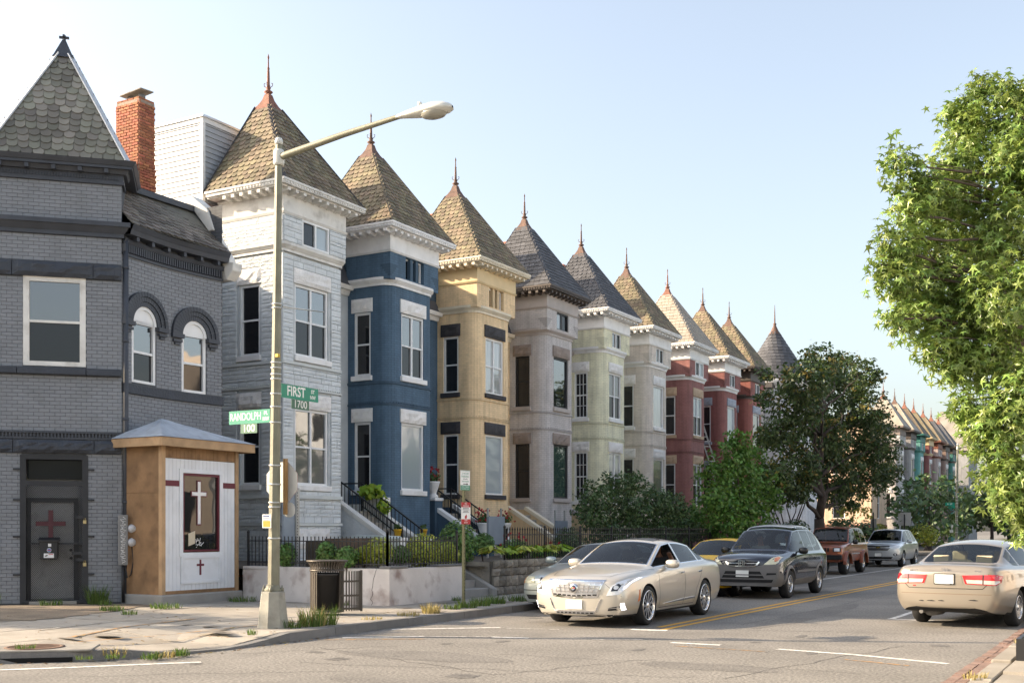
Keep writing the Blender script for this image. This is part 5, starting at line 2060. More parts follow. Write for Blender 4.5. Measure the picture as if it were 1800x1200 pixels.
for k in range(12):
 q = pp + V((R.uniform(-.05, .09), 0, -.06))
 q.y = 18.50 - (q.x + 17.35) * (0.2 / 4.05) - .004
 pp.y = 18.50 - (pp.x + 17.35) * (0.2 / 4.05) - .004
 mb.bar(pp, q, .007, .003, up=(0, -1, 0))
 pp = q
for k in range(40):
 pass
mb.build('crack', m_crk, RW)
ST = thing('front_steps', 'four worn concrete steps with a sloped side wall, beside the parking sign', 'steps', (-13.3, 21.5, .13))
for k in range(4):
 mb = MB()
 mb.box((-13.32 - .36 * k - .9, 21.62, (.13 + .17 * (k + 1)) / 2 + .02), (1.8, 1.06, .13 + .17 * (k + 1)))
 mb.v = [V((max(p.x, -15.3), p.y, p.z)) for p in mb.v]
 mb.build('step', m_conc2, ST, bevel=.012)
mb = MB()
mb.prism([V((-13.22, 22.16, .05)), V((-13.22, 22.16, .3)), V((-14.5, 22.16, .98)), V((-15.0, 22.16, .98)), V((-15.0, 22.16, .05))], (0, .2, 0))
mb.build('side_wall', m_conc2, ST, bevel=.015)
mb = MB()
mb.box((-14.4, 21.06, .45), (1.7, .06, .8))
mb.build('side_wall', m_conc2, ST)
mb = MB()
mb.box((-14.4, 22.4, .47), (1.9, .05, .86))
mb.build('side_wall', m_plast2, ST)
SW = thing('stone_wall', 'dark rubble stone retaining wall below the hostas, between the steps and the silver car', 'wall', (-13.3, 24, .13))
mb = MB()
mb.box((-13.55, 36.5, .48), (.3, 28.2, .86))
swb = mb.build('wall', m_concd, SW)
z = .1
row = 0
while z < .9:
 rh = R.uniform(.16, .26)
 y = 22.38 + R.uniform(0, .1)
 while y < 29:
  w = R.uniform(.14, .38)
  mb = MB()
  rough_block(mb, V((-13.42, y, z)), V((0, 1, 0)), V((1, 0, 0)), w - .02, min(rh, .98 - z) - .015, .11, nx=3, nz=3, amp=.03)
  mb.build('stone', m_plast2, swb)
  y += w
 z += rh
def fence(label, pts, z0, z1, step, spear, y_obj=None):
 f = thing('iron_fence', label, 'fence', (pts[0][0], pts[0][1], z0), 'black iron garden fences')
 pk = MB()
 h = z1 - z0
 pk.box((0, 0, h / 2), (.016, .016, h))
 if spear:
  pk.lathe([(.0, h + .10), (.022, h + .03), (.012, h)][::-1], (0, 0, 0), 4)
 me = pk.mesh('picket', m_iron)
 for a, b in zip(pts, pts[1:]):
  a, b = V((a[0], a[1], z0)), V((b[0], b[1], z0))
  L_ = (b - a).length
  n = int(L_ / step)
  for k in range(n + 1):
   link('picket', me, f, Matrix.Translation(a.lerp(b, k / n)))
  for zz in (.08, h - .10):
   mb = MB()
   mb.bar(a + UP * zz, b + UP * zz, .03, .022)
   mb.build('rail', m_iron, f)
  m = max(1, int(L_ / 2.0))
  for k in range(m + 1):
   mb = MB()
   p = a.lerp(b, k / m)
   mb.bar(p - UP * .05, p + UP * (h + .07), .04, .04)
   mb.lathe([(.03, 0), (.036, .03), (.0, .07)], p + UP * (h + .07), 8)
   mb.build('post', m_iron, f)
 return f
fence('plain black iron picket fence on the off-white corner wall', [(-17.3, 18.62), (-13.45, 18.44), (-13.45, 21.0)], .86, 1.50, .105, False)
fence('spear-topped black iron fence on the rubble wall behind the parked cars', [(-13.75, 23.6), (-13.75, 48)], .85, 1.62, .125, True)
# ------------------------------------------------------------------ plywood kiosk
KK = thing('kiosk', 'small plywood and white board kiosk with a cross in its dark window', 'kiosk', (-17.9, 17.3, .13))
m_ply = mat('stained_plywood', (0.27, 0.155, 0.075), rough=.75, var=.3, vs_=2.2, bump=.2, bs=40, dirt=.6, dcol=(0.10, 0.055, 0.028), ds=3.5)
m_lum = mat('raw_lumber', (0.43, 0.28, 0.155), rough=.75, var=.2, vs_=4, isl=.1, dirt=.4, dcol=(.25, .12, .05), ds=8)
m_bead = mat('white_beadboard', (0.74, 0.75, 0.78), rough=.6, var=.05, isl=.03, dirt=.25, dcol=(.4, .4, .4), ds=3)
m_mar = mat('maroon_paint', (0.065, 0.012, 0.018))
m_mar2 = mat('wine_red_paint', (0.13, 0.018, 0.03), rough=.6, var=.1)
m_tarp = mat('silver_roof_coating', (0.40, 0.44, 0.50), rough=.42, var=.15, vs_=3, bump=.35, bs=9, dirt=.4, dcol=(.2, .2, .22), ds=4)
KX, K0, K1 = -17.4, 16.25, 18.42
mb = MB()
mb.box((-17.92, 17.33, .20), (1.2, 2.32, .26))
mb.build('base', m_conc2, KK, bevel=.03)
mb = MB()
mb.box((-17.975, (K0 + K1) / 2, 1.85), (.97, K1 - K0 - .06, 3.0))
kc = mb.build('wall', m_ply, KK)
for z0, z1 in ((.33, 2.38), (2.385, 3.32)):
 mb = MB()
 mb.obox(V((-18.45, K0 + .03, z0)), (1, 0, 0), (0, -1, 0), .97, .02, z1 - z0)
 mb.build('plywood_panel', m_ply, KK)
for yy in (K0 + .045, K1 - .045):
 mb = MB()
 mb.box((KX - .045, yy, 1.84), (.10, .10, 3.02))
 mb.build('post', m_lum, KK, bevel=.006)
n = 19
bw = (K1 - K0 - .2) / n
for k in range(n):
 ya = K0 + .1 + bw * k
 for z0, z1, m in ((.40, 3.08, m_bead), (3.09, 3.32, m_ply)):
  ym = ya + bw / 2
  if m is m_bead and 16.80 < ym < 17.86:
   rng = ((.40, 1.12), (2.84, 3.08))
  else:
   rng = ((z0, z1),)
  for za, zb in rng:
   mb = MB()
   mb.obox(V((KX - .075, ya, za)), (0, 1, 0), (1, 0, 0), bw - .006, .055 + R.uniform(0, .003), zb - za)
   mb.build('board', m, KK)
mb = MB()
mb.obox(V((KX - .07, K0 + .1, .32)), (0, 1, 0), (1, 0, 0), K1 - K0 - .2, .05, .085)
mb.build('sill_plate', m_ply, KK)
mb = MB()
for a, b, c, d in ((16.72, 16.81, 1.17, 2.80), (17.85, 17.94, 1.17, 2.80), (16.72, 17.94, 2.80, 2.88), (16.72, 17.94, 1.09, 1.17)):
 mb.obox(V((KX - .02, a, c)), (0, 1, 0), (1, 0, 0), b - a, .03, d - c)
kw = mb.build('window', m_bead, KK)
mb = MB()
for a, b, c, d in ((16.81, 16.85, 1.19, 2.79), (17.81, 17.85, 1.19, 2.79), (16.85, 17.81, 2.75, 2.79), (16.85, 17.81, 1.19, 1.225)):
 mb.obox(V((KX - .06, a, c)), (0, 1, 0), (1, 0, 0), b - a, .06, d - c)
mb.build('frame', m_mar2, kw)
mb = MB()
mb.obox(V((KX - .055, 16.85, 1.225)), (0, 1, 0), (1, 0, 0), .96, .01, 1.525)
mb.build('pane', window_glass('kiosk_glass', inner=(.02, .02, .02), refl=.5, base=.06), kw)
def cross(y, zt, zb, zh, hw, t, name, m, d, parent):
 mb = MB()
 mb.obox(V((KX + d, y - t / 2, zb)), (0, 1, 0), (1, 0, 0), t, .008, zt - zb)
 mb.obox(V((KX + d + .0004, y - hw, zh - t / 2)), (0, 1, 0), (1, 0, 0), 2 * hw, .008, t)
 mb.build(name, m, parent)
cross(17.29, 2.66, 1.73, 2.38, .225, .115, 'cross_edge', m_mar2, -.04, kw)
cross(17.29, 2.635, 1.755, 2.38, .20, .075, 'cross', m_wht, -.033, kw)
mb = MB()
mb.obox(V((KX - .043, 17.0, 1.30)), (.0, .96, .28), (1, 0, 0), .19, .006, .26)
mb.build('leaflet', mat('cream_paper', (.55, .48, .36), rough=.8, var=.1), kw)
mb = MB()
for k in range(14):
 a = V((KX - .04, 17.2 + R.uniform(0, .18), 1.24 + R.uniform(0, .16)))
 mb.bar(a, a + V((0, R.uniform(-.09, .09), R.uniform(.0, .09))), .012, .006, up=(1, 0, 0))
mb.build('paper_flowers', m_wht, kw)
mb = MB()
mb.obox(V((KX - .02, 16.78, .56)), (0, 1, 0), (1, 0, 0), 1.1, .012, .53)
pn = mb.build('panel', m_bead, KK)
mb = MB()
for a, b, c, d in ((16.76, 16.83, .53, 1.12), (17.83, 17.90, .53, 1.12), (16.83, 17.83, 1.05, 1.115), (16.83, 17.83, .53, .595)):
 mb.obox(V((KX - .015, a, c)), (0, 1, 0), (1, 0, 0), b - a, .028, d - c)
mb.build('moulding', m_bead, pn)
cross(17.30, 1.02, .70, .91, .1, .045, 'cross', m_mar2, -.006, pn)
for a, b in ((K0 + .1, 16.73), (17.93, K1 - .1)):
 mb = MB()
 mb.obox(V((KX - .018, a, 2.52)), (0, 1, 0), (1, 0, 0), b - a, .012, .115)
 mb.build('stripe', m_mar2, KK)
# fascia boards and low hipped roof
fx0, fx1, fy0, fy1 = -18.6, -17.16, 16.02, 18.68
mb = MB()
mb.obox(V((fx1 - .04, fy0, 3.30)), (0, 1, 0), (1, 0, 0), fy1 - fy0, .04, .18)
mb.build('fascia_board', m_lum, KK, bevel=.006)
mb = MB()
mb.obox(V((fx0, fy0 + .04, 3.30)), (1, 0, 0), (0, -1, 0), fx1 - fx0 - .045, .04, .18)
mb.build('fascia_board', m_lum, KK, bevel=.006)
mb = MB()
mb.obox(V((fx0, fy1 - .04, 3.30)), (1, 0, 0), (0, 1, 0), fx1 - fx0 - .045, .04, .18)
mb.build('fascia_board', m_lum, KK, bevel=.006)
mb = MB()
g = []
ap = V((-18.0, 16.8, 3.93))
rim = []
for k in range(48):
 t = k / 12
 c4 = [V((fx0, fy0 - .02, 3.485)), V((fx1 + .02, fy0 - .02, 3.485)), V((fx1 + .02, fy1 + .02, 3.485)), V((fx0, fy1 + .02, 3.485))]
 i = int(t)
 rim.append(c4[i].lerp(c4[(i + 1) % 4], t - i))
rings = [[ap.lerp(p, s_) + UP * (R.uniform(-.02, .02) if 0 < s_ < 1 else 0) for p in rim] for s_ in (.08, .35, .7, 1.0)]
vv = [p for r_ in rings for p in r_] + [ap]
fs = []
for j in range(3):
 for k in range(48):
  k2 = (k + 1) % 48
  fs.append((j * 48 + k, (j + 1) * 48 + k, (j + 1) * 48 + k2, j * 48 + k2))
for k in range(48):
 fs.append((192, k, (k + 1) % 48))
mb.raw(vv, fs)
mb.build('roof', m_tarp, KK)
mb = MB()
mb.box(((fx0 + fx1) / 2, (fy0 + fy1) / 2, 3.40), (fx1 - fx0 - .1, fy1 - fy0 - .1, .12))
mb.build('soffit', m_ply, KK)
# ------------------------------------------------------------------ street lamp and its signs
m_pole = mat('weathered_pole_metal', (0.205, 0.20, 0.145), rough=.55, var=.15, vs_=3, metal=.15, bump=.15, bs=40, dirt=.6, dcol=(.14, .12, .09), ds=3.5)
m_lhead = mat('lamp_housing', (0.60, 0.60, 0.56), rough=.4, var=.06, dirt=.3, dcol=(.35, .33, .28), ds=6)
m_strap = mat('steel_strap', (0.55, 0.55, 0.52), rough=.35, metal=.7, var=.1)
m_alu = mat('sign_aluminium', (0.40, 0.40, 0.385), rough=.5, metal=.35, var=.1)
m_sgreen = mat('sign_green', (0.0, 0.22, 0.135), rough=.45, var=.04)
m_sgreen2 = mat('sign_green_faded', (0.045, 0.13, 0.08), rough=.5, var=.06)
m_sw = mat('sign_white', (0.78, 0.78, 0.76), rough=.5, var=.03)
m_sred = mat('sign_red', (0.42, 0.012, 0.018), rough=.5, var=.06)
m_rust = mat('rust_tan_steel', (0.34, 0.20, 0.08), rough=.8, var=.25)
LP = V((-11.92, 13.37, .13))
LN = V((.09, .03, 0)) / 7.5
def lp(z):
 return V((LP.x, LP.y, 0)) + LN * z + UP * z
SL = thing('street_lamp', 'tall octagonal street lamp with a long arm, by the slatted litter bin', 'street lamp', tuple(LP), 'street lamps')
mb = MB()
mb.lathe([(.255, 0), (.245, .04), (.19, .52), (.185, .55), (.10, .57)], LP, 8, ph=.39, smooth=False)
mb.build('base', mat('cast_base_concrete', (0.30, 0.29, 0.25), rough=.9, var=.2, vs_=4, bump=.3, dirt=.5, dcol=(.16, .14, .12), ds=6), SL)
mb = MB()
mb.lathe([(.135, .55), (.14, .58), (.11, .62), (.10, .66)], LP, 12)
for k in range(4):
 a = k * math.pi / 2 + .5
 mb.lathe([(.028, .55), (.028, .61), (.012, .62), (.012, .65)], LP + V((math.cos(a) * .14, math.sin(a) * .14, 0)), 6)
mb.build('flange', m_pole, SL)
mb = MB()
mb.tube([lp(.6), lp(2), lp(4), lp(6), lp(7.55)], [.098, .09, .078, .065, .056], 8, smooth=False)
mb.build('pole', m_pole, SL)
mb = MB()
mb.lathe([(.062, 0), (.062, .06), (.05, .10), (.0, .12)], lp(7.55), 10)
mb.lathe([(.075, -.32), (.085, -.28), (.085, -.12), (.075, -.08)], lp(7.55), 10)
mb.build('pole_cap', m_lhead, SL)
mb = MB()
arm = [lp(7.35), lp(7.36) + V((.15, 0, .01)), V((-10.6, 13.42, 7.50)), V((-9.62, 13.42, 7.58)), V((-9.45, 13.42, 7.585))]
mb.tube(arm, [.052, .055, .046, .036, .03], 10)
mb.build('arm', m_pole, SL)
mb = MB()
prof = [(-9.62, .035, .035, 0), (-9.50, .07, .055, 0), (-9.32, .11, .08, -.01), (-9.12, .155, .105, -.015), (-8.95, .17, .115, -.02), (-8.80, .15, .095, -.02), (-8.70, .09, .055, -.02), (-8.665, .02, .02, -.02)]
vv, fs = [], []
N_ = 16
for x, hy, hz, dz in prof:
 for k in range(N_):
  a = 2 * math.pi * k / N_
  zz = math.sin(a)
  vv.append(V((x, 13.42 + hy * math.cos(a), 7.575 + dz + hz * (zz if zz > 0 else zz * .55))))
for i in range(len(prof) - 1):
 for k in range(N_):
  k2 = (k + 1) % N_
  fs.append((i * N_ + k, i * N_ + k2, (i + 1) * N_ + k2, (i + 1) * N_ + k))
mb.raw(vv, fs, smooth=True)
mb.lathe([(.03, 0), (.035, .04), (.03, .06)], (-9.22, 13.42, 7.66), 10)
hd = mb.build('lamp_head', m_lhead, SL)
mb = MB()
mb.lathe([(.0, -.10), (.08, -.095), (.13, -.075), (.155, -.04), (.16, -.02)], (-8.98, 13.42, 7.55), 18, sx=1.35, sy=.92)
mb.build('lens', mat('lamp_glass', (0.34, 0.33, 0.29), rough=.15, var=.05), hd)
for z in (2.33, 2.05, 2.62, 1.98, 3.28, 3.52, 3.72, 3.95, 4.02, 4.12, 4.20, 5.04, 5.10, 1.50):
 mb = MB()
 r_ = .098 - (z - .6) * .006 + .004
 mb.lathe([(r_, -.012), (r_ + .004, -.012), (r_ + .004, .012), (r_, .012)], lp(z), 8)
 mb.build('strap', m_strap, SL)
mb = MB()
mb.tube([lp(5.07) + V((.06, .06, 0)), lp(5.07) + V((.1, .3, .01)), lp(5.08) + V((.1, 1.0, .06))], .012, 6)
mb.build('bracket_rod', m_strap, SL)
mb = MB()
mb.box(tuple(lp(4.3) + V((.07, -.05, 0))), (.05, .05, .05))
mb.build('yellow_tag', mat('yellow_tag', (.6, .4, .02), rough=.5), SL)
def plate(t, name, o, u, n, w, h, m, th=.004, up=UP):
 mb = MB()
 mb.obox(o, u, n, w, th, h, up=up)
 return mb.build(name, m, t)
# FIRST ST NW
u, n = V((0, 1, 0)), V((1, 0, 0))
o = lp(3.68) + V((.02, .10, 0))
S1 = thing('street_sign', 'green street sign reading FIRST ST NW with the number 1700 below it', 'street sign', tuple(o), 'street signs')
plate(S1, 'panel', o, u, n, .88, .215, m_sgreen, .006)
mb = text_mb('FIRST', .215, o + u * .345 + UP * .112 + n * .006, u, n, depth=.001, bold=.004, sx=.86)
text_mb('ST', .082, o + u * .745 + UP * .152 + n * .006, u, n, mb, depth=.001, bold=.002)
text_mb('NW', .082, o + u * .745 + UP * .062 + n * .006, u, n, mb, depth=.001, bold=.002, sx=.9)
mb.build('lettering', m_sw, S1)
plate(S1, 'number_panel', o + u * .235 - UP * .15, u, n, .42, .148, m_sgreen2, .006)
mb = text_mb('1700', .17, o + u * .445 - UP * .076 + n * .006, u, n, depth=.001, sx=.95)
mb.build('number', m_sw, S1)
# RANDOLPH PL NW
u, n = V((1, 0, 0)), V((0, -1, 0))
o = lp(3.285) + V((-.93, -.03, 0))
S2 = thing('street_sign', 'sunlit green street sign reading RANDOLPH PL NW with the number 100 below it', 'street sign', tuple(o), 'street signs')
plate(S2, 'panel', o, u, n, .85, .21, m_sgreen, .006)
mb = text_mb('RANDOLPH', .17, o + u * .345 + UP * .108 + n * .006, u, n, depth=.001, sx=.72)
text_mb('PL', .078, o + u * .765 + UP * .15 + n * .006, u, n, mb, depth=.001, bold=.002)
text_mb('NW', .078, o + u * .765 + UP * .06 + n * .006, u, n, mb, depth=.001, bold=.002, sx=.9)
mb.build('lettering', m_sw, S2)
plate(S2, 'number_panel', o + u * .245 - UP * .15, u, n, .34, .148, m_sgreen2, .006)
mb = text_mb('100', .165, o + u * .415 - UP * .076 + n * .006, u, n, depth=.001, sx=1.05)
mb.build('number', m_sw, S2)
# stop sign seen from behind
o = lp(2.37) + V((.0, .16, 0))
S3 = thing('stop_sign', 'octagonal stop sign seen from its bare metal back, strapped to the street lamp', 'stop sign', tuple(o))
mb = MB()
oc = [o + V((math.cos(a), 0, math.sin(a))) * .335 for a in [math.pi / 8 + k * math.pi / 4 for k in range(8)]]
mb.prism(oc, (0, .004, 0))
mb.build('panel_back', m_alu, S3)
mb = MB()
mb.prism([p + V((0, .005, 0)) for p in oc], (0, .002, 0))
mb.build('panel_face', m_sred, S3)
mb = MB()
mb.bar(o + V((.10, -.03, .36)), o + V((.10, -.03, -.50)), .055, .05)
mb.build('bracket_post', m_rust, S3)
mb = MB()
mb.lathe([(.12, 0), (.12, .004)], o + V((.16, -.01, -.43)), 18, ax=(0, 1, 0))
mb.build('round_plate', m_alu, S3)
mb = text_mb('STOP', .24, o + V((0, .008, 0)), V((-1, 0, 0)), V((0, 1, 0)), depth=.001)
mb.build('lettering', m_sw, S3)
# small notice
o = lp(1.66) + V((-.115, -.14, 0))
S4 = thing('notice_sign', 'small white notice with blue print and a yellow lower half, tied to the street lamp', 'sign', tuple(o))
u, n = V((.98, .2, 0)).normalized(), V((.2, -.98, 0)).normalized()
plate(S4, 'panel', o, u, n, .155, .21, m_sw)
plate(S4, 'yellow_field', o + u * .015 + UP * .015 + n * .004, u, n, .125, .095, mat('notice_yellow', (.62, .40, .06), rough=.5, var=.05), .001)
mb = MB()
for k, (w, hh) in enumerate(((.125, .03), (.11, .012), (.12, .01))):
 x = .015
 while x < w:
  ww_ = R.uniform(.012, .022)
  mb.obox(o + u * x + UP * (.17 - k * .025) + n * .0042, u, n, ww_, .001, hh * .7)
  x += ww_ + .006
mb.build('print', mat('notice_blue', (.05, .08, .28), rough=.5), S4)
# parking sign post
pp = V((-12.26, 19.4, .13))
S5 = thing('parking_sign', 'green-topped white parking sign above a red-and-white no parking notice on a slim olive post', 'parking sign', tuple(pp))
mb = MB()
mb.box((pp.x, pp.y, 1.45), (.05, .045, 2.66))
mb.build('post', mat('olive_post', (.16, .15, .07), rough=.6, var=.15), S5)
mb = MB()
for k in range(34):
 mb.box((pp.x + .0255, pp.y, .35 + k * .068), (.003, .012, .02))
mb.build('post_hole', m_void, S5, kind='stuff')
u, n = V((.10, 1, 0)).normalized(), V((1, -.10, 0)).normalized()
o = pp + V((.03, -.17, 2.30))
mb = MB()
mb.obox(o, u, n, .31, .004, .40)
mb.build('panel', m_sw, S5)
m_pg = mat('print_green', (.03, .22, .13), rough=.5)
mb = text_mb('2 HOUR', .062, o + u * .155 + UP * .335 + n * .004, u, n, depth=.001)
text_mb('PARKING', .062, o + u * .155 + UP * .275 + n * .004, u, n, mb, depth=.001, sx=.95)
text_mb('7AM-8:30PM', .044, o + u * .155 + UP * .175 + n * .004, u, n, mb, depth=.001)
for a, b, c, d in ((.0, .31, 0, .1), (.01, .30, .385, .392)):
 mb.obox(o + u * a + UP * c + n * .004, u, n, b - a, .001, d - c)
mb.build('print', m_pg, S5)
mb = text_mb('ZONE 5 PERMIT', .036, o + u * .155 + UP * .07 + n * .005, u, n, depth=.001)
text_mb('HOLDERS ONLY', .034, o + u * .155 + UP * .03 + n * .005, u, n, mb, depth=.001)
mb.build('lettering', m_sw, S5)
mb = MB()
mb.obox(o + u * .09 + UP * .118 + n * .004, u, n, .12, .001, .014)
mb.prism([o + u * .20 + UP * .10 + n * .004, o + u * .25 + UP * .125 + n * .004, o + u * .20 + UP * .15 + n * .004], n * .001)
text_mb('MON-FRI', .036, o + u * .155 + UP * .225 + n * .004, u, n, mb, depth=.001)
mb.build('print', m_void, S5)
o = pp + V((.035, -.15, 1.62))
mb = MB()
mb.obox(o, u, n, .30, .004, .44)
mb.build('panel', m_sw, S5)
mb = MB()
for c, d in ((.34, .44), (0, .10)):
 mb.obox(o + UP * c + n * .004, u, n, .30, .001, d - c)
mb.lathe([(.035, 0), (.035, .001)], o + u * .15 + UP * .14 + n * .004, 12, ax=n)
mb.prism([o + u * .13 + UP * .155 + n * .004, o + u * .19 + UP * .15 + n * .004, o + u * .17 + UP * .2 + n * .004], n * .001)
mb.build('print', m_sred, S5)
mb = text_mb('NO', .05, o + u * .15 + UP * .413 + n * .005, u, n, depth=.001)
text_mb('PARKING', .046, o + u * .15 + UP * .365 + n * .005, u, n, mb, depth=.001)
text_mb('TOW', .04, o + u * .15 + UP * .075 + n * .005, u, n, mb, depth=.001)
text_mb('AWAY', .04, o + u * .15 + UP * .03 + n * .005, u, n, mb, depth=.001)
mb.build('lettering', m_sw, S5)
mb = MB()
for k, w in enumerate((.2, .22, .16, .2)):
 mb.obox(o + u * (.15 - w / 2) + UP * (.315 - .028 * k) + n * .004, u, n, w, .001, .01)
mb.build('print_line', m_void, S5, kind='stuff')
# ------------------------------------------------------------------ slatted litter bin with its door open
m_bin = mat('bronze_bin_steel', (0.085, 0.072, 0.06), rough=.45, var=.15, metal=.4)
BC = V((-12.86, 15.83, .13))
BN = thing('litter_bin', 'bronze slatted litter bin with flared rim, its curved door standing open beside a black liner', 'litter bin', tuple(BC))
view = math.atan2(-BC.y, -BC.x)          # towards the street corner the door opens
for k in range(40):
 a = 2 * math.pi * k / 40
 rel = (a - view + math.pi) % (2 * math.pi) - math.pi
 d = V((math.cos(a), math.sin(a), 0))
 t = V((-d.y, d.x, 0))
 mb = MB()
 openf = -.62 < rel < .85
 z0 = .80 if openf else .08
 path = [(.29, z0), (.29, .80)] if not openf else [(.29, .78), (.29, .80)]
 path += [(.295, .86), (.315, .91), (.345, .95)]
 for (ra, za), (rb, zb) in zip(path, path[1:]):
  mb.bar(BC + d * ra + UP * za, BC + d * rb + UP * zb, .026, .008, up=d)
 mb.build('slat', m_bin, BN)
for z, r_ in ((.955, .352), (.79, .298), (.08, .296)):
 mb = MB()
 if z > .1:
  mb.lathe([(r_ - .012, -.012), (r_ + .012, -.012), (r_ + .012, .014), (r_ - .012, .014)], BC + UP * z, 36)
  mb.f.append(tuple())
  mb.f.pop()
 else:
  mb.lathe([(.30, 0), (.30, .03)], BC + UP * .06, 36)
 mb.build('ring', m_bin, BN)
mb = MB()
mb.lathe([(.20, .1), (.25, .70), (.262, .70), (.262, .745), (.245, .745), (.235, .70)], BC, 28)
mb.build('liner', m_plastic, BN)
hinge = BC + V((math.cos(view + .9), math.sin(view + .9), 0)) * .29
dd = V((math.cos(view + 2.0), math.sin(view + 2.0), 0))
nn_ = V((-dd.y, dd.x, 0))
mbd = MB()
dr_ = mbd
for k in range(10):
 mb = MB()
 s_ = k / 9
 p = hinge + dd * (.40 * s_) - nn_ * (.10 * math.sin(math.pi * s_))
 mb.bar(p + UP * .08, p + UP * .78, .024, .008, up=nn_)
 mb.build('door_slat', m_bin, BN)
mb = MB()
for z in (.12, .60, .35):
 for k in range(9):
  s0, s1 = k / 9, (k + 1) / 9
  f_ = lambda q: hinge + dd * (.40 * q) - nn_ * (.10 * math.sin(math.pi * q) - .008)
  mb.bar(f_(s0) + UP * z, f_(s1) + UP * z, .008, .035)
pe = hinge + dd * .41
mb.bar(pe + UP * .06, pe + UP * .79, .04, .02, up=nn_)
mb.build('door_frame', m_bin, BN)
# ------------------------------------------------------------------ pots, planters, boards, ladder
m_ypot = mat('yellow_glazed_pot', (0.70, 0.40, 0.01), rough=.35, var=.05)
m_leafy = mat('leaf_green', (0.07, 0.13, 0.03), rough=.6, var=.2, isl=.4, hue=.03, trans=.3)
m_brnw = mat('brown_planks', (.10, .065, .045), rough=.85, var=.2, vs_=4, isl=.2)
m_lime = mat('leaf_lime', (0.26, 0.38, 0.03), rough=.6, var=.15, isl=.3, hue=.02, trans=.35)
m_flower = mat('flower_red', (0.45, 0.02, 0.03), rough=.6, var=.2, isl=.3)
m_pink = mat('flower_pink', (0.55, 0.12, 0.2), rough=.6, var=.2, isl=.3)
def leaf_cloud(mb, c, rad_, n, size, squash=(1, 1, 1), shell=.35, droop=0.0):
 c = V(c)
 for _ in range(n):
  d = V((R.gauss(0, 1), R.gauss(0, 1), R.gauss(0, 1))).normalized()
  q = rad_ * (shell + (1 - shell) * R.random() ** .6)
  p = c + V((d.x * q * squash[0], d.y * q * squash[1], d.z * q * squash[2]))
  nrm = (d + V((R.uniform(-.8, .8), R.uniform(-.8, .8), R.uniform(-.2, 1.0)))).normalized()
  leaf(mb, p, nrm, size * R.uniform(.6, 1.25), droop)
def leaf(mb, p, nrm, s_, droop=0.0):
 a = nrm.cross(V((R.uniform(-1, 1), R.uniform(-1, 1), R.uniform(-1, 1))))
 if a.length < 1e-3:
  return
 a.normalize()
 if droop and a.z > 0:
  a = -a
 b_ = nrm.cross(a)
 l, w = s_ * .5, s_ * .30
 e = a * l
 mb.raw([p - e, p + b_ * w - nrm * (w * .25) - e * .1, p + e - nrm * (droop * l), p - b_ * w - nrm * (w * .25) - e * .1], [(0, 1, 2), (0, 2, 3)])
def potted(name, label, cat, base, pot_prof, pot_m, leaves=None, flowers=None, group=None, n=18):
 t = thing(name, label, cat, base, group)
 mb = MB()
 mb.lathe(pot_prof, base, n)
 mb.build('pot', pot_m, t)
 top = max(h for r_, h in pot_prof)
 if leaves:
  mb = MB()
  m, r_, cnt, sz, sq = leaves
  leaf_cloud(mb, V(base) + UP * (top + r_ * sq[2] * .6), r_, cnt, sz, sq, .1)
  mb.build('foliage', m, t, kind='stuff')
 if flowers:
  mb = MB()
  m, r_, cnt, sz, dz = flowers
  for _ in range(cnt):
   p = V(base) + V((R.gauss(0, r_ * .5), R.gauss(0, r_ * .5), top + dz + R.uniform(-.5, 1) * r_))
   for k in range(4):
    leaf(mb, p, V((R.uniform(-1, 1), R.uniform(-1, 1), R.uniform(0, 1))).normalized(), sz)
  mb.build('flowers', m, t, kind='stuff')
 return t
def pedestal(label, x, y, z0, z1, m_b, m_t, w=.42):
 t = thing('pedestal', label, 'pedestal', (x, y, z0), 'stair pedestals')
 mb = MB()
 mb.box((x, y, (z0 + z1 - .08) / 2), (w - .06, w - .06, z1 - .08 - z0))
 mb.build('shaft', m_b, t)
 mb = MB()
 mb.box((x, y, z1 - .05), (w, w, .10))
 mb.build('cap', m_t, t, bevel=.012)
 return t
ypot = [(.075, 0), (.11, .2), (.12, .2), (.12, .24), (.1, .24), (.09, .2)]
pedestal('low white pedestal under the left yellow pot, foot of the grey house stairs', -19.0, 26.55, .7, 1.42, m_wht, m_wht)
pedestal('low white pedestal under the right yellow pot, foot of the grey house stairs', -19.0, 27.85, .7, 1.42, m_wht, m_wht)
potted('flower_pot', 'yellow pot on the left pedestal of the grey house stairs', 'flower pot', (-19.0, 26.55, 1.42), ypot, m_ypot, (m_leafy, .13, 60, .09, (1, 1, .9)), group='yellow pots by the stairs')
potted('flower_pot', 'yellow pot on the right pedestal, before the blue house wall', 'flower pot', (-19.0, 27.85, 1.42), ypot, m_ypot, (m_leafy, .11, 45, .09, (1, 1, .9)), group='yellow pots by the stairs')
urn = [(.17, 0), (.17, .08), (.10, .12), (.11, .18), (.16, .30), (.21, .48), (.225, .50), (.225, .54), (.19, .54), (.17, .48)]
for (x, y, z1, lb, cnt) in ((-19.1, 31.45, 1.33, 'left of the blue stairs foot', 26), (-19.1, 32.8, 1.33, 'right of the blue stairs foot', 30), (-21.0, 31.35, 2.7, 'high at the top of the blue stairs', 30)):
 pedestal('white-capped blue pedestal under the urn ' + lb, x, y, .6, z1, b_blue, m_wht, .5)
 potted('planter_urn', 'white urn of red geraniums ' + lb, 'planter', (x, y, z1), urn, m_wht, (m_leafy, .26, 120, .12, (1, 1, .8)), (m_flower, .30, cnt, .10, .18), 'white urns of red flowers')
t = thing('planter', 'white stone block planter trailing bright lime leaves at the grey house stairs', 'planter', (-20.7, 27.95, 1.9))
mb = MB()
mb.box((-20.75, 28.0, 2.25), (.6, .42, .75))
mb.build('block', m_rustst, t, bevel=.02)
mb = MB()
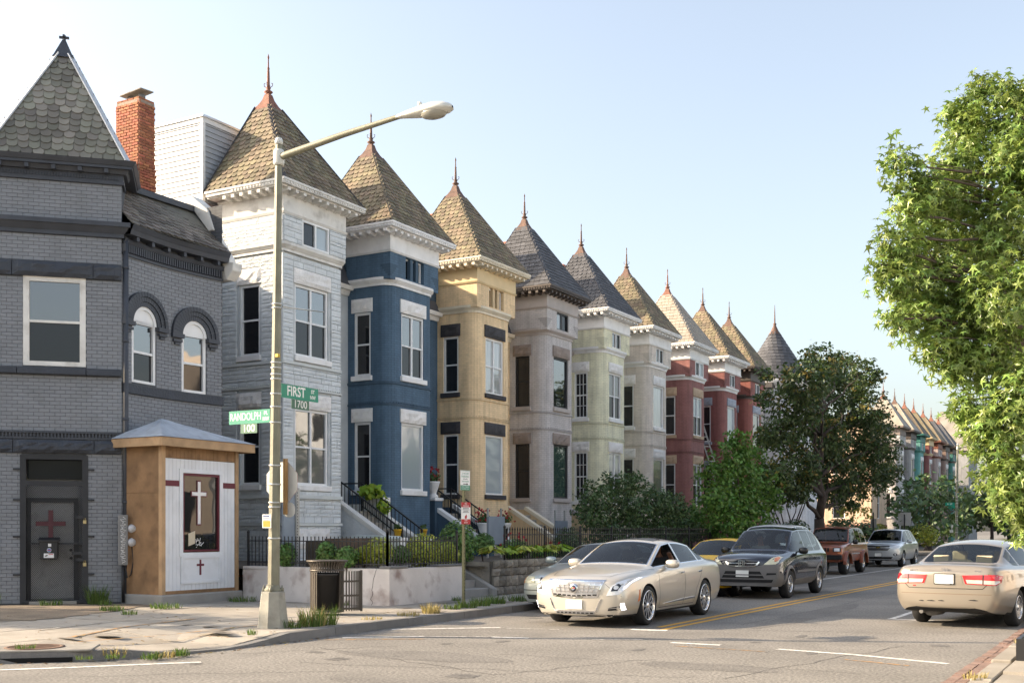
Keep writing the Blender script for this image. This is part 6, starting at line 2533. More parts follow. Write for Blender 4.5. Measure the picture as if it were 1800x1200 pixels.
leaf_cloud(mb, (-20.7, 27.55, 2.78), .42, 230, .2, (.9, 1.1, .6), .2, .3)
leaf_cloud(mb, (-20.3, 27.65, 2.35), .3, 110, .18, (.8, .8, 1.0), .2, .3)
mb.build('foliage', m_lime, t, kind='stuff')
for (x, y, z0, z1, w, lb) in ((-17.6, 29.7, 1.2, 2.05, .95, 'blank grey-blue board on posts before the ochre house steps'), (-17.6, 34.0, 1.25, 1.95, .85, 'blank grey-blue board on posts before the taupe house')):
 t = thing('sign_board', lb, 'board', (x, y, .8))
 mb = MB()
 mb.box((x, y, (z0 + z1) / 2), (.05, w, z1 - z0))
 mb.build('panel', mat('grey_blue_board', (0.24, 0.28, 0.33), rough=.7, var=.08), t)
 for s_ in (-1, 1):
  mb = MB()
  mb.box((x - .06, y + s_ * (w / 2 - .08), 1.55), (.05, .05, 1.5))
  mb.build('post', m_alu, t)
LD = thing('ladder', 'aluminium ladder leaning on the oxblood red house', 'ladder', (-20.6, 58.0, .8))
a, b_ = V((-20.1, 58.35, 2.2)), V((-21.55, 57.65, 7.4))
for s_ in (-1, 1):
 mb = MB()
 o_ = V((.1, .17, 0)) * s_
 mb.bar(a + o_ - (b_ - a) * .2, b_ + o_, .05, .07)
 mb.build('rail', m_alu, LD)
for k in range(20):
 p = a.lerp(b_, k / 20)
 mb = MB()
 mb.bar(p - V((.12, .2, 0)), p + V((.12, .2, 0)), .035, .035)
 mb.build('rung', m_alu, LD)
t = thing('utility_panel', 'tall blue-grey metal panel with a dotted edge behind the fence, beside the stop sign', 'panel', (-16.5, 19, .8))
mb = MB()
mb.box((-16.5, 19.0, 1.75), (.05, .36, 1.5))
mb.build('panel', mat('grey_blue_board', (.24, .28, .33)), t)
mb = MB()
mb.box((-16.46, 19.24, 1.65), (.05, .1, 1.8))
mb.build('post', m_alu, t)
mb = MB()
for k in range(24):
 mb.box((-16.433, 19.22, .95 + k * .065), (.004, .02, .025))
mb.build('hole', m_void, t, kind='stuff')
t = thing('wooden_planter', 'long brown plank planter box behind the fence above the litter bin', 'planter box', (-15.9, 20.4, .8))
for k in range(9):
 mb = MB()
 mb.box((-15.9, 19.6 + k * .19, 1.12), (.04, .18, .66))
 mb.build('plank', m_brnw, t)
mb = MB()
mb.box((-16.2, 20.36, 1.1), (.5, 1.7, .6))
mb.build('soil', m_soil, t)
t = thing('cart', 'pale grey-green lidded yard cart among the plants before the grey house', 'cart', (-17.6, 23.6, .8))
mb = MB()
mb.prism([V((-17.9, 23.2, .8)), V((-17.2, 23.2, .8)), V((-17.1, 23.2, 1.42)), V((-18, 23.2, 1.42))], (0, .8, 0))
mb.build('body', mat('pale_plastic', (.45, .5, .48), rough=.5), t)
mb = MB()
mb.hexa([V((-18.05, 23.15, 1.42)), V((-17.05, 23.15, 1.42)), V((-17.05, 24.05, 1.42)), V((-18.05, 24.05, 1.42)), V((-18.0, 23.2, 1.5)), V((-17.1, 23.2, 1.48)), V((-17.1, 24, 1.48)), V((-18, 24, 1.5))])
mb.build('lid', mat('pale_plastic', (.45, .5, .48)), t)
# farther street furniture
lam2 = copy_tree(SL)
lam2.location = (-12.6, 84.0, .13)
tag(lam2, 'far street lamp across the cross street, carrying a small green sign and white boxes')
t = thing('street_sign', 'small far green street sign on the distant lamp', 'street sign', (-12.6, 84, 3.2), 'street signs')
mb = MB()
mb.obox(V((-13.3, 83.88, 3.35)), (1, 0, 0), (0, -1, 0), .62, .01, .22)
mb.obox(V((-13.1, 83.88, 3.17)), (1, 0, 0), (0, -1, 0), .45, .01, .17)
mb.build('panel', m_sgreen, t)
mb = text_mb('S  ST', .16, V((-12.99, 83.865, 3.46)), V((1, 0, 0)), V((0, -1, 0)), depth=.001)
mb.build('lettering', m_sw, t)
t = thing('control_box', 'pale control boxes strapped to the distant street lamp', 'control box', (-12.6, 84, 1.0))
for (dx, z, w, h) in ((-.28, 1.75, .2, .55), (.05, .7, .34, .55), (.36, .62, .3, .4)):
 mb = MB()
 mb.box((-12.6 + dx, 83.8, z), (w, .2, h))
 mb.build('box', m_lhead, t, bevel=.01)
for (px_, py_, w, h, zc, lb) in ((-12.9, 67.5, .70, .75, 2.28, 'square blank-backed road sign on a dark post before the leafy shrubs'), (-12.9, 59.5, .3, .45, 2.0, 'narrow pale sign on a thin post near the silver crossover')):
 t = thing('road_sign', lb, 'road sign', (px_, py_, .13))
 mb = MB()
 mb.box((px_, py_, zc), (w, .02, h))
 mb.build('panel', m_alu, t)
 mb = MB()
 mb.box((px_, py_ - .04, 1.25), (.06, .05, 2.6))
 mb.build('post', m_iron, t)
# metal edged tree box at the right kerb
tb = thing('tree_box', 'dark metal-edged tree box full of weeds at the right kerb', 'tree box', (-1.0, 15.6, .1))
mb = MB()
for a, b_, c_, d_ in ((-1.52, 0.6, 14.55, 14.60), (-1.52, -1.47, 14.60, 17.6), (-1.52, .6, 17.6, 17.65), (.55, .6, 14.6, 17.6)):
 mb.box(((a + b_) / 2, (c_ + d_) / 2, .22), (b_ - a, d_ - c_, .26))
mb.build('edging', m_iron, tb)
mb = MB()
mb.box((-.46, 16.1, .16), (2.0, 2.96, .12))
mb.build('soil', m_soil, tb)
mb = MB()
for _ in range(26):
 leaf_cloud(mb, (R.uniform(-1.4, .3), R.uniform(14.7, 17.4), .36), .24, 26, .13, (1, 1, .8), .1)
mb.build('weeds', m_leafy, tb, kind='stuff')
# ------------------------------------------------------------------ cars
def paint(name, c, metal=.35, rough=.32, flake=.05):
 return mat(name, c, rough=rough, metal=metal, var=flake, vs_=1.2, coat=.8, spec=.5)
P_CHAMP = paint('champagne_paint', (0.57, 0.525, 0.455), .5, .30)
P_GOLD = paint('gold_beige_paint', (0.29, 0.255, 0.21), .45, .28)
P_BLK = paint('blue_black_paint', (0.012, 0.015, 0.028), .2, .14)
P_YEL = mat('yellow_paint', (0.86, 0.50, 0.008), rough=.4, var=.04, spec=.3, coat=.12)
P_RUST = paint('burnt_red_paint', (0.24, 0.062, 0.024), .3, .35)
P_SIL = paint('silver_paint', (0.50, 0.52, 0.54), .6, .32)
P_GRN = paint('grey_green_paint', (0.36, 0.40, 0.39), .5, .34)
P_WHT = paint('white_car_paint', (0.72, 0.72, 0.72), 0, .3)
P_NAVY = paint('navy_paint', (0.03, 0.045, 0.09), .3, .25)
m_clad = mat('grey_cladding', (0.135, 0.13, 0.128), rough=.6, var=.08)
m_tyre = mat('tyre_rubber', (0.016, 0.016, 0.017), rough=.85, var=.2, vs_=8)
m_chr = mat('chrome', (0.75, 0.75, 0.76), rough=.08, metal=1.0, var=0)
m_alloy = mat('alloy_wheel', (0.55, 0.55, 0.56), rough=.22, metal=.9, var=.05)
m_und = mat('underbody_black', (0.010, 0.010, 0.011), rough=.9, var=0)
m_gtrim = mat('glass_surround_black', (0.012, 0.012, 0.013), rough=.3, var=0)
m_lens = mat('headlamp_lens', (0.74, 0.76, 0.80), rough=.1, metal=.1, var=.1, coat=1)
m_lensy = mat('yellowed_headlamp_lens', (0.60, 0.58, 0.42), rough=.2, metal=.1, var=.1, coat=.6)
m_amber = mat('amber_lens', (0.62, 0.20, 0.07), rough=.2, var=.1, coat=.6)
m_tail = mat('tail_lens_red', (0.48, 0.012, 0.02), rough=.12, var=.08, coat=1)
m_tailc = mat('tail_lens_clear', (0.62, 0.55, 0.50), rough=.15, metal=.2, var=.2, coat=1)
m_plate = mat('blank_number_plate', (0.72, 0.73, 0.71), rough=.5, var=.03)
m_mesh = mat('grille_mesh_silver', (0.42, 0.42, 0.44), rough=.3, metal=.8, var=.1)
m_seatd = mat('dark_leather', (0.035, 0.03, 0.028), rough=.6, var=.1)
m_seatb = mat('beige_leather', (0.42, 0.35, 0.23), rough=.6, var=.08)
m_dash = mat('dashboard', (0.03, 0.03, 0.032), rough=.7, var=.1)
g_car = clear_glass('car_glass', (0.62, 0.68, 0.67), .05, .8)
g_tint = clear_glass('car_glass_tinted', (0.22, 0.24, 0.23), .05, .8)
m_blue = mat('emblem_dark', (0.02, 0.025, 0.04), rough=.3, var=0)
m_goldb = mat('emblem_gold', (0.62, 0.45, 0.10), rough=.25, metal=.8, var=0)
m_lit = bpy.data.materials.new('lit_running_lamp')
m_lit.use_nodes = True
m_lit.node_tree.nodes['Principled BSDF'].inputs['Emission Color'].default_value = (.95, .93, 1, 1)
m_lit.node_tree.nodes['Principled BSDF'].inputs['Emission Strength'].default_value = 1.1
XTS = [
 (0.00, .20, .58, .34, .66, .52, .70, .70, .66, .76, .60, .80, .45, .82),
 (0.07, .19, .70, .34, .81, .53, .84, .73, .79, .80, .70, .84, .50, .86),
 (0.28, .19, .80, .34, .905, .56, .925, .79, .865, .865, .765, .90, .55, .915),
 (0.65, .19, .84, .35, .93, .60, .94, .85, .895, .92, .80, .95, .58, .965),
 (1.02, .19, .84, .36, .935, .62, .945, .89, .91, .96, .81, .99, .60, 1.01),
 (1.48, .19, .84, .36, .925, .64, .945, .93, .915, .995, .835, 1.03, .73, 1.065),
 (1.90, .19, .84, .36, .925, .65, .945, .95, .915, 1.005, .85, 1.25, .67, 1.305),
 (2.30, .19, .84, .36, .925, .66, .945, .965, .915, 1.015, .855, 1.425, .60, 1.49),
 (2.72, .19, .84, .36, .925, .66, .945, .98, .915, 1.025, .855, 1.465, .59, 1.535),
 (3.25, .19, .84, .36, .93, .67, .945, .99, .915, 1.04, .85, 1.455, .585, 1.53),
 (3.75, .19, .84, .37, .935, .68, .945, 1.005, .91, 1.055, .835, 1.385, .575, 1.455),
 (4.10, .20, .83, .38, .93, .69, .94, 1.015, .90, 1.065, .815, 1.255, .62, 1.31),
 (4.45, .22, .80, .39, .91, .69, .925, 1.015, .885, 1.075, .795, 1.105, .67, 1.13),
 (4.85, .24, .76, .40, .88, .68, .895, .99, .86, 1.06, .77, 1.09, .6, 1.11),
 (5.07, .26, .70, .41, .80, .64, .83, .94, .78, 1.04, .70, 1.07, .55, 1.085),
 (5.13, .30, .60, .42, .70, .62, .72, .88, .68, .98, .60, 1.0, .45, 1.01)]
XTS_G = dict(ws=(5, 7), side=[(5, 8), (8, 10), (10, 11)], rg=(10, 12), open=(3,))
ACC = [
 (0.00, .22, .58, .34, .66, .50, .70, .64, .66, .70, .58, .73, .45, .75),
 (0.07, .20, .70, .34, .80, .52, .82, .68, .77, .75, .68, .78, .50, .80),
 (0.30, .19, .78, .34, .88, .55, .90, .75, .85, .82, .75, .855, .55, .87),
 (0.95, .19, .82, .35, .905, .60, .92, .86, .885, .92, .80, .945, .6, .965),
 (1.35, .19, .82, .35, .905, .62, .92, .90, .89, .955, .82, .98, .72, 1.01),
 (1.80, .19, .82, .35, .905, .63, .92, .915, .89, .965, .83, 1.20, .66, 1.25),
 (2.20, .19, .82, .35, .905, .64, .92, .93, .89, .975, .835, 1.375, .585, 1.44),
 (2.65, .19, .82, .35, .905, .65, .92, .94, .89, .985, .835, 1.41, .575, 1.475),
 (3.15, .19, .82, .35, .905, .66, .92, .95, .89, .99, .83, 1.395, .57, 1.46),
 (3.50, .19, .82, .36, .905, .67, .92, .955, .885, 1.0, .82, 1.34, .565, 1.405),
 (3.85, .20, .82, .37, .905, .68, .915, .96, .88, 1.01, .81, 1.185, .625, 1.235),
 (4.15, .22, .80, .38, .90, .68, .91, .965, .87, 1.025, .80, 1.045, .68, 1.07),
 (4.50, .25, .77, .40, .885, .68, .895, .965, .85, 1.03, .78, 1.05, .64, 1.07),
 (4.72, .27, .73, .42, .85, .67, .865, .95, .82, 1.02, .74, 1.045, .6, 1.06),
 (4.79, .30, .68, .44, .80, .66, .815, .90, .78, .99, .70, 1.015, .55, 1.03),
 (4.83, .34, .62, .46, .74, .64, .76, .82, .74, .90, .66, .93, .5, .945)]
ACC_G = dict(ws=(4, 6), side=[(4, 7), (7, 9), (9, 10)], rg=(9, 11))
CRV = [
 (0.00, .31, .60, .43, .70, .58, .74, .80, .70, .90, .62, .95, .46, .97),
 (0.07, .29, .72, .43, .83, .60, .86, .84, .81, .96, .71, 1.0, .5, 1.02),
 (0.30, .29, .78, .44, .88, .63, .895, .91, .845, 1.02, .74, 1.06, .55, 1.08),
 (0.86, .29, .80, .45, .895, .68, .90, .98, .86, 1.075, .77, 1.11, .58, 1.13),
 (1.20, .29, .80, .45, .895, .70, .90, 1.01, .875, 1.09, .815, 1.13, .72, 1.15),
 (1.55, .29, .80, .45, .895, .70, .90, 1.02, .88, 1.07, .84, 1.40, .675, 1.44),
 (1.90, .29, .80, .45, .895, .70, .90, 1.025, .88, 1.07, .845, 1.61, .615, 1.665),
 (2.40, .29, .80, .45, .895, .70, .90, 1.03, .88, 1.075, .845, 1.655, .61, 1.71),
 (3.20, .29, .80, .45, .895, .70, .90, 1.035, .875, 1.08, .84, 1.655, .60, 1.71),
 (3.95, .30, .80, .46, .89, .71, .895, 1.035, .87, 1.08, .83, 1.625, .59, 1.68),
 (4.25, .31, .78, .47, .87, .72, .88, 1.035, .86, 1.085, .81, 1.57, .58, 1.63),
 (4.47, .35, .72, .50, .83, .72, .85, 1.0, .83, 1.08, .77, 1.12, .66, 1.13),
 (4.54, .40, .62, .52, .75, .70, .77, .95, .74, 1.01, .66, 1.03, .52, 1.04)]
CRV_G = dict(ws=(4, 6), side=[(4, 7), (7, 8), (8, 9)], rg=(10, 11))
XJ = [
 (0.00, .45, .62, .52, .72, .66, .76, .84, .74, .94, .68, .98, .5, .99),
 (0.04, .44, .70, .52, .78, .68, .81, .88, .79, 1.0, .73, 1.035, .55, 1.045),
 (0.25, .44, .74, .54, .81, .72, .83, .98, .81, 1.055, .75, 1.085, .56, 1.095),
 (0.75, .44, .74, .55, .82, .75, .835, 1.03, .82, 1.085, .77, 1.11, .58, 1.12),
 (1.30, .44, .74, .55, .82, .76, .835, 1.06, .825, 1.10, .79, 1.135, .72, 1.15),
 (1.50, .44, .74, .55, .82, .76, .835, 1.06, .825, 1.10, .80, 1.38, .69, 1.40),
 (1.72, .44, .74, .55, .82, .76, .835, 1.06, .825, 1.10, .80, 1.645, .645, 1.69),
 (2.30, .44, .74, .55, .82, .76, .835, 1.06, .825, 1.10, .80, 1.69, .64, 1.74),
 (3.10, .44, .74, .55, .82, .76, .835, 1.06, .825, 1.10, .80, 1.69, .635, 1.74),
 (3.95, .46, .74, .57, .82, .77, .83, 1.06, .82, 1.10, .79, 1.665, .63, 1.71),
 (4.08, .48, .74, .58, .81, .78, .825, 1.06, .81, 1.10, .78, 1.60, .62, 1.65),
 (4.24, .52, .70, .60, .78, .78, .80, 1.04, .78, 1.09, .74, 1.13, .62, 1.14),
 (4.28, .55, .62, .62, .72, .76, .73, .98, .7, 1.03, .64, 1.06, .5, 1.07)]
XJ_G = dict(ws=(4, 6), side=[(4, 7), (7, 8), (8, 9)], rg=(10, 11))
def scale_tab(t, sl=1, sw=1, sh=1):
 return [tuple([r[0] * sl] + [q * (sh if k % 2 == 0 else sw) for k, q in enumerate(r[1:])]) for r in t]
class Car:
 def __init__(s, name, label, cat, tab, G, front_axle, rear_axle, wheel_r, body_m, tyre_w=.22, clad=None, glass=None, side_glass=None, trim=None, group=None, arch=1.13, noses=(.10, .05), track=None):
  s.tab, s.G = tab, G
  s.root = thing(name, label, cat, (0, 0, 0), group)
  s.mid = (front_axle + rear_axle) / 2
  s.fa, s.ra, s.wr = front_axle - s.mid, rear_axle - s.mid, wheel_r
  s.body_m = body_m
  n = len(tab)
  bm = bmesh.new()
  cr = bm.edges.layers.float.new('crease_edge')
  grid = {}
  def cols(r):
   ss, zb, wb, zl, wl, zm, wm, zs_, ws, zw, ww, zr, wr, zc = r
   return [(0, zb), (wb, zb), (wl, zl), (wm, zm), (ws, zs_), (ww, zw), (wr, zr), (wr * .55, zc - (zc - zr) * .28), (0, zc)]
  for i, r in enumerate(tab):
   for j, (x, z) in enumerate(cols(r)):
    y = r[0] - s.mid
    v = bm.verts.new((x, y, z))
    grid[i, j, 1] = v
    grid[i, j, -1] = v if x == 0 else bm.verts.new((-x, y, z))
  def mi_of(i, j):
   if j in (6, 7):
    if G['ws'][0] <= i < G['ws'][1]:
     return 1
    if G['rg'][0] <= i < G['rg'][1]:
     return 2
   if j == 5:
    for k, (a, b) in enumerate(G['side']):
     if a <= i < b:
      return 3 + k
   if j == 0:
    return 8
   if clad and clad(i, j):
    return 9
   return 0
  for i in range(n - 1):
   for j in range(8):
    for sd in (1, -1):
     q = [grid[i, j, sd], grid[i + 1, j, sd], grid[i + 1, j + 1, sd], grid[i, j + 1, sd]]
     q = list(dict.fromkeys(q))
     if sd < 0:
      q.reverse()
     f = bm.faces.new(q)
     m = mi_of(i, j)
     f.material_index = m + (10 if 3 <= m <= 6 and sd < 0 else 0)
  for i, sg, bulge in ((0, -1, noses[0]), (n - 1, 1, noses[1])):
   mids = {}
   for j in range(1, 8):
    x, z = cols(tab[i])[j]
    mids[j] = bm.verts.new((0, tab[i][0] - s.mid + sg * bulge, z))
   mids[0], mids[8] = grid[i, 0, 1], grid[i, 8, 1]
   for j in range(8):
    for sd in (1, -1):
     q = [grid[i, j, sd], mids[j], mids[j + 1], grid[i, j + 1, sd]]
     q = list(dict.fromkeys(q))
     if (sd > 0) == (sg > 0):
      q.reverse()
     f = bm.faces.new(q)
     f.material_index = 9 if clad and clad(i, j) else 0
  bm.normal_update()
  bmesh.ops.recalc_face_normals(bm, faces=bm.faces)
  bm.edges.ensure_lookup_table()
  for e in bm.edges:
   a = {f.material_index % 10 for f in e.link_faces}
   if len(a) > 1 and any(1 <= x <= 6 for x in a):
    e[cr] = .55
   elif 9 in a and len(a) > 1:
    e[cr] = .5
  for i in range(n - 1):
   for sd in (1, -1):
    for j, val in ((1, .6), (4, .28), (5, .35)):
     e = bm.edges.get((grid[i, j, sd], grid[i + 1, j, sd]))
     if e:
      e[cr] = max(e[cr], val)
  me = bpy.data.meshes.new('cage')
  bm.to_mesh(me)
  bm.free()
  for k in range(20):
   me.materials.append(body_m)
  ob = bpy.data.objects.new('cage', me)
  col.objects.link(ob)
  sd_ = ob.modifiers.new('s', 'SUBSURF')
  sd_.levels = sd_.render_levels = 2
  dgx = bpy.context.evaluated_depsgraph_get()
  mfull = bpy.data.meshes.new_from_object(ob.evaluated_get(dgx))
  fb = bmesh.new()
  fb.from_mesh(mfull)
  s.bvh = BVHTree.FromBMesh(fb)
  fb.free()
  cut = []
  for ya in (s.fa, s.ra):
   cb = MB()
   cb.lathe([(wheel_r * arch, -1.3), (wheel_r * arch, 1.3)], (0, ya, wheel_r), 40, ax=(1, 0, 0))
   cm = cb.mesh('cut', body_m)
   for k in range(19):
    cm.materials.append(body_m)
   for p in cm.polygons:
    p.material_index = 7
   co = bpy.data.objects.new('cut', cm)
   col.objects.link(co)
   md = ob.modifiers.new('b', 'BOOLEAN')
   md.operation = 'DIFFERENCE'
   md.object = co
   md.solver = 'EXACT'
   cut.append(co)
  dgx = bpy.context.evaluated_depsgraph_get()
  m2 = bpy.data.meshes.new_from_object(ob.evaluated_get(dgx))
  for o in [ob] + cut:
   bpy.data.objects.remove(o)
  bm = bmesh.new()
  bm.from_mesh(m2)
  s.open = G.get('open', ())
  gl = {1: ('windscreen', glass or g_car), 2: ('rear_window', glass or g_car)}
  for k in (3, 4, 5, 6):
   for kk in (k, k + 10):
    gl[kk] = ('side_window', side_glass or glass or g_car)
  tr = trim or m_gtrim
  for k in gl:
   fs = [f for f in bm.faces if f.material_index == k]
   if not fs:
    continue
   big = k in (1, 2)
   for t, m in ((.030 if big else .022, 0 if big else (0)), (.022 if big else .016, 17)):
    r_ = bmesh.ops.inset_region(bm, faces=fs, thickness=t, depth=0, use_boundary=True, use_even_offset=True)
    for f in r_['faces']:
     f.material_index = m
   for f in fs:
    f.material_index = k
  bm.normal_update()
  for f in bm.faces:
   f.smooth = True
   c_ = f.calc_center_median()
   if f.material_index == 0 and f.normal.z < -.6 and c_.z < tab[5][1] + .06:
    f.material_index = 8
  for e in bm.edges:
   if len(e.link_faces) == 2 and e.calc_face_angle(0) > rad(32):
    e.smooth = False
  groups = {}
  for f in bm.faces:
   k = f.material_index
   key = {0: 'body', 7: 'wheel_well', 8: 'underbody', 9: 'cladding', 17: 'window_trim'}.get(k, k)
   groups.setdefault(key, []).append(f)
  for key, fs in groups.items():
   if key in s.open:
    continue
   nb = {}
   vv, ff = [], []
   sharp = []
   for f in fs:
    idx = []
    for v in f.verts:
     if v.index not in nb:
      nb[v.index] = len(vv)
      vv.append(v.co.copy())
     idx.append(nb[v.index])
    ff.append(tuple(idx))
   nm, m = (key, {'body': body_m, 'wheel_well': m_und, 'underbody': m_und, 'cladding': m_clad, 'window_trim': tr}[key]) if isinstance(key, str) else gl[key]
   mesh = bpy.data.meshes.new(nm)
   mesh.from_pydata([tuple(v) for v in vv], [], ff)
   mesh.materials.append(m)
   mesh.polygons.foreach_set('use_smooth', [True] * len(ff))
   ed = {}
   for f in fs:
    for e in f.edges:
     if not e.smooth and e.verts[0].index in nb and e.verts[1].index in nb:
      ed[tuple(sorted((nb[e.verts[0].index], nb[e.verts[1].index])))] = 1
   if ed:
    at = mesh.attributes.new('sharp_edge', 'BOOLEAN', 'EDGE')
    for e in mesh.edges:
     if tuple(sorted(e.vertices)) in ed:
      at.data[e.index].value = True
   mesh.update()
   o = bpy.data.objects.new(nm, mesh)
   col.objects.link(o)
   o.parent = s.root
   if key == 'body':
    s.body = o
  bm.free()
  s.track = track or (tab[len(tab) // 2][6] - .01 - tyre_w / 2)
  s.tw = tyre_w
 # conforming pieces -------------------------------------------------
 def patch(s, name, poly, view, m, off=.004, th=.012, mirror=False, step=.07, parent=None, join=None):
  """A piece cut to outline poly, laid on the body as seen from view: front/rear (x, z), left/right (y, z), top (x, y)."""
  A, B, D = {'front': (V((1, 0, 0)), UP, V((0, 1, 0))), 'rear': (V((1, 0, 0)), UP, V((0, -1, 0))), 'left': (V((0, 1, 0)), UP, V((-1, 0, 0))),
                   'right': (V((0, 1, 0)), UP, V((1, 0, 0))), 'top': (V((1, 0, 0)), V((0, 1, 0)), V((0, 0, -1)))}[view]
  mb = join or MB()
  for sg in ((1, -1) if mirror else (1,)):
   p2 = [(x * sg, z) for x, z in poly] if view in ('front', 'rear', 'top') else poly
   if mirror and sg < 0 and view in ('left', 'right'):
    D = -D
   bm = bmesh.new()
   vs_ = [bm.verts.new(A * x + B * z) for x, z in p2]
   bm.faces.new(vs_)
   for ax, lo, hi in ((A, min(p[0] for p in p2), max(p[0] for p in p2)), (B, min(p[1] for p in p2), max(p[1] for p in p2))):
    k = math.floor(lo / step) * step + step * .5
    while k < hi:
     if k > lo + .004:
      bmesh.ops.bisect_plane(bm, geom=bm.verts[:] + bm.edges[:] + bm.faces[:], plane_co=ax * k, plane_no=ax)
     k += step
   for v in bm.verts:
    o = v.co - D * 6
    h = s.bvh.ray_cast(o, D)
    if h[0] is None:
     nr = s.bvh.find_nearest(v.co if view != 'front' else v.co + V((0, s.tab[0][0] - s.mid + .15, 0)))
     c_ = nr[0]
     v.co = c_
    else:
     v.co = h[0]
   bm.normal_update()
   flip = sum((f.normal.dot(D) * f.calc_area() for f in bm.faces)) > 0
   if flip:
    bmesh.ops.reverse_faces(bm, faces=bm.faces[:])
    bm.normal_update()
   nrm = {v: v.normal.copy() if v.normal.length > .1 else -D for v in bm.verts}
   for v in bm.verts:
    v.co += (nrm[v] * .6 - D * .4) * off
   bd = [e for e in bm.edges if len(e.link_faces) == 1]
   idx = {v: i for i, v in enumerate(bm.verts)}
   vv = [v.co.copy() for v in bm.verts]
   nv = len(vv)
   vv += [v.co + D * th for v in bm.verts]
   ff = [tuple(idx[v] for v in f.verts) for f in bm.faces]
   for e in bd:
    lp_ = e.link_loops[0]
    a, b = idx[lp_.vert], idx[lp_.link_loop_next.vert]
    ff.append((b, a, a + nv, b + nv))
   mb.raw(vv, ff, smooth=False)
   bm.free()
  if join:
   return None
  return mb.build(name, m, parent or s.root)
 def hit(s, a, b, view):
  A, B, D = {'front': (V((1, 0, 0)), UP, V((0, 1, 0))), 'rear': (V((1, 0, 0)), UP, V((0, -1, 0))), 'left': (V((0, 1, 0)), UP, V((-1, 0, 0))), 'top': (V((1, 0, 0)), V((0, 1, 0)), V((0, 0, -1)))}[view]
  h = s.bvh.ray_cast(A * a + B * b - D * 6, D)
  return h[0] if h[0] is not None else A * a + B * b
 def seam(s, pts, view='left', w=.012, mirror=True, m=None):
  mb = MB()
  for (a, b) in zip(pts, pts[1:]):
   d = V((b[0] - a[0], b[1] - a[1]))
   L_ = d.length
   if L_ < 1e-4:
    continue
   d /= L_
   nx = V((-d.y, d.x)) * w / 2
   k = max(1, int(L_ / .08))
   for q in range(k):
    p0, p1 = V(a) + d * (L_ * q / k), V(a) + d * (L_ * (q + 1) / k)
    for sg in ((1, -1) if mirror else (1,)):
     c = []
     for p in (p0 - nx, p1 - nx, p1 + nx, p0 + nx):
      h = s.hit(p.x, p.y, view)
      off = {'left': V((.0022, 0, 0)), 'front': V((0, -.0022, 0)), 'rear': V((0, .0022, 0)), 'top': V((0, 0, .0022))}[view]
      h = h + off
      c.append(V((h.x * sg, h.y, h.z)))
     mb.face(c)
  return mb.build('panel_seam', m or m_gtrim, s.root, kind='stuff')
 def wheels(s, rim_r, spokes, rim_m, style='multi', dish=.05):
  w, r = s.tw, s.wr
  for ya in (s.fa, s.ra):
   for sd in (1, -1):
    c = V((s.track * sd, ya, r))
    ax = V((sd, 0, 0))
    mb = MB()
    mb.lathe([(rim_r - .01, -w / 2 + .02), (rim_r + .01, -w / 2), (r - .03, -w / 2), (r - .004, -w / 2 + .03), (r, 0), (r - .004, w / 2 - .03), (r - .03, w / 2), (rim_r + .012, w / 2), (rim_r - .002, w / 2 - .012)], c, 40, ax=ax, cap=False)
    t = mb.build('wheel', m_tyre, s.root)
    mb = MB()
    mb.lathe([(rim_r, w / 2 - .006), (rim_r - .004, w / 2 + .002), (rim_r - .02, w / 2 - .002), (rim_r - .03, w / 2 - .05), (rim_r - .04, -w / 2 + .03)], c, 40, ax=ax)
    mb.f = [f for f in mb.f if len(f) < 20]
    mb.m = mb.m[:len(mb.f)]
    hub = w / 2 - .02
    mb.lathe([(0, hub + .01), (.03, hub + .008), (.06, hub - .01), (.075, hub - .05)], c, 20, ax=ax)
    up0 = V((0, 0, 1))
    fw = V((0, 1, 0))
    for k in range(spokes):
     a = 2 * math.pi * (k + .25) / spokes
     offs = (-.09, .09) if style == 'multi' else (0,)
     for da in offs:
      d0 = up0 * math.cos(a + da * .35) + fw * math.sin(a + da * .35)
      d1 = up0 * math.cos(a + da) + fw * math.sin(a + da)
      t_ = ax.cross(d1)
      w0, w1 = (.016, .012) if style == 'multi' else (.040, .055)
      p0, p1 = c + d0 * .055 + ax * (hub - .005), c + d1 * (rim_r - .012) + ax * (hub - .012 + dish * .3)
      th_ = ax * -.03
      q = [p0 - t_ * w0, p0 + t_ * w0, p1 + t_ * w1, p1 - t_ * w1]
      mid = (p0 + p1) / 2 + ax * .012
      q2 = [p0 + th_ - t_ * w0, p0 + th_ + t_ * w0, p1 + th_ + t_ * w1, p1 + th_ - t_ * w1]
      mb.raw(q + q2, [(0, 1, 2, 3) if sd > 0 else (3, 2, 1, 0), (0, 4, 5, 1), (1, 5, 6, 2), (3, 2, 6, 7), (0, 3, 7, 4)])
    mb.build('rim', rim_m, t)
    mb = MB()
    mb.lathe([(rim_r - .03, hub - .09), (rim_r - .03, hub - .085)], c, 28, ax=ax)
    mb.build('brake_disc', m_und, t)
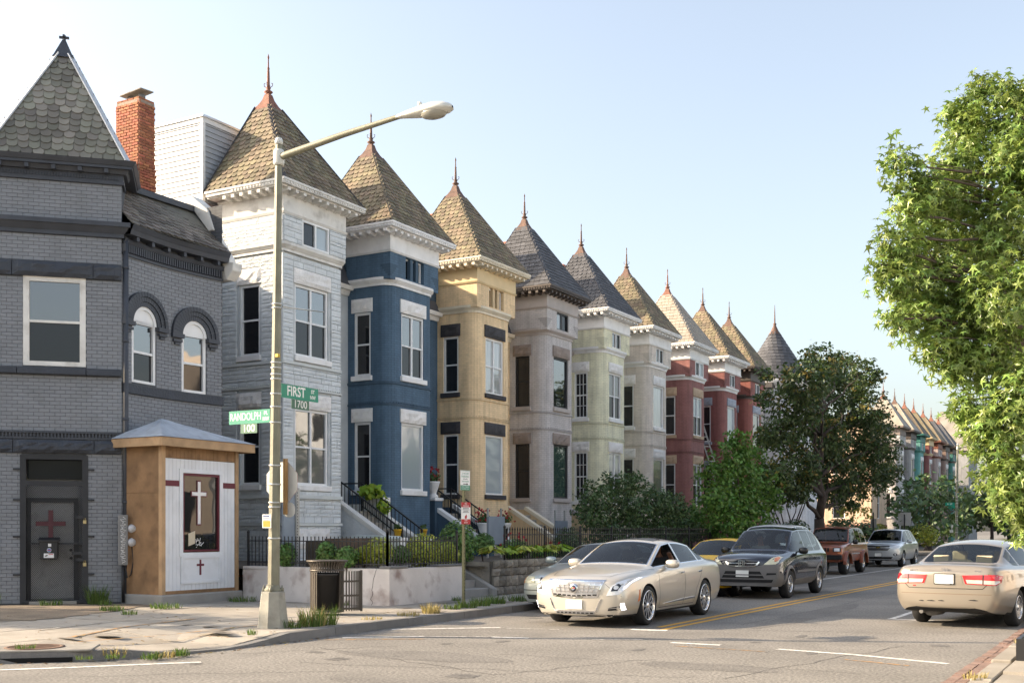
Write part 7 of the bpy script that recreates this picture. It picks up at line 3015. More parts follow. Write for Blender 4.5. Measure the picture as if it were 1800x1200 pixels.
 def mirrors(s, y, z, x, m, size=(.12, .07, .075)):
  for sd in (1, -1):
   mb = MB()
   bm_ = []
   N_, M_ = 12, 8
   c = V((sd * (x + .13), y, z))
   vv, fs = [], []
   for i in range(M_ + 1):
    t = -math.pi / 2 + math.pi * i / M_
    for k in range(N_):
     a = 2 * math.pi * k / N_
     se = lambda q: math.copysign(abs(q) ** .65, q)
     vv.append(c + V((se(math.sin(t)) * size[0], se(math.cos(t)) * se(math.cos(a)) * size[1], se(math.cos(t)) * se(math.sin(a)) * size[2])))
   for i in range(M_):
    for k in range(N_):
     k2 = (k + 1) % N_
     fs.append((i * N_ + k, i * N_ + k2, (i + 1) * N_ + k2, (i + 1) * N_ + k))
   mb.raw(vv, fs, smooth=True)
   mb.bar(c - V((sd * .16, 0, .03)), c - V((0, 0, .03)), .05, .03)
   o = mb.build('side_mirror', m, s.root)
   mb = MB()
   mb.box((c.x, c.y + size[1] * 1.0, c.z), (size[0] * 1.5, .004, size[2] * 1.5))
   mb.build('mirror_glass', m_chr, o)
 def cabin(s, seat_m, x=.36, front_s=None, rear=True, wheel_at=True):
  G, tab = s.G, s.tab
  a, b = tab[G['ws'][0]][0] - s.mid, tab[G['rg'][1]][0] - s.mid
  ww = tab[G['ws'][1]][10] - .05
  zb = tab[G['ws'][0]][1] + .08
  zt = tab[G['ws'][1]][9] - .04
  mb = MB()
  mb.hexa([V((-ww, a - .1, zb)), V((ww, a - .1, zb)), V((ww, b, zb)), V((-ww, b, zb)), V((-ww, a - .1, zt)), V((ww, a - .1, zt)), V((ww, b, zt)), V((-ww, b, zt))])
  mb.f = [f for k, f in enumerate(mb.f) if k != 1]
  mb.m = mb.m[:len(mb.f)]
  mb.build('cabin_floor', m_dash, s.root)
  mb = MB()
  mb.prism([V((-ww + .02, a + .02, zt - .3)), V((-ww + .02, a + .02, zt - .02)), V((-ww + .02, a + .40, zt + .01)), V((-ww + .02, a + .52, zt - .08)), V((-ww + .02, a + .48, zt - .3))], (2 * ww - .04, 0, 0))
  d = mb.build('dashboard', m_dash, s.root)
  mb = MB()
  c = V((x, a + .66, zt + .02))
  ring = []
  axw = V((0, .86, .5)).normalized()
  for k in range(25):
   t = 2 * math.pi * k / 24
   ring.append(c + V((1, 0, 0)) * .18 * math.cos(t) + axw.cross(V((1, 0, 0))) * .18 * math.sin(t))
  mb.tube(ring, .014, 6)
  mb.bar(c - V((.17, 0, 0)), c + V((.17, 0, 0)), .03, .02)
  mb.build('steering_wheel', m_dash, s.root)
  sy = a + 1.25
  for xx in (x, -x):
   mb = MB()
   mb.prism([V((xx - .25, sy - .45, zb + .1)), V((xx - .25, sy - .45, zb + .34)), V((xx - .25, sy + .06, zb + .28)), V((xx - .25, sy + .06, zb + .1))], (.5, 0, 0))
   mb.prism([V((xx - .24, sy + .0, zb + .22)), V((xx - .24, sy + .2, zt + .12)), V((xx - .24, sy + .32, zt + .10)), V((xx - .24, sy + .16, zb + .22))], (.48, 0, 0))
   mb.prism([V((xx - .13, sy + .24, zt + .14)), V((xx - .13, sy + .27, zt + .32)), V((xx - .13, sy + .36, zt + .32)), V((xx - .13, sy + .34, zt + .14))], (.26, 0, 0))
   mb.build('seat', seat_m, s.root, bevel=.03, seg=2)
  if rear:
   sy2 = sy + .95
   mb = MB()
   mb.box((0, sy2 - .15, zb + .25), (2 * ww - .1, .5, .3))
   mb.prism([V((-ww + .06, sy2 + .05, zb + .3)), V((-ww + .06, sy2 + .24, zt + .06)), V((-ww + .06, sy2 + .38, zt + .04)), V((-ww + .06, sy2 + .22, zb + .3))], (2 * ww - .12, 0, 0))
   for xx in (x, -x):
    mb.box((xx, sy2 + .33, zt + .16), (.28, .10, .2))
   mb.build('rear_seat', seat_m, s.root, bevel=.025, seg=2)
  mb = MB()
  mb.box((0, a + .62, tab[G['ws'][1]][12] * 0 + tab[G['ws'][1]][13] - .14), (.22, .03, .06))
  mb.build('rear_view_mirror', m_dash, s.root)
  s.seat = (x, sy, zb + .34)
 def plate(s, z, view, w=.31, h=.155, frame=None):
  y = s.hit(0, z, view).y
  sg = -1 if view == 'front' else 1
  mb = MB()
  mb.box((0, y + sg * .012, z), (w, .012, h))
  o = mb.build('number_plate', m_plate, s.root)
  if frame:
   mb = MB()
   mb.box((0, y + sg * .005, z), (w + .03, .012, h + .03))
   mb.build('plate_frame', frame, o)
  return o
 def place(s, x, y, heading=0.0):
  """heading 0 drives towards -Y; x, y is the middle between the axles."""
  s.root.location = (x, y, 0)
  s.root.rotation_euler = (0, 0, heading)
def grid_bars(c, rows, x0f, z0, z1, n, view, m, name, w=.02, off=.014, th=.02):
 for k in range(n):
  z = z0 + (z1 - z0) * (k + .5) / n
  c.patch(name, [(-x0f(z), z - w / 2), (x0f(z), z - w / 2), (x0f(z), z + w / 2), (-x0f(z), z + w / 2)], view, m, off, th)
# ---- champagne sedan turning out of the street
C = Car('sedan', 'champagne luxury sedan with big chrome grille and multi-spoke chrome wheels, crossing the junction', 'car', XTS, XTS_G, 1.02, 3.857, .352, P_CHAMP, tyre_w=.245, trim=m_chr, side_glass=g_tint, arch=1.1)
C.wheels(.268, 11, m_chr, 'multi')
C.mirrors(1.95 - C.mid, 1.06, .87, P_CHAMP, (.13, .07, .08))
C.cabin(m_seatd)
C.seam([(1.52 - C.mid, .97), (1.50 - C.mid, .70), (1.56 - C.mid, .30)])
C.seam([(2.76 - C.mid, 1.0), (2.78 - C.mid, .70), (2.74 - C.mid, .28)])
C.seam([(3.80 - C.mid, 1.02), (3.62 - C.mid, .80), (3.36 - C.mid, .55), (3.30 - C.mid, .28)])
C.seam([(1.56 - C.mid, .28), (3.30 - C.mid, .28)])
C.seam([(.86, 1.42 - C.mid), (.70, .75 - C.mid), (.54, .22 - C.mid), (-.0, .16 - C.mid)], 'top', w=.009)
C.seam([(.50, .80), (.88, .50), (.93, .46)], 'front', w=.006)
for ya in (2.48, 3.42):
 C.patch('door_handle', [(ya - C.mid, .86), (ya + .2 - C.mid, .875), (ya + .2 - C.mid, .90), (ya - C.mid, .885)], 'left', m_chr, .035, .03, mirror=True)
C.patch('side_moulding', [(1.75 - C.mid, .335), (2.74 - C.mid, .36), (2.74 - C.mid, .395), (1.80 - C.mid, .35)], 'left', m_chr, .012, .014, mirror=True)
C.patch('side_moulding', [(2.78 - C.mid, .36), (3.28 - C.mid, .375), (3.30 - C.mid, .405), (2.78 - C.mid, .395)], 'left', m_chr, .012, .014, mirror=True)
C.patch('side_marker', [(.55 - C.mid, .44), (.63 - C.mid, .46), (.66 - C.mid, .66), (.61 - C.mid, .64)], 'left', m_amber, .006, .01, mirror=True)
C.patch('grille_surround', [(-.43, .53), (0, .50), (.43, .53), (.545, .825), (-.545, .825)], 'front', m_chr, .010, .03)
C.patch('grille', [(-.405, .565), (0, .54), (.405, .565), (.50, .79), (-.50, .79)], 'front', m_mesh, .016, .02)
gx = lambda z: .405 + (.50 - .405) * (z - .565) / .225
for z in (.625, .685, .74):
 C.patch('grille_bar', [(-gx(z), z - .006), (gx(z), z - .006), (gx(z), z + .006), (-gx(z), z + .006)], 'front', m_chr, .026, .02)
for k in range(-5, 6):
 if k == 0:
  continue
 x = k * .085
 C.patch('grille_bar', [(x - .006, .60), (x + .006, .60), (x * 1.14 + .006, .765), (x * 1.14 - .006, .765)], 'front', m_chr, .023, .02)
for k in range(-4, 5):
 x = k * .095
 zz = .535 + .022 * abs(x) / .4
 C.patch('grille_slot', [(x - .034, zz), (x + .034, zz), (x + .034, zz + .026), (x - .034, zz + .026)], 'front', m_und, .018, .01)
ec = C.hit(0, .675, 'front')
mb = MB()
mb.lathe([(.0, .05), (.05, .05), (.062, .046), (.082, .040), (.085, .03), (.08, .0)], ec + V((0, .005, 0)), 28, ax=(0, -1, 0))
em_ = mb.build('emblem', m_chr, C.root)
mb = MB()
mb.lathe([(.0, .004), (.056, .004), (.056, 0)], ec + V((0, -.046, 0)), 24, ax=(0, -1, 0))
mb.build('emblem_field', m_blue, em_)
e0 = ec + V((0, -.0515, 0))
mb = MB()
mb.prism([e0 + V((x, 0, z)) for x, z in ((-.04, .024), (.04, .024), (.038, -.008), (0, -.034), (-.038, -.008))], (0, -.004, 0))
mb.build('emblem_crest', m_alloy, em_)
for nm, mm, pts in (('red', m_sred, ((.004, .02), (.036, .02), (.034, .0), (.004, .0))), ('gold', m_goldb, ((-.036, .02), (-.004, .02), (-.004, .0), (-.034, .0))), ('blue', m_stb, ((.004, -.004), (.032, -.004), (.004, -.027)))):
 mb = MB()
 mb.prism([e0 + V((x, -.0045, z)) for x, z in pts], (0, -.001, 0))
 mb.build('emblem_quarter', mm, em_)
C.patch('bumper_trim', [(-.40, .275), (.40, .275), (.50, .50), (.475, .50), (.385, .295), (-.385, .295), (-.475, .50), (-.50, .50)], 'front', m_chr, .008, .012)
C.patch('lower_grille', [(-.36, .235), (.36, .235), (.385, .295), (-.385, .295)], 'front', m_mesh, .006, .012)
for k in range(-4, 5):
 C.patch('grille_slot', [(k * .08 - .027, .245), (k * .08 + .027, .245), (k * .08 + .027, .268), (k * .08 - .027, .268)], 'front', m_und, .012, .01)
C.plate(.40, 'front', .31, .16)
for sg in (1, -1):
 C.patch('fog_intake', [(sg * x, z) for x, z in ((.60, .30), (.79, .32), (.79, .385), (.62, .355))], 'front', m_und, .004, .01)
 C.patch('fog_bar', [(sg * x, z) for x, z in ((.60, .335), (.79, .352), (.79, .362), (.60, .345))], 'front', m_chr, .010, .012)
 C.patch('running_lamp', [(sg * x, z) for x, z in ((.80, .31), (.845, .32), (.845, .44), (.80, .43))], 'front', m_lit, .008, .012)
 hl = C.patch('headlight', [(sg * x, z) for x, z in ((.575, .555), (.79, .58), (.865, .70), (.905, .875), (.835, .845), (.735, .79), (.655, .71))], 'front', m_lens, .006, .012, step=.05)
 C.patch('lamp_bezel', [(sg * x, z) for x, z in ((.655, .635), (.76, .645), (.80, .73), (.76, .765), (.69, .72))], 'front', m_blue, .010, .01, parent=hl, step=.05)
 C.patch('projector', [(sg * (.735 + .036 * math.cos(t)), .70 + .036 * math.sin(t)) for t in [k * math.pi / 6 for k in range(12)]], 'front', m_lens, .016, .012, parent=hl)
 C.patch('light_guide', [(sg * x, z) for x, z in ((.825, .66), (.845, .68), (.893, .85), (.88, .845))], 'front', m_lit, .011, .01, parent=hl, step=.05)
 C.patch('tail_light', [(sg * x, z) for x, z in ((.72, .72), (.80, .70), (.79, 1.0), (.74, 1.04))], 'rear', m_tail, .008, .012)
C.patch('lower_lip', [(-.62, .20), (.62, .20), (.74, .235), (-.74, .235)], 'front', m_und, .004, .012)
mb = MB()
for sg in (1, -1):
 mb.tube([C.hit(sg * .60, 2.30 - C.mid, 'top') + UP * .0, C.hit(sg * .60, 3.1 - C.mid, 'top')], .012, 6)
C.patch('sunroof', [(-.42, 2.42 - C.mid), (.42, 2.42 - C.mid), (.42, 3.35 - C.mid), (-.42, 3.35 - C.mid)], 'top', m_gtrim, .004, .01)
C.place(-8.58, 18.05 + 1.42, 0)
C.root.scale = (.97, .97, .97)
XTS_CAR = C
# ---- dark compact crossover
cl = lambda i, j: j in (1,) or (j == 2 and (i <= 1 or i >= 11)) or (j == 3 and i == 0)
C = Car('crossover', 'blue-black compact crossover with grey bumper cladding and yellowed headlights, two people inside', 'car', CRV, CRV_G, .86, 3.48, .345, P_BLK, tyre_w=.215, clad=cl, side_glass=g_tint)
C.wheels(.21, 5, m_alloy, 'five')
C.mirrors(1.62 - C.mid, 1.13, .86, m_gtrim, (.11, .07, .085))
C.cabin(m_seatd)
C.seam([(1.40 - C.mid, 1.0), (1.38 - C.mid, .75), (1.42 - C.mid, .42)])
C.seam([(2.42 - C.mid, 1.05), (2.42 - C.mid, .42)])
C.patch('side_moulding', [(1.42 - C.mid, .60), (3.1 - C.mid, .60), (3.1 - C.mid, .655), (1.42 - C.mid, .655)], 'left', m_clad, .012, .015, mirror=True)
for ya in (2.12, 3.0):
 C.patch('door_handle', [(ya - C.mid, .91), (ya + .18 - C.mid, .91), (ya + .18 - C.mid, .94), (ya - C.mid, .94)], 'left', P_BLK, .03, .03, mirror=True)
for ya in (C.fa, C.ra):
 for sd in (1, -1):
  mb = MB()
  prev = None
  for k in range(19):
   a = math.pi * (k / 18) * 1.0
   d = V((0, math.cos(a), math.sin(a)))
   r0, r1 = C.wr * 1.10, C.wr * 1.30
   pts = []
   for r_ in (r0, r1):
    yz = V((0, ya, C.wr)) + d * r_
    hh = C.bvh.ray_cast(V((5 * sd, yz.y, max(yz.z, .32))), V((-sd, 0, 0)))
    xx = hh[0].x if hh[0] is not None else .88 * sd
    pts.append(V((xx + sd * (.025 if r_ == r0 else .004), yz.y, yz.z)))
   cur = [pts[0] - V((sd * .06, 0, 0)), pts[0], pts[1]]
   if prev:
    for i in range(2):
     q = [prev[i], cur[i], cur[i + 1], prev[i + 1]]
     mb.face(q if sd < 0 else q[::-1], smooth=True)
   prev = cur
  mb.build('wheel_arch_flare', m_clad, C.root)
C.patch('bumper', [(-.70, .44), (.70, .44), (.84, .52), (.84, .84), (.40, .80), (-.40, .80), (-.84, .84), (-.84, .52)], 'front', m_clad, .012, .02)
C.patch('grille_surround', [(-.42, .88), (-.36, .795), (-.27, .765), (.27, .765), (.36, .795), (.42, .88), (.385, .895), (.33, .815), (.26, .79), (-.26, .79), (-.33, .815), (-.385, .895)], 'front', m_chr, .03, .03)
C.patch('grille', [(-.33, .805), (.33, .805), (.385, .89), (-.385, .89)], 'front', m_und, .012, .01)
C.patch('grille_bar', [(-.36, .838), (.36, .838), (.37, .862), (-.37, .862)], 'front', m_chr, .028, .02)
def h_badge(c, view, z, s_, m, y_off=.03):
 sg = -1 if view == 'front' else 1
 p = c.hit(0, z, view) + V((0, sg * y_off, 0))
 t = MB()
 pr_ = [(-.58, .5), (-.5, -.5), (.5, -.5), (.58, .5)]
 out = [V((x * s_ * 1.1, 0, q * s_)) for x, q in pr_]
 inn = [V((x * s_ * .9, 0, q * s_ * .8)) for x, q in pr_]
 for i in range(4):
  j = (i + 1) % 4
  t.prism([p + out[i], p + out[j], p + inn[j], p + inn[i]], (0, sg * .008, 0))
 for sx in (-1, 1):
  t.prism([p + V((sx * s_ * a, 0, s_ * b)) for a, b in ((.16, -.36), (.30, -.36), (.36, .36), (.22, .36))], (0, sg * .01, 0))
 t.prism([p + V((s_ * a, 0, s_ * b)) for a, b in ((-.2, -.07), (.2, -.07), (.2, .09), (-.2, .09))], (0, sg * .01, 0))
 return t.build('emblem', m, c.root)
h_badge(C, 'front', .85, .13, m_chr, .05)
C.patch('lower_grille', [(-.52, .50), (.52, .50), (.42, .66), (-.42, .66)], 'front', m_und, .016, .01)
C.patch('bumper_bar', [(-.50, .565), (.50, .565), (.48, .59), (-.48, .59)], 'front', m_clad, .024, .015)
C.patch('skid_strip', [(-.68, .40), (.68, .40), (.72, .47), (-.72, .47)], 'front', m_und, .016, .015)
C.plate(.605, 'front', .31, .155)
for sg in (1, -1):
 hl = C.patch('headlight', [(sg * x, z) for x, z in ((.50, .815), (.76, .825), (.80, .86), (.80, .985), (.745, 1.015), (.66, .97), (.59, .90))], 'front', m_lensy, .010, .02, step=.05)
 C.patch('indicator', [(sg * x, z) for x, z in ((.735, .89), (.785, .90), (.79, .97), (.75, 1.0), (.71, .975))], 'front', m_amber, .014, .01, parent=hl, step=.05)
 C.patch('bumper_pocket', [(sg * x, z) for x, z in ((.56, .575), (.78, .59), (.78, .625), (.58, .625))], 'front', m_und, .018, .01)
C.place(-8.68, 27.0 + 1.31, 0)
CRV_CAR = C
# ---- gold sedan seen from behind
C = Car('sedan', 'beige-gold older sedan seen from behind, with wide red tail lights and scuffed bumper', 'car', ACC, ACC_G, .95, 3.69, .322, P_GOLD, tyre_w=.20, noses=(.1, .07), track=.765)
C.wheels(.205, 7, m_alloy, 'five')
C.mirrors(1.70 - C.mid, 1.02, .86, m_gtrim, (.12, .07, .08))
C.cabin(m_seatb)
C.seam([(1.42 - C.mid, .92), (1.40 - C.mid, .65), (1.46 - C.mid, .30)])
C.seam([(2.68 - C.mid, .95), (2.70 - C.mid, .30)])
C.seam([(3.55 - C.mid, .97), (3.40 - C.mid, .70), (3.25 - C.mid, .5), (3.22 - C.mid, .30)])
C.seam([(-.70, .985), (-.665, .73), (-.60, .665), (.60, .665), (.665, .73), (.70, .985)], 'rear', w=.010, mirror=False)
C.patch('side_moulding', [(1.5 - C.mid, .52), (3.2 - C.mid, .54), (3.2 - C.mid, .57), (1.5 - C.mid, .55)], 'left', P_GOLD, .012, .015, mirror=True)
for ya in (2.40, 3.18):
 C.patch('door_handle', [(ya - C.mid, .84), (ya + .18 - C.mid, .85), (ya + .18 - C.mid, .88), (ya - C.mid, .87)], 'left', P_GOLD, .03, .03, mirror=True)
for sg in (1, -1):
 tl = C.patch('tail_light', [(sg * x, z) for x, z in ((.285, .885), (.335, .745), (.80, .725), (.845, .77), (.85, .875), (.80, .90))], 'rear', m_tail, .008, .015, step=.05)
 C.patch('reverse_lens', [(sg * x, z) for x, z in ((.345, .815), (.365, .757), (.60, .748), (.60, .812))], 'rear', m_tailc, .013, .01, parent=tl, step=.05)
 C.patch('indicator_lens', [(sg * x, z) for x, z in ((.62, .747), (.79, .738), (.835, .775), (.835, .80), (.62, .81))], 'rear', m_tailc, .013, .01, parent=tl, step=.05)
 C.patch('lamp_divider', [(sg * x, z) for x, z in ((.60, .74), (.615, .74), (.615, .895), (.60, .895))], 'rear', m_gtrim, .014, .01, parent=tl)
C.patch('plate_recess', [(-.30, .745), (.30, .745), (.27, .885), (-.27, .885)], 'rear', P_GOLD, .004, .008)
C.plate(.82, 'rear', .305, .15, m_gtrim)
mb = MB()
yy_ = C.hit(0, .75, 'rear').y
mb.box((-.02, yy_ + .03, .752), (.16, .01, .022))
mb.build('dealer_strip', m_plate, C.root)
h_badge(C, 'rear', .955, .085, m_chr, .004)
for x, w in ((-.52, .10), (.52, .14)):
 mb = MB()
 p = C.hit(x, .955, 'rear')
 k = 0
 for q in range(5):
  mb.box((x - w / 2 + w * (q + .5) / 5, p.y + .004, p.z), (w / 5 * .7, .006, .028))
 mb.build('badge_letters', m_chr, C.root, kind='stuff')
mb = MB()
p = C.hit(.50, .70, 'rear')
mb.box((.50, p.y + .004, .70), (.05, .005, .02))
mb.build('badge_letters', m_sred, C.root)
for (x, z, w) in ((-.46, .475, .16), (.05, .455, .12), (.22, .45, .16), (.38, .445, .10)):
 pts = [(x - w / 2, z), (x - w * .2, z - .006), (x + w / 2, z + .002), (x + w * .3, z + .012), (x - w * .1, z + .016), (x - w * .35, z + .008)]
 C.patch('bumper_scuff', pts, 'rear', m_gtrim, .0025, .003)
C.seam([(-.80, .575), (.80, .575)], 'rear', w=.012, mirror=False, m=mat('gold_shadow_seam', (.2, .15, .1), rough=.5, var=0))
mb = MB()
mb.lathe([(.032, 0), (.035, .14), (.03, .14)], (.42, 4.62 - C.mid, .26), 12, ax=(0, 1, 0))
mb.lathe([(.0, 0), (.12, .02), (.12, .4), (0, .42)], (.35, 4.05 - C.mid, .24), 12, ax=(0, 1, 0), sy=.6)
mb.build('exhaust', m_kerb, C.root)
mb = MB()
mb.prism([V((-.22, 4.02 - C.mid, 1.06)), V((.22, 4.02 - C.mid, 1.06)), V((.15, 4.02 - C.mid, 1.12)), V((-.15, 4.02 - C.mid, 1.12))], (0, -.06, 0))
mb.build('brake_light_housing', m_seatb, C.root)
mb = MB()
mb.box((0, 3.72 - C.mid, 1.0), (1.3, .62, .05))
mb.build('parcel_shelf', m_seatb, C.root)
ACC_H = math.pi + rad(-9)
# rear axle sits at (-3.25, 20.95)
hd_ = V((math.sin(rad(9)), math.cos(rad(9)), 0))
C.place(-2.99 + hd_.x * 1.37, 21.1 + hd_.y * 1.37, ACC_H)
ACC_CAR = C
# ---- lifted red-brown off-roader
C = Car('off_roader', 'boxy rust-red off-road vehicle with seven-slot grille, round-shouldered arches and big tyres', 'car', scale_tab(XJ, 1, 1, 1.03), XJ_G, .75, 3.33, .395, P_RUST, tyre_w=.26, glass=g_tint, arch=1.12, noses=(.015, .02))
C.wheels(.205, 5, m_alloy, 'five')
C.mirrors(1.55 - C.mid, 1.20, .80, m_gtrim, (.10, .06, .09))
C.cabin(m_seatd)
C.patch('grille', [(-.46, .84), (.46, .84), (.46, 1.00), (-.46, 1.00)], 'front', P_RUST, .012, .02)
for k in range(7):
 x = (k - 3) * .105
 C.patch('grille_slot', [(x - .036, .855), (x + .036, .855), (x + .036, .99), (x - .036, .99)], 'front', m_und, .018, .01)
for sg in (1, -1):
 C.patch('headlight_surround', [(sg * x, z) for x, z in ((.48, .845), (.76, .845), (.76, .995), (.48, .995))], 'front', m_gtrim, .012, .012)
 C.patch('headlight', [(sg * x, z) for x, z in ((.53, .865), (.72, .865), (.72, .975), (.53, .975))], 'front', m_lens, .020, .012)
 C.patch('indicator', [(sg * x, z) for x, z in ((.66, .775), (.78, .775), (.78, .825), (.66, .825))], 'front', m_amber, .012, .012)
mb = MB()
mb.box((0, C.hit(0, .66, 'front').y - .08, .65), (1.66, .18, .17))
mb.build('bumper', m_und, C.root, bevel=.02)
mb = MB()
mb.box((-.28, C.hit(0, .66, 'front').y - .18, .70), (.34, .01, .1))
mb.build('number_plate', mat('orange_plate', (.40, .12, .05), rough=.6), C.root)
for ya in (C.fa, C.ra):
 for sd in (1, -1):
  mb = MB()
  for k in range(14):
   a0_, a1_ = math.pi * k / 14, math.pi * (k + 1) / 14
   q = []
   for a, r_ in ((a0_, .44), (a0_, .53), (a1_, .53), (a1_, .44)):
    q.append(V((sd * .80, ya + r_ * math.cos(a), .395 + r_ * math.sin(a) * .95)))
   q2 = [V((sd * .92, p.y, p.z - .02)) for p in q]
   mb.hexa(q + q2 if sd > 0 else q2 + q)
  mb.build('wheel_arch_flare', P_RUST, C.root)
C.patch('side_moulding', [(1.25 - C.mid, .74), (2.9 - C.mid, .74), (2.9 - C.mid, .79), (1.25 - C.mid, .79)], 'left', m_chr, .012, .015, mirror=True)
C.place(-11.0, 42.6 + 1.29, 0)
# ---- silver crossover with split grille
EQ = scale_tab(CRV, 4.77 / 4.54, 1.03, 1.0)
C = Car('crossover', 'silver crossover with a split dark grille and gold badge, parked behind the rust-red off-roader', 'car', EQ, CRV_G, .93, 3.79, .36, P_SIL, tyre_w=.225, glass=g_tint)
C.wheels(.235, 5, m_alloy, 'five')
C.mirrors(1.70 - C.mid, 1.13, .88, P_SIL, (.11, .07, .085))
C.cabin(m_seatd)
C.patch('grille', [(-.46, .885), (.46, .885), (.50, .945), (-.50, .945)], 'front', m_und, .010, .012)
C.patch('grille', [(-.40, .745), (.40, .745), (.50, .85), (-.50, .85)], 'front', m_und, .010, .012)
for z in (.83, .79):
 C.patch('grille_bar', [(-.46, z - .006), (.46, z - .006), (.46, z + .006), (-.46, z + .006)], 'front', m_mesh, .016, .01)
p = C.hit(0, .868, 'front') + V((0, -.02, 0))
mb = MB()
mb.prism([p + V((x, 0, z)) for x, z in ((-.10, -.014), (-.035, -.014), (-.028, -.03), (.042, -.03), (.035, -.014), (.10, -.014), (.09, .018), (.03, .018), (.024, .03), (-.044, .03), (-.036, .018), (-.09, .018))], (0, -.012, 0))
mb.build('emblem', m_goldb, C.root)
for sg in (1, -1):
 C.patch('headlight', [(sg * x, z) for x, z in ((.53, .83), (.82, .84), (.88, .90), (.885, 1.03), (.80, 1.01), (.62, .94))], 'front', m_lens, .010, .02, step=.05)
 C.patch('fog_lamp_surround', [(sg * (.72 + .085 * math.cos(t)), .56 + .06 * math.sin(t)) for t in [k * math.pi / 6 for k in range(12)]], 'front', m_und, .008, .012)
 C.patch('fog_lamp', [(sg * (.72 + .04 * math.cos(t)), .56 + .04 * math.sin(t)) for t in [k * math.pi / 5 for k in range(10)]], 'front', m_lens, .014, .012)
C.patch('lower_grille', [(-.55, .36), (.55, .36), (.62, .46), (-.62, .46)], 'front', m_und, .008, .012)
C.plate(.55, 'front', .31, .155, m_und)
C.place(-11.05, 52.9 + 1.43, 0)
# ---- white van-like SUV behind the dark crossover
C = Car('van', 'white passenger van, its roof just showing behind the dark crossover', 'car', scale_tab(CRV, 1.06, 1.05, 1.07), CRV_G, .90, 3.72, .35, P_WHT, tyre_w=.22, glass=g_tint)
C.wheels(.21, 5, m_alloy, 'five')
C.mirrors(1.70 - C.mid, 1.2, .9, m_gtrim)
C.patch('grille', [(-.46, .85), (.46, .85), (.46, .97), (-.46, .97)], 'front', m_und, .010, .012)
C.cabin(m_seatd)
for sg in (1, -1):
 C.patch('headlight', [(sg * x, z) for x, z in ((.53, .86), (.84, .87), (.86, 1.04), (.62, 1.0))], 'front', m_lens, .010, .02)
C.place(-10.62, 33.4 + 1.4, 0)
# ---- yellow car
C = Car('coupe', 'bright yellow low car parked behind the champagne sedan', 'car', scale_tab(ACC, .92, .97, .97), ACC_G, .88, 3.4, .31, P_YEL, tyre_w=.2, glass=g_car)
C.wheels(.2, 5, m_alloy, 'five')
C.mirrors(1.58 - C.mid, .97, .83, P_YEL)
C.cabin(m_seatd)
C.patch('grille', [(-.40, .50), (.40, .50), (.44, .56), (-.44, .56)], 'front', m_und, .008, .012)
C.patch('lower_grille', [(-.42, .26), (.42, .26), (.5, .38), (-.5, .38)], 'front', m_und, .008, .012)
for sg in (1, -1):
 C.patch('headlight', [(sg * x, z) for x, z in ((.50, .57), (.74, .56), (.80, .62), (.80, .70), (.66, .68))], 'front', m_lens, .008, .015, step=.05)
C.place(-10.05, 27.3 + 1.26, 0)
YEL_CAR = C
# ---- silver-green sedan, half hidden
C = Car('sedan', 'silver-green sedan half hidden behind the champagne sedan, by the rubble wall', 'car', scale_tab(ACC, .95, .95, .94), ACC_G, .90, 3.5, .315, P_GRN, tyre_w=.2, glass=g_car)
C.wheels(.2, 6, m_alloy, 'five')
C.mirrors(1.62 - C.mid, 1.0, .83, P_GRN)
C.cabin(m_seatd)
C.patch('grille', [(-.30, .60), (.30, .60), (.32, .70), (-.32, .70)], 'front', m_und, .008, .012)
C.patch('grille_surround', [(-.34, .58), (.34, .58), (.36, .60), (.36, .715), (-.36, .715), (-.36, .60)], 'front', m_chr, .004, .012)
C.patch('lower_grille', [(-.60, .27), (.60, .27), (.66, .36), (-.66, .36)], 'front', m_und, .008, .012)
C.patch('bumper_strip', [(-.80, .44), (.80, .44), (.80, .455), (-.80, .455)], 'front', m_gtrim, .005, .008)
for sg in (1, -1):
 hl = C.patch('headlight', [(sg * x, z) for x, z in ((.44, .585), (.76, .58), (.80, .62), (.80, .71), (.48, .715))], 'front', m_lensy, .010, .015, step=.05)
 C.patch('indicator', [(sg * x, z) for x, z in ((.70, .59), (.79, .60), (.80, .70), (.72, .71))], 'front', m_amber, .014, .01, parent=hl)
C.place(-10.33, 20.6 + 1.3, 0)
# ---- parked cars beyond the gold sedan
C = Car('crossover', 'navy blue crossover seen from behind at the right edge, ahead of the gold sedan', 'car', scale_tab(CRV, 1, 1, .93), CRV_G, .86, 3.48, .345, P_NAVY, tyre_w=.215, glass=g_car)
C.wheels(.21, 5, m_alloy, 'five')
C.mirrors(1.62 - C.mid, 1.1, .86, P_NAVY)
C.cabin(m_seatd)
for sg in (1, -1):
 C.patch('tail_light', [(sg * x, z) for x, z in ((.66, .62), (.80, .64), (.80, .94), (.70, .94))], 'rear', m_tail, .008, .015)
C.plate(.72, 'rear')
C.place(-2.75, 31.3 + 2.3, math.pi)
for i, (x, y, pm, nm) in enumerate(((-2.85, 41.5, P_BLK, 'black'), (-2.8, 50.0, P_SIL, 'silver'))):
 src = YEL_CAR if False else C
 r = copy_tree(src.root)
 r.location = (x, y, 0)
 tag(r, nm + ' car far down the right kerb, ' + ('second' if i == 0 else 'third') + ' beyond the gold sedan')
 for ch in r.children:
  if ch.name.startswith('body') or ch.name.startswith('side_mirror'):
   ch.data = ch.data.copy()
   ch.data.materials[0] = pm
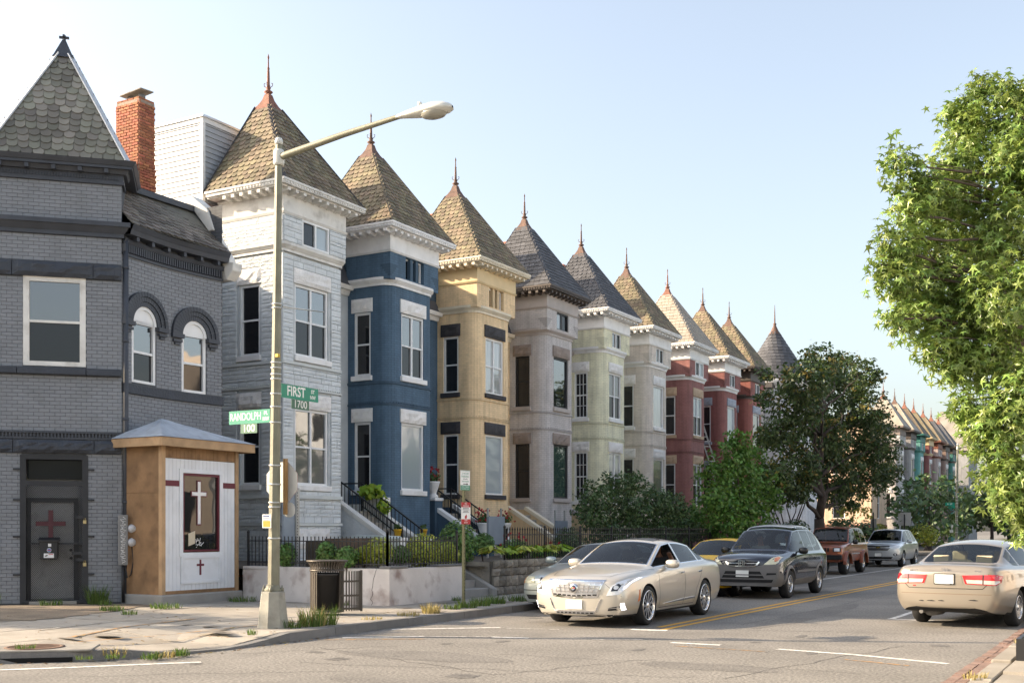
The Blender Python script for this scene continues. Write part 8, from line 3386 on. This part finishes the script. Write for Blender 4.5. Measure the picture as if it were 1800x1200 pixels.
# ------------------------------------------------------------------ people in the cars
def skin_body(name, joints, edges, radii, m, parent=None, root_i=0, level=2):
 me = bpy.data.meshes.new(name)
 me.from_pydata([tuple(j) for j in joints], edges, [])
 o = bpy.data.objects.new(name, me)
 col.objects.link(o)
 sk = o.modifiers.new('skin', 'SKIN')
 ss = o.modifiers.new('sub', 'SUBSURF')
 ss.levels = ss.render_levels = level
 for i, r_ in enumerate(radii):
  rr = r_ if hasattr(r_, '__len__') else (r_, r_)
  me.skin_vertices[0].data[i].radius = rr
 me.skin_vertices[0].data[root_i].use_root = True
 dgx = bpy.context.evaluated_depsgraph_get()
 m2 = bpy.data.meshes.new_from_object(o.evaluated_get(dgx))
 bpy.data.objects.remove(o)
 m2.polygons.foreach_set('use_smooth', [True] * len(m2.polygons))
 m2.materials.clear()
 m2.materials.append(m)
 ob = bpy.data.objects.new(name, m2)
 col.objects.link(ob)
 if parent:
  ob.parent = parent
 return ob
m_skin_l = mat('skin_light', (0.48, 0.28, 0.20), rough=.55, var=.05)
m_skin_d = mat('skin_brown', (0.16, 0.075, 0.045), rough=.5, var=.05)
m_hair_d = mat('hair_dark', (0.012, 0.009, 0.008), rough=.6, var=.1)
m_hair_g = mat('hair_grey', (0.25, 0.24, 0.23), rough=.7, var=.1)
def sitter(label, car, side, skin, hair, shirt_m, arm_out=False, driving=True):
 """Seated figure: one skinned body with bent limbs and hands, clothing and hair as children."""
 sx, sy, sz = car.seat
 x = sx * side
 p = thing('person', label, 'person', (0, 0, 0))
 hip = V((x, sy - .12, sz + .06))
 che = V((x, sy + .06, sz + .38))
 nek = V((x, sy + .05, sz + .56))
 hd1 = V((x, sy + .01, sz + .64))
 hd2 = V((x, sy - .005, sz + .72))
 hd3 = V((x, sy + .005, sz + .80))
 J, E_, Rr = [hip, (hip + che) / 2, che, nek, hd1, hd2, hd3], [(0, 1), (1, 2), (2, 3), (3, 4), (4, 5), (5, 6)], [(.15, .12), (.14, .115), (.165, .12), (.055, .055), (.07, .08), (.082, .098), (.068, .078)]
 def limb(start, pts, rs):
  prev = start
  for q, r_ in zip(pts, rs):
   J.append(V(q))
   Rr.append(r_)
   E_.append((prev, len(J) - 1))
   prev = len(J) - 1
  return prev
 for s_ in (1, -1):
  limb(0, [(x + s_ * .10, sy - .2, sz + .05), (x + s_ * .13, sy - .52, sz + .08), (x + s_ * .13, sy - .68, sz - .22), (x + s_ * .13, sy - .80, sz - .24)], [.085, .07, .05, .04])
  sh = V((x + s_ * .19, sy + .05, sz + .47))
  if arm_out and s_ == 1:
   h = limb(2, [sh, sh + V((.10, -.05, -.16)), sh + V((.17, -.20, .0)), sh + V((.16, -.30, .10))], [.062, .05, .042, .032])
  elif driving:
   h = limb(2, [sh, sh + V((s_ * .06, -.16, -.20)), sh + V((s_ * .0, -.38, -.10)), sh + V((-s_ * .04, -.47, -.06))], [.06, .048, .038, .03])
  else:
   h = limb(2, [sh, sh + V((s_ * .05, -.05, -.26)), sh + V((-s_ * .03, -.26, -.36)), sh + V((-s_ * .08, -.36, -.36))], [.06, .048, .038, .03])
  hv = J[h]
  fd = (hv - J[h - 1]).normalized()
  sdv = V((1, 0, 0))
  for k in range(4):
   b0 = hv + fd * .02 + sdv * ((k - 1.5) * .019)
   limb(h, [b0, b0 + fd * (.035 + .006 * (1.5 - abs(k - 1.5))), b0 + fd * .055 + V((0, 0, -.02))], [.010, .009, .008])
  t0 = hv - sdv * (s_ * .03)
  limb(h, [t0, t0 + fd * .03 - sdv * (s_ * .02)], [.011, .009])
 limb(5, [hd2 + V((0, -.095, -.01))], [.014])
 skin_body('body', J, E_, Rr, skin, p)
 # shirt: follows the trunk and upper arms
 Js, Es, Rs = [hip + V((0, 0, .02)), (hip + che) / 2, che, V((x, sy + .055, sz + .50))], [(0, 1), (1, 2), (2, 3)], [(.165, .135), (.155, .13), (.18, .135), (.085, .08)]
 for s_ in (1, -1):
  sh = V((x + s_ * .19, sy + .05, sz + .47))
  e2 = sh + (V((.08, -.04, -.12)) if arm_out and s_ == 1 else V((s_ * .045, -.10, -.15)))
  Js += [sh, e2]
  Es += [(2, len(Js) - 2), (len(Js) - 2, len(Js) - 1)]
  Rs += [.078, .066]
 skin_body('shirt', Js, Es, Rs, shirt_m, p)
 mb = MB()
 N_ = 14
 rings = []
 for i in range(7):
  t = math.pi * .5 * i / 6
  rr = math.cos(t)
  for k in range(N_):
   a = 2 * math.pi * k / N_
   rings.append(V((x + .092 * rr * math.cos(a), sy + .018 + .105 * rr * math.sin(a), sz + .74 + (.03 if math.sin(a) < -.4 else -.05) * (1 - i / 6) + .115 * math.sin(t))))
 fs = [(i * N_ + k, i * N_ + (k + 1) % N_, (i + 1) * N_ + (k + 1) % N_, (i + 1) * N_ + k) for i in range(6) for k in range(N_)]
 mb.raw(rings, fs, smooth=True)
 mb.build('hair', hair, p)
 mb = MB()
 for s_ in (1, -1):
  mb.lathe([(.0, .006), (.009, .004), (.011, 0)], (x + s_ * .033, sy - .092, sz + .725), 8, ax=(0, -1, 0))
 mb.box((x, sy - .094, sz + .655), (.042, .006, .008))
 mb.build('eyes_and_mouth', m_hair_d, p, kind='stuff')
 mb = MB()
 for s_ in (1, -1):
  mb.lathe([(.0, .012), (.022, .008), (.028, 0)], (x + s_ * .082, sy + .01, sz + .71), 10, ax=(s_, 0, 0), sx=.7)
 mb.build('ear', skin, p)
 for ch in p.children:
  pass
 p.location = car.root.location
 p.rotation_euler = car.root.rotation_euler
 return p
CARS = {'xts': XTS_CAR, 'crv': CRV_CAR}
sitter('driver of the champagne sedan, forearm raised at the open window', CARS['xts'], 1, m_skin_d, m_hair_d, mat('cloth_black', (.02, .02, .022), rough=.9), arm_out=True)
sitter('driver of the blue-black crossover, grey haired in a dark shirt', CARS['crv'], 1, m_skin_l, m_hair_g, mat('cloth_navy', (.03, .04, .07), rough=.9))
sitter('passenger of the blue-black crossover, dark haired in a pale top', CARS['crv'], -1, m_skin_l, m_hair_d, mat('cloth_pale', (.35, .36, .36), rough=.9), driving=False)
# ------------------------------------------------------------------ trees and shrubs
m_bark = mat('grey_brown_bark', (0.10, 0.078, 0.06), rough=.95, var=.25, vs_=5, bump=.9, bs=22)
m_barkd = mat('dark_bark', (0.045, 0.034, 0.028), rough=.95, var=.25, vs_=5, bump=.9, bs=20)
F_GUM = mat('sweetgum_leaf', (0.195, 0.275, 0.062), rough=.34, var=.2, vs_=1.5, isl=.4, hue=.022, trans=.3)
F_MAPLE = mat('dark_maple_leaf', (0.060, 0.096, 0.027), rough=.5, var=.2, vs_=1.0, isl=.4, hue=.03, trans=.28)
F_SUNTOP = mat('sunlit_top_maple_leaf', (0.20, 0.165, 0.035), rough=.5, var=.2, vs_=1.0, isl=.4, hue=.03, trans=.3)  # golden sunlight put into the leaf colour, mostly on upper tufts
F_YOUNG = mat('young_maple_leaf', (0.10, 0.20, 0.032), rough=.5, var=.2, isl=.35, hue=.02, trans=.3)
F_DARK = mat('dark_shrub_leaf', (0.065, 0.115, 0.036), rough=.5, var=.25, isl=.4, hue=.03, trans=.2)
F_BOX = mat('yellow_green_leaf', (0.36, 0.40, 0.05), rough=.5, var=.2, isl=.35, hue=.025, trans=.25)
F_MID = mat('mid_green_leaf', (0.11, 0.20, 0.045), rough=.5, var=.2, isl=.4, hue=.03, trans=.25)
F_GOLD = mat('golden_leaf', (0.30, 0.29, 0.05), rough=.5, var=.2, isl=.35, hue=.03, trans=.35)
def star_leaf():
 """Five-pointed sweetgum leaf, one unit across, hanging along -y, slightly cupped."""
 pts = [(0, .05, 0)]
 angs = [-90, -18 - 8, 54, 126, 198 + 8]
 ln = [.52, .48, .40, .40, .48]
 ring = []
 for k in range(5):
  a = rad(angs[k])
  ring.append((math.cos(a) * ln[k], math.sin(a) * ln[k], -.10))
  b_ = rad(angs[k] + 36)
  ring.append((math.cos(b_) * .15, math.sin(b_) * .15, .02))
 mb = MB()
 v = [(0, 0, .03)] + ring
 fs = [(0, 1 + i, 1 + (i + 1) % 10) for i in range(10)]
 mb.raw(v, fs)
 return mb
def branch_path(a, b, sag=.1, n=5, wob=.06):
 a, b = V(a), V(b)
 L_ = (b - a).length
 out = []
 for k in range(n + 1):
  t = k / n
  p = a.lerp(b, t) + UP * (math.sin(t * math.pi) * sag * L_)
  if 0 < k < n:
   p += V((R.uniform(-1, 1), R.uniform(-1, 1), R.uniform(-.5, .5))) * wob * L_
  out.append(p)
 return out
def limbs(mb, base, lobes, r0, fork_z, twig=3):
 """Trunk to fork_z, then a tapering limb to every lobe and twigs inside it."""
 base = V(base)
 f = base + UP * fork_z
 mb.tube([base - UP * .1, base + UP * .05, base + UP * .35, base + UP * (fork_z * .6) + V((R.uniform(-.04, .04), R.uniform(-.04, .04), 0)), f], [r0 * 1.7, r0 * 1.35, r0 * 1.05, r0 * .92, r0 * .8], 10)
 top = max(V(c).z for c, *_ in lobes)
 spine = branch_path(f, V((base.x, base.y, (f.z + top * 3) / 4)), 0, 6, .03)
 mb.tube(spine, [r0 * .75 * (1 - .85 * k / 6) for k in range(7)], 8)
 for c, rr, *_ in lobes:
  c = V(c)
  k = min(5, max(0, int(6 * (c.z - .9 * rr - f.z) / max(.5, spine[-1].z - f.z))))
  s = spine[k]
  pth = branch_path(s, c, .05, 5, .04)
  r1 = r0 * .42 * (1 - .1 * k)
  mb.tube(pth, [r1 * (1 - .8 * q / 5) for q in range(6)], 6)
  for _ in range(twig):
   d = V((R.gauss(0, 1), R.gauss(0, 1), R.gauss(.3, .8))).normalized()
   q = pth[R.choice((3, 4, 5))]
   mb.tube(branch_path(q, c + d * rr * .85, .03, 3, .05), [r1 * .3, r1 * .2, r1 * .12, r1 * .05], 4)
def tree(name, label, base, lobes, leaf_m, size, dens, r0, fork, bark, cat='tree', group=None, sun_top=None):
 t = thing(name, label, cat, base, group)
 mb = MB()
 limbs(mb, base, lobes, r0, fork)
 mb.build('trunk', bark, t)
 for m, frac in ((leaf_m, 1.0),) if not sun_top else ((leaf_m, 1 - sun_top[1]), (sun_top[0], sun_top[1])):
  mb = MB()
  for li, (c, rr, *sq) in enumerate(lobes):
   sq = sq[0] if sq else (1, 1, .85)
   n = int(dens * rr ** 2 * frac)
   # leaves gather in tufts, so gaps show between
   for _ in range(max(1, n // 12)):
    d = V((R.gauss(0, 1), R.gauss(0, 1), R.gauss(0, 1))).normalized()
    if sun_top and m is sun_top[0] and d.z < 0 and R.random() < .7:
     continue
    q = rr * (.35 + .68 * R.random() ** .55)
    cc = V(c) + V((d.x * q * sq[0], d.y * q * sq[1], d.z * q * sq[2]))
    tr = size * R.uniform(1.0, 2.2)
    for _k in range(12):
     p = cc + V((R.gauss(0, .5), R.gauss(0, .5), R.gauss(0, .35))) * tr
     nn = (d * .5 + V((R.uniform(-.9, .9), R.uniform(-.9, .9), R.uniform(-.1, 1.1)))).normalized()
     leaf(mb, p, nn, size * R.uniform(.65, 1.3), .15)
  mb.build('crown', m, t, kind='stuff')
 return t
# big sweetgum at the right kerb, its star leaves catching the sun
GB = V((-0.55, 13.6, .1))
SGT = thing('sweetgum_tree', 'big star-leaved street tree whose sunlit crown fills the right side of the photo', 'tree', tuple(GB))
def gum(px, py, z):
 """Crown lobe centres were measured on the photo; the depth of each lobe is its own."""
 xr = (px - 900) / 2000 * z
 s_, c_ = math.sin(YAW), math.cos(YAW)
 return V((c_ * xr - s_ * z, s_ * xr + c_ * z, 1.62 + (932 - py) * z / 2000))
glob = []
for px, py, rpx, z in ((1778, 165, 34, 12.0), (1776, 215, 40, 12.0), (1725, 150, 22, 12.2), (1715, 185, 34, 12.2), (1705, 235, 46, 12.2), (1668, 200, 22, 12.3), (1680, 290, 50, 12.1), (1770, 290, 60, 11.8),
                       (1572, 275, 20, 11.5), (1590, 305, 32, 11.5), (1620, 345, 42, 11.6), (1660, 350, 48, 11.9), (1600, 375, 32, 11.4), (1560, 415, 22, 11.2), (1585, 440, 36, 11.3), (1548, 465, 20, 11.2), (1575, 490, 34, 11.2), (1630, 430, 56, 11.7),
                       (1700, 390, 70, 12.3), (1615, 515, 50, 11.5), (1580, 560, 24, 11.0), (1620, 570, 42, 11.2), (1660, 520, 60, 11.6), (1690, 560, 62, 11.4), (1765, 400, 75, 11.6), (1770, 520, 80, 11.0), (1650, 615, 34, 11.0), (1690, 630, 46, 11.1),
                       (1740, 620, 66, 11.2), (1800, 690, 66, 10.8), (1688, 715, 24, 10.9), (1725, 735, 40, 10.9), (1760, 750, 62, 10.8), (1752, 800, 40, 10.7), (1770, 840, 42, 10.6), (1785, 850, 50, 10.6), (1785, 895, 32, 10.5), (1808, 930, 32, 10.5),
                       (1850, 300, 90, 11.8), (1850, 500, 100, 12.4), (1870, 680, 90, 12.2), (1880, 820, 80, 11.5), (1930, 400, 100, 12.5), (1960, 600, 100, 12.5), (1950, 750, 90, 12.0), (1840, 190, 60, 12.3), (1710, 470, 70, 13.2), (1800, 600, 80, 13.4), (1670, 340, 50, 13.0)):
 glob.append((gum(px, py, z), rpx / 2000 * z))
mb = MB()
limbs(mb, GB, [(c, r_) for c, r_ in glob], .13, 2.0, twig=2)
mb.build('trunk', m_bark, SGT)
proto = star_leaf()
tfs = []
for c, rr in glob:
 n = int(3700 * rr ** 1.85)
 for _ in range(max(4, n // 5)):
  d = V((R.gauss(0, 1), R.gauss(0, 1), R.gauss(0, 1))).normalized()
  q = rr * (.25 + .66 * R.random() ** .5) * (1 if _ % 6 else R.uniform(1, 1.28))
  tip = c + V((d.x * q, d.y * q, d.z * q * .95))
  for _k in range(5 if _ % 6 else 8):
   p = tip + V((R.gauss(0, 1), R.gauss(0, 1), R.gauss(-.2, 1))) * .065
   # leaves hang: blade roughly facing outward and up, tip pointing down-outward
   nrm = (d * .55 + V((R.uniform(-.7, .7), R.uniform(-.7, .7), R.uniform(.0, 1.0)))).normalized()
   dn = V((d.x * .4 + R.uniform(-.6, .6), d.y * .4 + R.uniform(-.6, .6), R.uniform(-1.2, -.1)))
   y_ = -(dn - nrm * dn.dot(nrm))
   if y_.length < 1e-3:
    continue
   y_.normalize()
   x_ = y_.cross(nrm)
   s_ = R.uniform(.085, .16)
   tfs.append(frame(p, x_ * s_, y_ * s_, nrm * s_))
inview = []
for m in tfs:
 t_ = m.translation
 z_ = -math.sin(YAW) * t_.x + math.cos(YAW) * t_.y
 xr_ = math.cos(YAW) * t_.x + math.sin(YAW) * t_.y
 if xr_ / z_ < .44:
  inview.append(m)
inview.sort(key=lambda m: (m.translation - EYE).length)
pick = set(id(m) for m in inview[:900:3])
lme = proto.mesh('leaf', F_GUM)
rest = MB()
for m in tfs:
 if id(m) in pick:
  link('leaf', lme, SGT, m)
 else:
  rest.raw([m @ p for p in proto.v], proto.f)
rest.build('crown', F_GUM, SGT, kind='stuff')
def on(px, py, D):
 """World point on the plane x = -D seen at photo pixel (px, py)."""
 k = (px - 900) / 2000
 s_, c_ = math.sin(YAW), math.cos(YAW)
 x = -D
 y = -(c_ + k * s_) * x / (s_ - k * c_)
 z = -s_ * x + c_ * y
 return V((x, y, 1.62 + (932 - py) * z / 2000)), z / 2000
def lobes_on(lst, D, jit=.5):
 out = []
 for px, py, r_ in lst:
  p, k = on(px, py, D + R.uniform(-jit, jit))
  out.append((p, r_ * k))
 return out
# dark maple on the left sidewalk
b_, k_ = on(1440, 935, 12.9)
tree('maple_tree', 'dark dense maple with sunlight-coloured top, its black trunk on the left sidewalk mid-street', (b_.x, b_.y, .13),
     lobes_on([(1440, 640, 40), (1415, 670, 45), (1480, 655, 42), (1520, 660, 30), (1460, 700, 60), (1400, 720, 45), (1515, 720, 45), (1370, 760, 35), (1430, 770, 60), (1490, 780, 60), (1540, 790, 40), (1350, 770, 25), (1400, 820, 45), (1460, 830, 55), (1530, 840, 40), (1365, 830, 30), (1560, 830, 25), (1480, 870, 35), (1395, 865, 30), (1345, 700, 18), (1545, 745, 25), (1345, 660, 14)], 12.9, 1.4),
     F_MAPLE, .17, 1500, .26, 2.0, m_barkd, sun_top=(F_SUNTOP, .16))
# young maple before the red houses
b_, k_ = on(1297, 945, 13.3)
tree('young_maple', 'small bright green young maple in front of the red brick houses', (b_.x, b_.y, .8),
     lobes_on([(1297, 770, 20), (1290, 800, 34), (1318, 810, 30), (1262, 835, 34), (1300, 845, 42), (1340, 850, 30), (1255, 880, 34), (1295, 890, 45), (1340, 885, 34), (1270, 920, 36), (1320, 920, 34)], 13.3, .6),
     F_YOUNG, .17, 1300, .07, 1.0, m_bark)
# dark shrubs behind the fence
for i, (lst, m, lb, D_) in enumerate((
  ([(1050, 872, 32), (1085, 856, 32), (1112, 850, 24), (1030, 890, 24), (1040, 910, 26), (1075, 905, 34), (1115, 900, 34), (1060, 940, 30), (1100, 938, 34)], F_DARK, 'big dark flowering shrub before the pale green house', 15.0),
  ([(1148, 878, 32), (1180, 888, 30), (1140, 910, 40), (1205, 905, 28), (1175, 925, 34), (1205, 930, 28), (1150, 945, 30)], F_DARK, 'dark rounded shrub between the beige house and the parked cars', 15.0),
  ([(1215, 915, 22), (1230, 935, 26), (1195, 945, 24), (1222, 905, 14)], F_MID, 'reddish-green shrub left of the young maple', 15.0))):
 lb_ = lobes_on(lst, D_, .5)
 c0_ = sum((c for c, r_ in lb_), V((0, 0, 0))) / len(lb_)
 tree('shrub', lb, (c0_.x, c0_.y, .8), lb_, m, .11, 2600, .05, .3, m_barkd, cat='shrub', group='shrubs behind the iron fence')
for (px, py, D_, rp, m, lb, sz, squ) in (
  (667, 968, 14.0, 27, F_BOX, 'yellow-green clipped bush behind the fence, left of the pair by the yellow pots', .07, (1, 1, 1)),
  (745, 968, 14.0, 36, F_BOX, 'larger yellow-green bush by the gate post right of the litter bin', .08, (1, 1, .9)),
  (610, 978, 14.4, 22, F_MID, 'loose green perennial clump directly above the litter bin', .09, (1, 1, .9)),
  (505, 975, 16.2, 20, F_MID, 'green weedy clump behind the fence beside the lamp post', .10, (.8, .8, 1.2)),
  (805, 955, 14.3, 36, F_MID, 'dark green bush behind the parking sign', .10, (1, 1, 1.2)),
  (575, 972, 15.0, 20, F_MID, 'leafy green plant behind the fence between the lamp and the litter bin', .10, (1, 1, 1.1)),
  (640, 975, 14.3, 18, F_BOX, 'small lime plant left of the yellow-green clipped bush', .08, (1, 1, 1)),
  (703, 975, 14.2, 20, F_MID, 'low green plant between the two yellow-green bushes', .08, (1, 1, .9)),
  (785, 975, 14.0, 24, F_BOX, 'yellowish bush at the end of the plain iron fence', .08, (1, 1, 1)),
  (850, 955, 15.0, 20, F_MID, 'green plant at the foot of the blue stairs', .10, (1, 1, 1)),
  (955, 975, 14.3, 20, F_MID, 'green tuft behind the spear fence, right of the roses', .09, (1.2, 1.2, .9)),
  (1000, 960, 15.0, 30, F_DARK, 'dark evergreen behind the spear fence left of the big shrub', .10, (1, 1, 1.2)),
  (905, 965, 14.2, 22, F_MID, 'rose bush with red blooms left of the spear fence', .09, (1.2, 1.2, .9))):
 c_, k_ = on(px, py, D_)
 r_ = rp * k_
 t = thing('bush', lb, 'bush', (c_.x, c_.y, .8), 'bushes behind the corner wall')
 mb = MB()
 leaf_cloud(mb, c_, r_, int(4200 * r_ ** .8), sz * .85, squ, .25)
 mb.build('foliage', m, t, kind='stuff')
 mb = MB()
 for _ in range(6):
  mb.tube([V((c_.x, c_.y, .78)), c_ + V((R.uniform(-.5, .5), R.uniform(-.5, .5), R.uniform(0, .6))) * r_], [.014, .006], 5)
 mb.build('stem', m_bark, t, kind='stuff')
 if 'rose' in lb:
  mb = MB()
  for _ in range(26):
   p = c_ + V((R.gauss(0, .5), R.gauss(0, .6), R.gauss(.2, .5))) * r_
   for k in range(5):
    leaf(mb, p + V((R.uniform(-.02, .02), R.uniform(-.02, .02), R.uniform(-.02, .02))), V((R.uniform(-1, 1), R.uniform(-1, 1), R.uniform(-.2, 1))).normalized(), .085)
  mb.build('flowers', m_flower, t, kind='stuff')
# hostas spilling over the rubble wall
for k, y in enumerate((22.7, 23.4, 24.1, 24.8, 25.5, 26.2)):
 t = thing('hosta', 'broad-leaved hosta clump spilling over the rubble wall, ' + ('nearest the steps', 'second from the steps', 'third from the steps', 'fourth from the steps', 'fifth from the steps', 'nearest the silver-green car')[k], 'plant', (-13.55, y, .95), 'hostas on the rubble wall')
 mb = MB()
 for _ in range(36):
  a = R.uniform(0, 6.28)
  d = V((math.cos(a), math.sin(a), 0))
  r_ = R.uniform(.12, .36)
  p = V((-13.55, y, .95)) + d * r_ + UP * (.26 - r_ * .35 + R.uniform(0, .1))
  nn = (UP + d * .5).normalized()
  t_ = d * .12 - UP * .04
  sd = V((-d.y, d.x, 0)) * .055
  mb.raw([p - t_, p + sd - nn * .0, p + t_ - UP * .02, p - sd], [(0, 1, 2), (0, 2, 3)])
 mb.build('leaves', m_lime if k % 2 else F_BOX, t, kind='stuff')
# the far end of the left sidewalk
b_, k_ = on(1500, 940, 14.2)
tree('golden_shrub', 'small golden-lit tree in front of the tan house, right of the dark maple trunk', (b_.x, b_.y, .3), lobes_on([(1500, 880, 22), (1515, 900, 20), (1490, 900, 20), (1508, 865, 14), (1485, 880, 14)], 14.2, .4), F_GOLD, .2, 260, .05, .8, m_bark)
b_, k_ = on(1632, 945, 14.5)
tree('broad_tree', 'broad dark tree under the far pointed roofs, left of the distant lamp', (b_.x, b_.y, .3),
     lobes_on([(1640, 860, 34), (1610, 870, 34), (1665, 868, 34), (1590, 890, 26), (1630, 895, 40), (1670, 900, 36), (1690, 880, 22), (1600, 915, 30), (1650, 925, 36), (1690, 920, 30)], 14.5, 1.5),
     F_DARK, .42, 120, .2, 1.4, m_barkd)
for i, (px, py, rp, m, lb, D_) in enumerate(((1475, 930, 26, F_DARK, 'low clipped hedge left of the maple trunk, behind the red-brown off-roader', 14.5), (1520, 935, 24, F_DARK, 'rounded dark hedge behind the silver crossover', 14.5), (1545, 932, 14, F_GOLD, 'pinkish dry clump by the tan house corner', 14.5), (1625, 940, 24, F_BOX, 'yellowish low shrub by the blank road sign', 14.0), (1398, 935, 26, F_DARK, 'dark hedge right of the white turret house steps', 15.0), (1350, 938, 26, F_DARK, 'dark hedge below the brick-red house', 15.0))):
 c_, k_ = on(px, py, D_)
 r_ = rp * k_
 t = thing('hedge', lb, 'hedge', (c_.x, c_.y, .3), 'hedges beyond the maple')
 mb = MB()
 leaf_cloud(mb, c_, r_, 900, .2, (1.1, 1.3, .9), .2)
 mb.build('foliage', m, t, kind='stuff')
# bare-stemmed crape myrtle by the white house
b_, k_ = on(1385, 935, 15.5)
t = thing('crape_myrtle', 'many-stemmed small tree in front of the white turret house', 'tree', (b_.x, b_.y, .5))
mb = MB()
lb_ = []
for k in range(7):
 a = 2 * math.pi * k / 7
 e = V((b_.x + math.cos(a) * 1.3, b_.y + math.sin(a) * 1.3, 3.6 + R.uniform(-.3, .4)))
 lb_.append(e)
 mb.tube(branch_path(V((b_.x, b_.y, .5)), e, .08, 5, .03), [.05, .042, .034, .026, .018, .008], 6)
mb.build('trunk', m_barkd, t)
mb = MB()
for e in lb_:
 leaf_cloud(mb, e, .8, 260, .16, (1, 1, .7), .1)
mb.build('crown', F_DARK, t, kind='stuff')
# street trees along the right kerb, far down, and the dark mass that closes the street
for i, (x, y, h, r_) in enumerate(((-13, 106, 8, 2.8), (-13.4, 122, 8, 2.8), (.6, 48, 8, 2.6), (.8, 62, 9, 3.0), (.4, 78, 9, 3.2), (1.0, 96, 10, 3.6), (-3, 170, 12, 5), (-9, 185, 12, 5), (-15, 180, 12, 5), (4, 120, 11, 4.5), (3, 145, 11, 4.5))):
 lb_ = []
 for k in range(9):
  d = V((R.gauss(0, 1), R.gauss(0, 1), R.gauss(0, .8))).normalized()
  lb_.append((V((x, y, h * .5)) + V((d.x * r_ * .7, d.y * r_ * .7, d.z * h * .26)), r_ * .55))
 tree('street_tree', 'dark green street tree on the left sidewalk just beyond the distant lamp' if i < 2 else 'dark green street tree far down the right kerb or closing the street end', (x, y, .05), lb_, F_DARK if i % 2 else F_MAPLE, .34 if y < 90 else .6, 110 if y < 90 else 45, .16, 1.9, m_barkd, group='far street trees')
for i, (x, y, r_) in enumerate(((1.5, 52, 1.2), (1.2, 66, 1.4), (1.8, 84, 1.6), (0.8, 104, 2.0), (-2, 150, 2.6), (-7, 160, 2.6))):
 t = thing('hedge', 'low dark hedge on the right sidewalk far behind the parked cars', 'hedge', (x, y, .05), 'far right hedges')
 mb = MB()
 leaf_cloud(mb, (x, y, r_ * .8), r_, 700, .3, (1.2, 2.2, 1), .2)
 mb.build('foliage', F_DARK, t, kind='stuff')
# sunlit terrace across the street, out of frame: it throws its light and reflection on the row
for i, (y, w, c_) in enumerate(((-9, 10, (.5, .53, .57)), (1.5, 11, (.56, .58, .61)), (24, 11, (.52, .54, .57)), (35.3, 11, (.6, .52, .45)), (46.6, 11, (.54, .57, .62)), (58, 11, (.55, .57, .6)), (69.3, 11, (.52, .55, .6)))):
 t = thing('terrace_house', 'sunlit house across the street, seen only as reflections in the windows', 'house', (12, y, 0), 'terrace across the street')
 mb = MB()
 ops = [(k * w / 3 + 1, k * w / 3 + 2.3, z, z + 2) for k in range(3) for z in (1.6, 5.0, 8.0)]
 P_, u_, n_ = wall_strip(mb, (11, y + w), (11, y), 0, 11, ops)
 wall_strip(mb, (11, y), (20, y), 0, 11)
 mb.face([(11, y, 11), (11, y + w, 11), (20, y + w, 11), (20, y, 11)])
 mb.build('wall', mat('terrace_paint_%d' % i, c_, rough=.8, var=.08), t)
 for a, b_, c, d in ops:
  mb = MB()
  mb.obox(P_(a, c, .1), u_, n_, b_ - a, .02, d - c)
  mb.build('window', g_lo, t)
# a street tree on the side street, off to the left: it shades the corner
lb_ = []
for k in range(12):
 d = V((R.gauss(0, 1), R.gauss(0, 1), R.gauss(0, .8))).normalized()
 lb_.append((V((-25.5, 8.6, 4.4)) + V((d.x * 1.7, d.y * 1.2, d.z * 1.9)), 1.35))
tree('side_street_tree', 'leafy street tree on the side street left of the grey corner house', (-25.5, 8.6, .13), lb_, F_MID, .3, 190, .16, 1.8, m_bark)
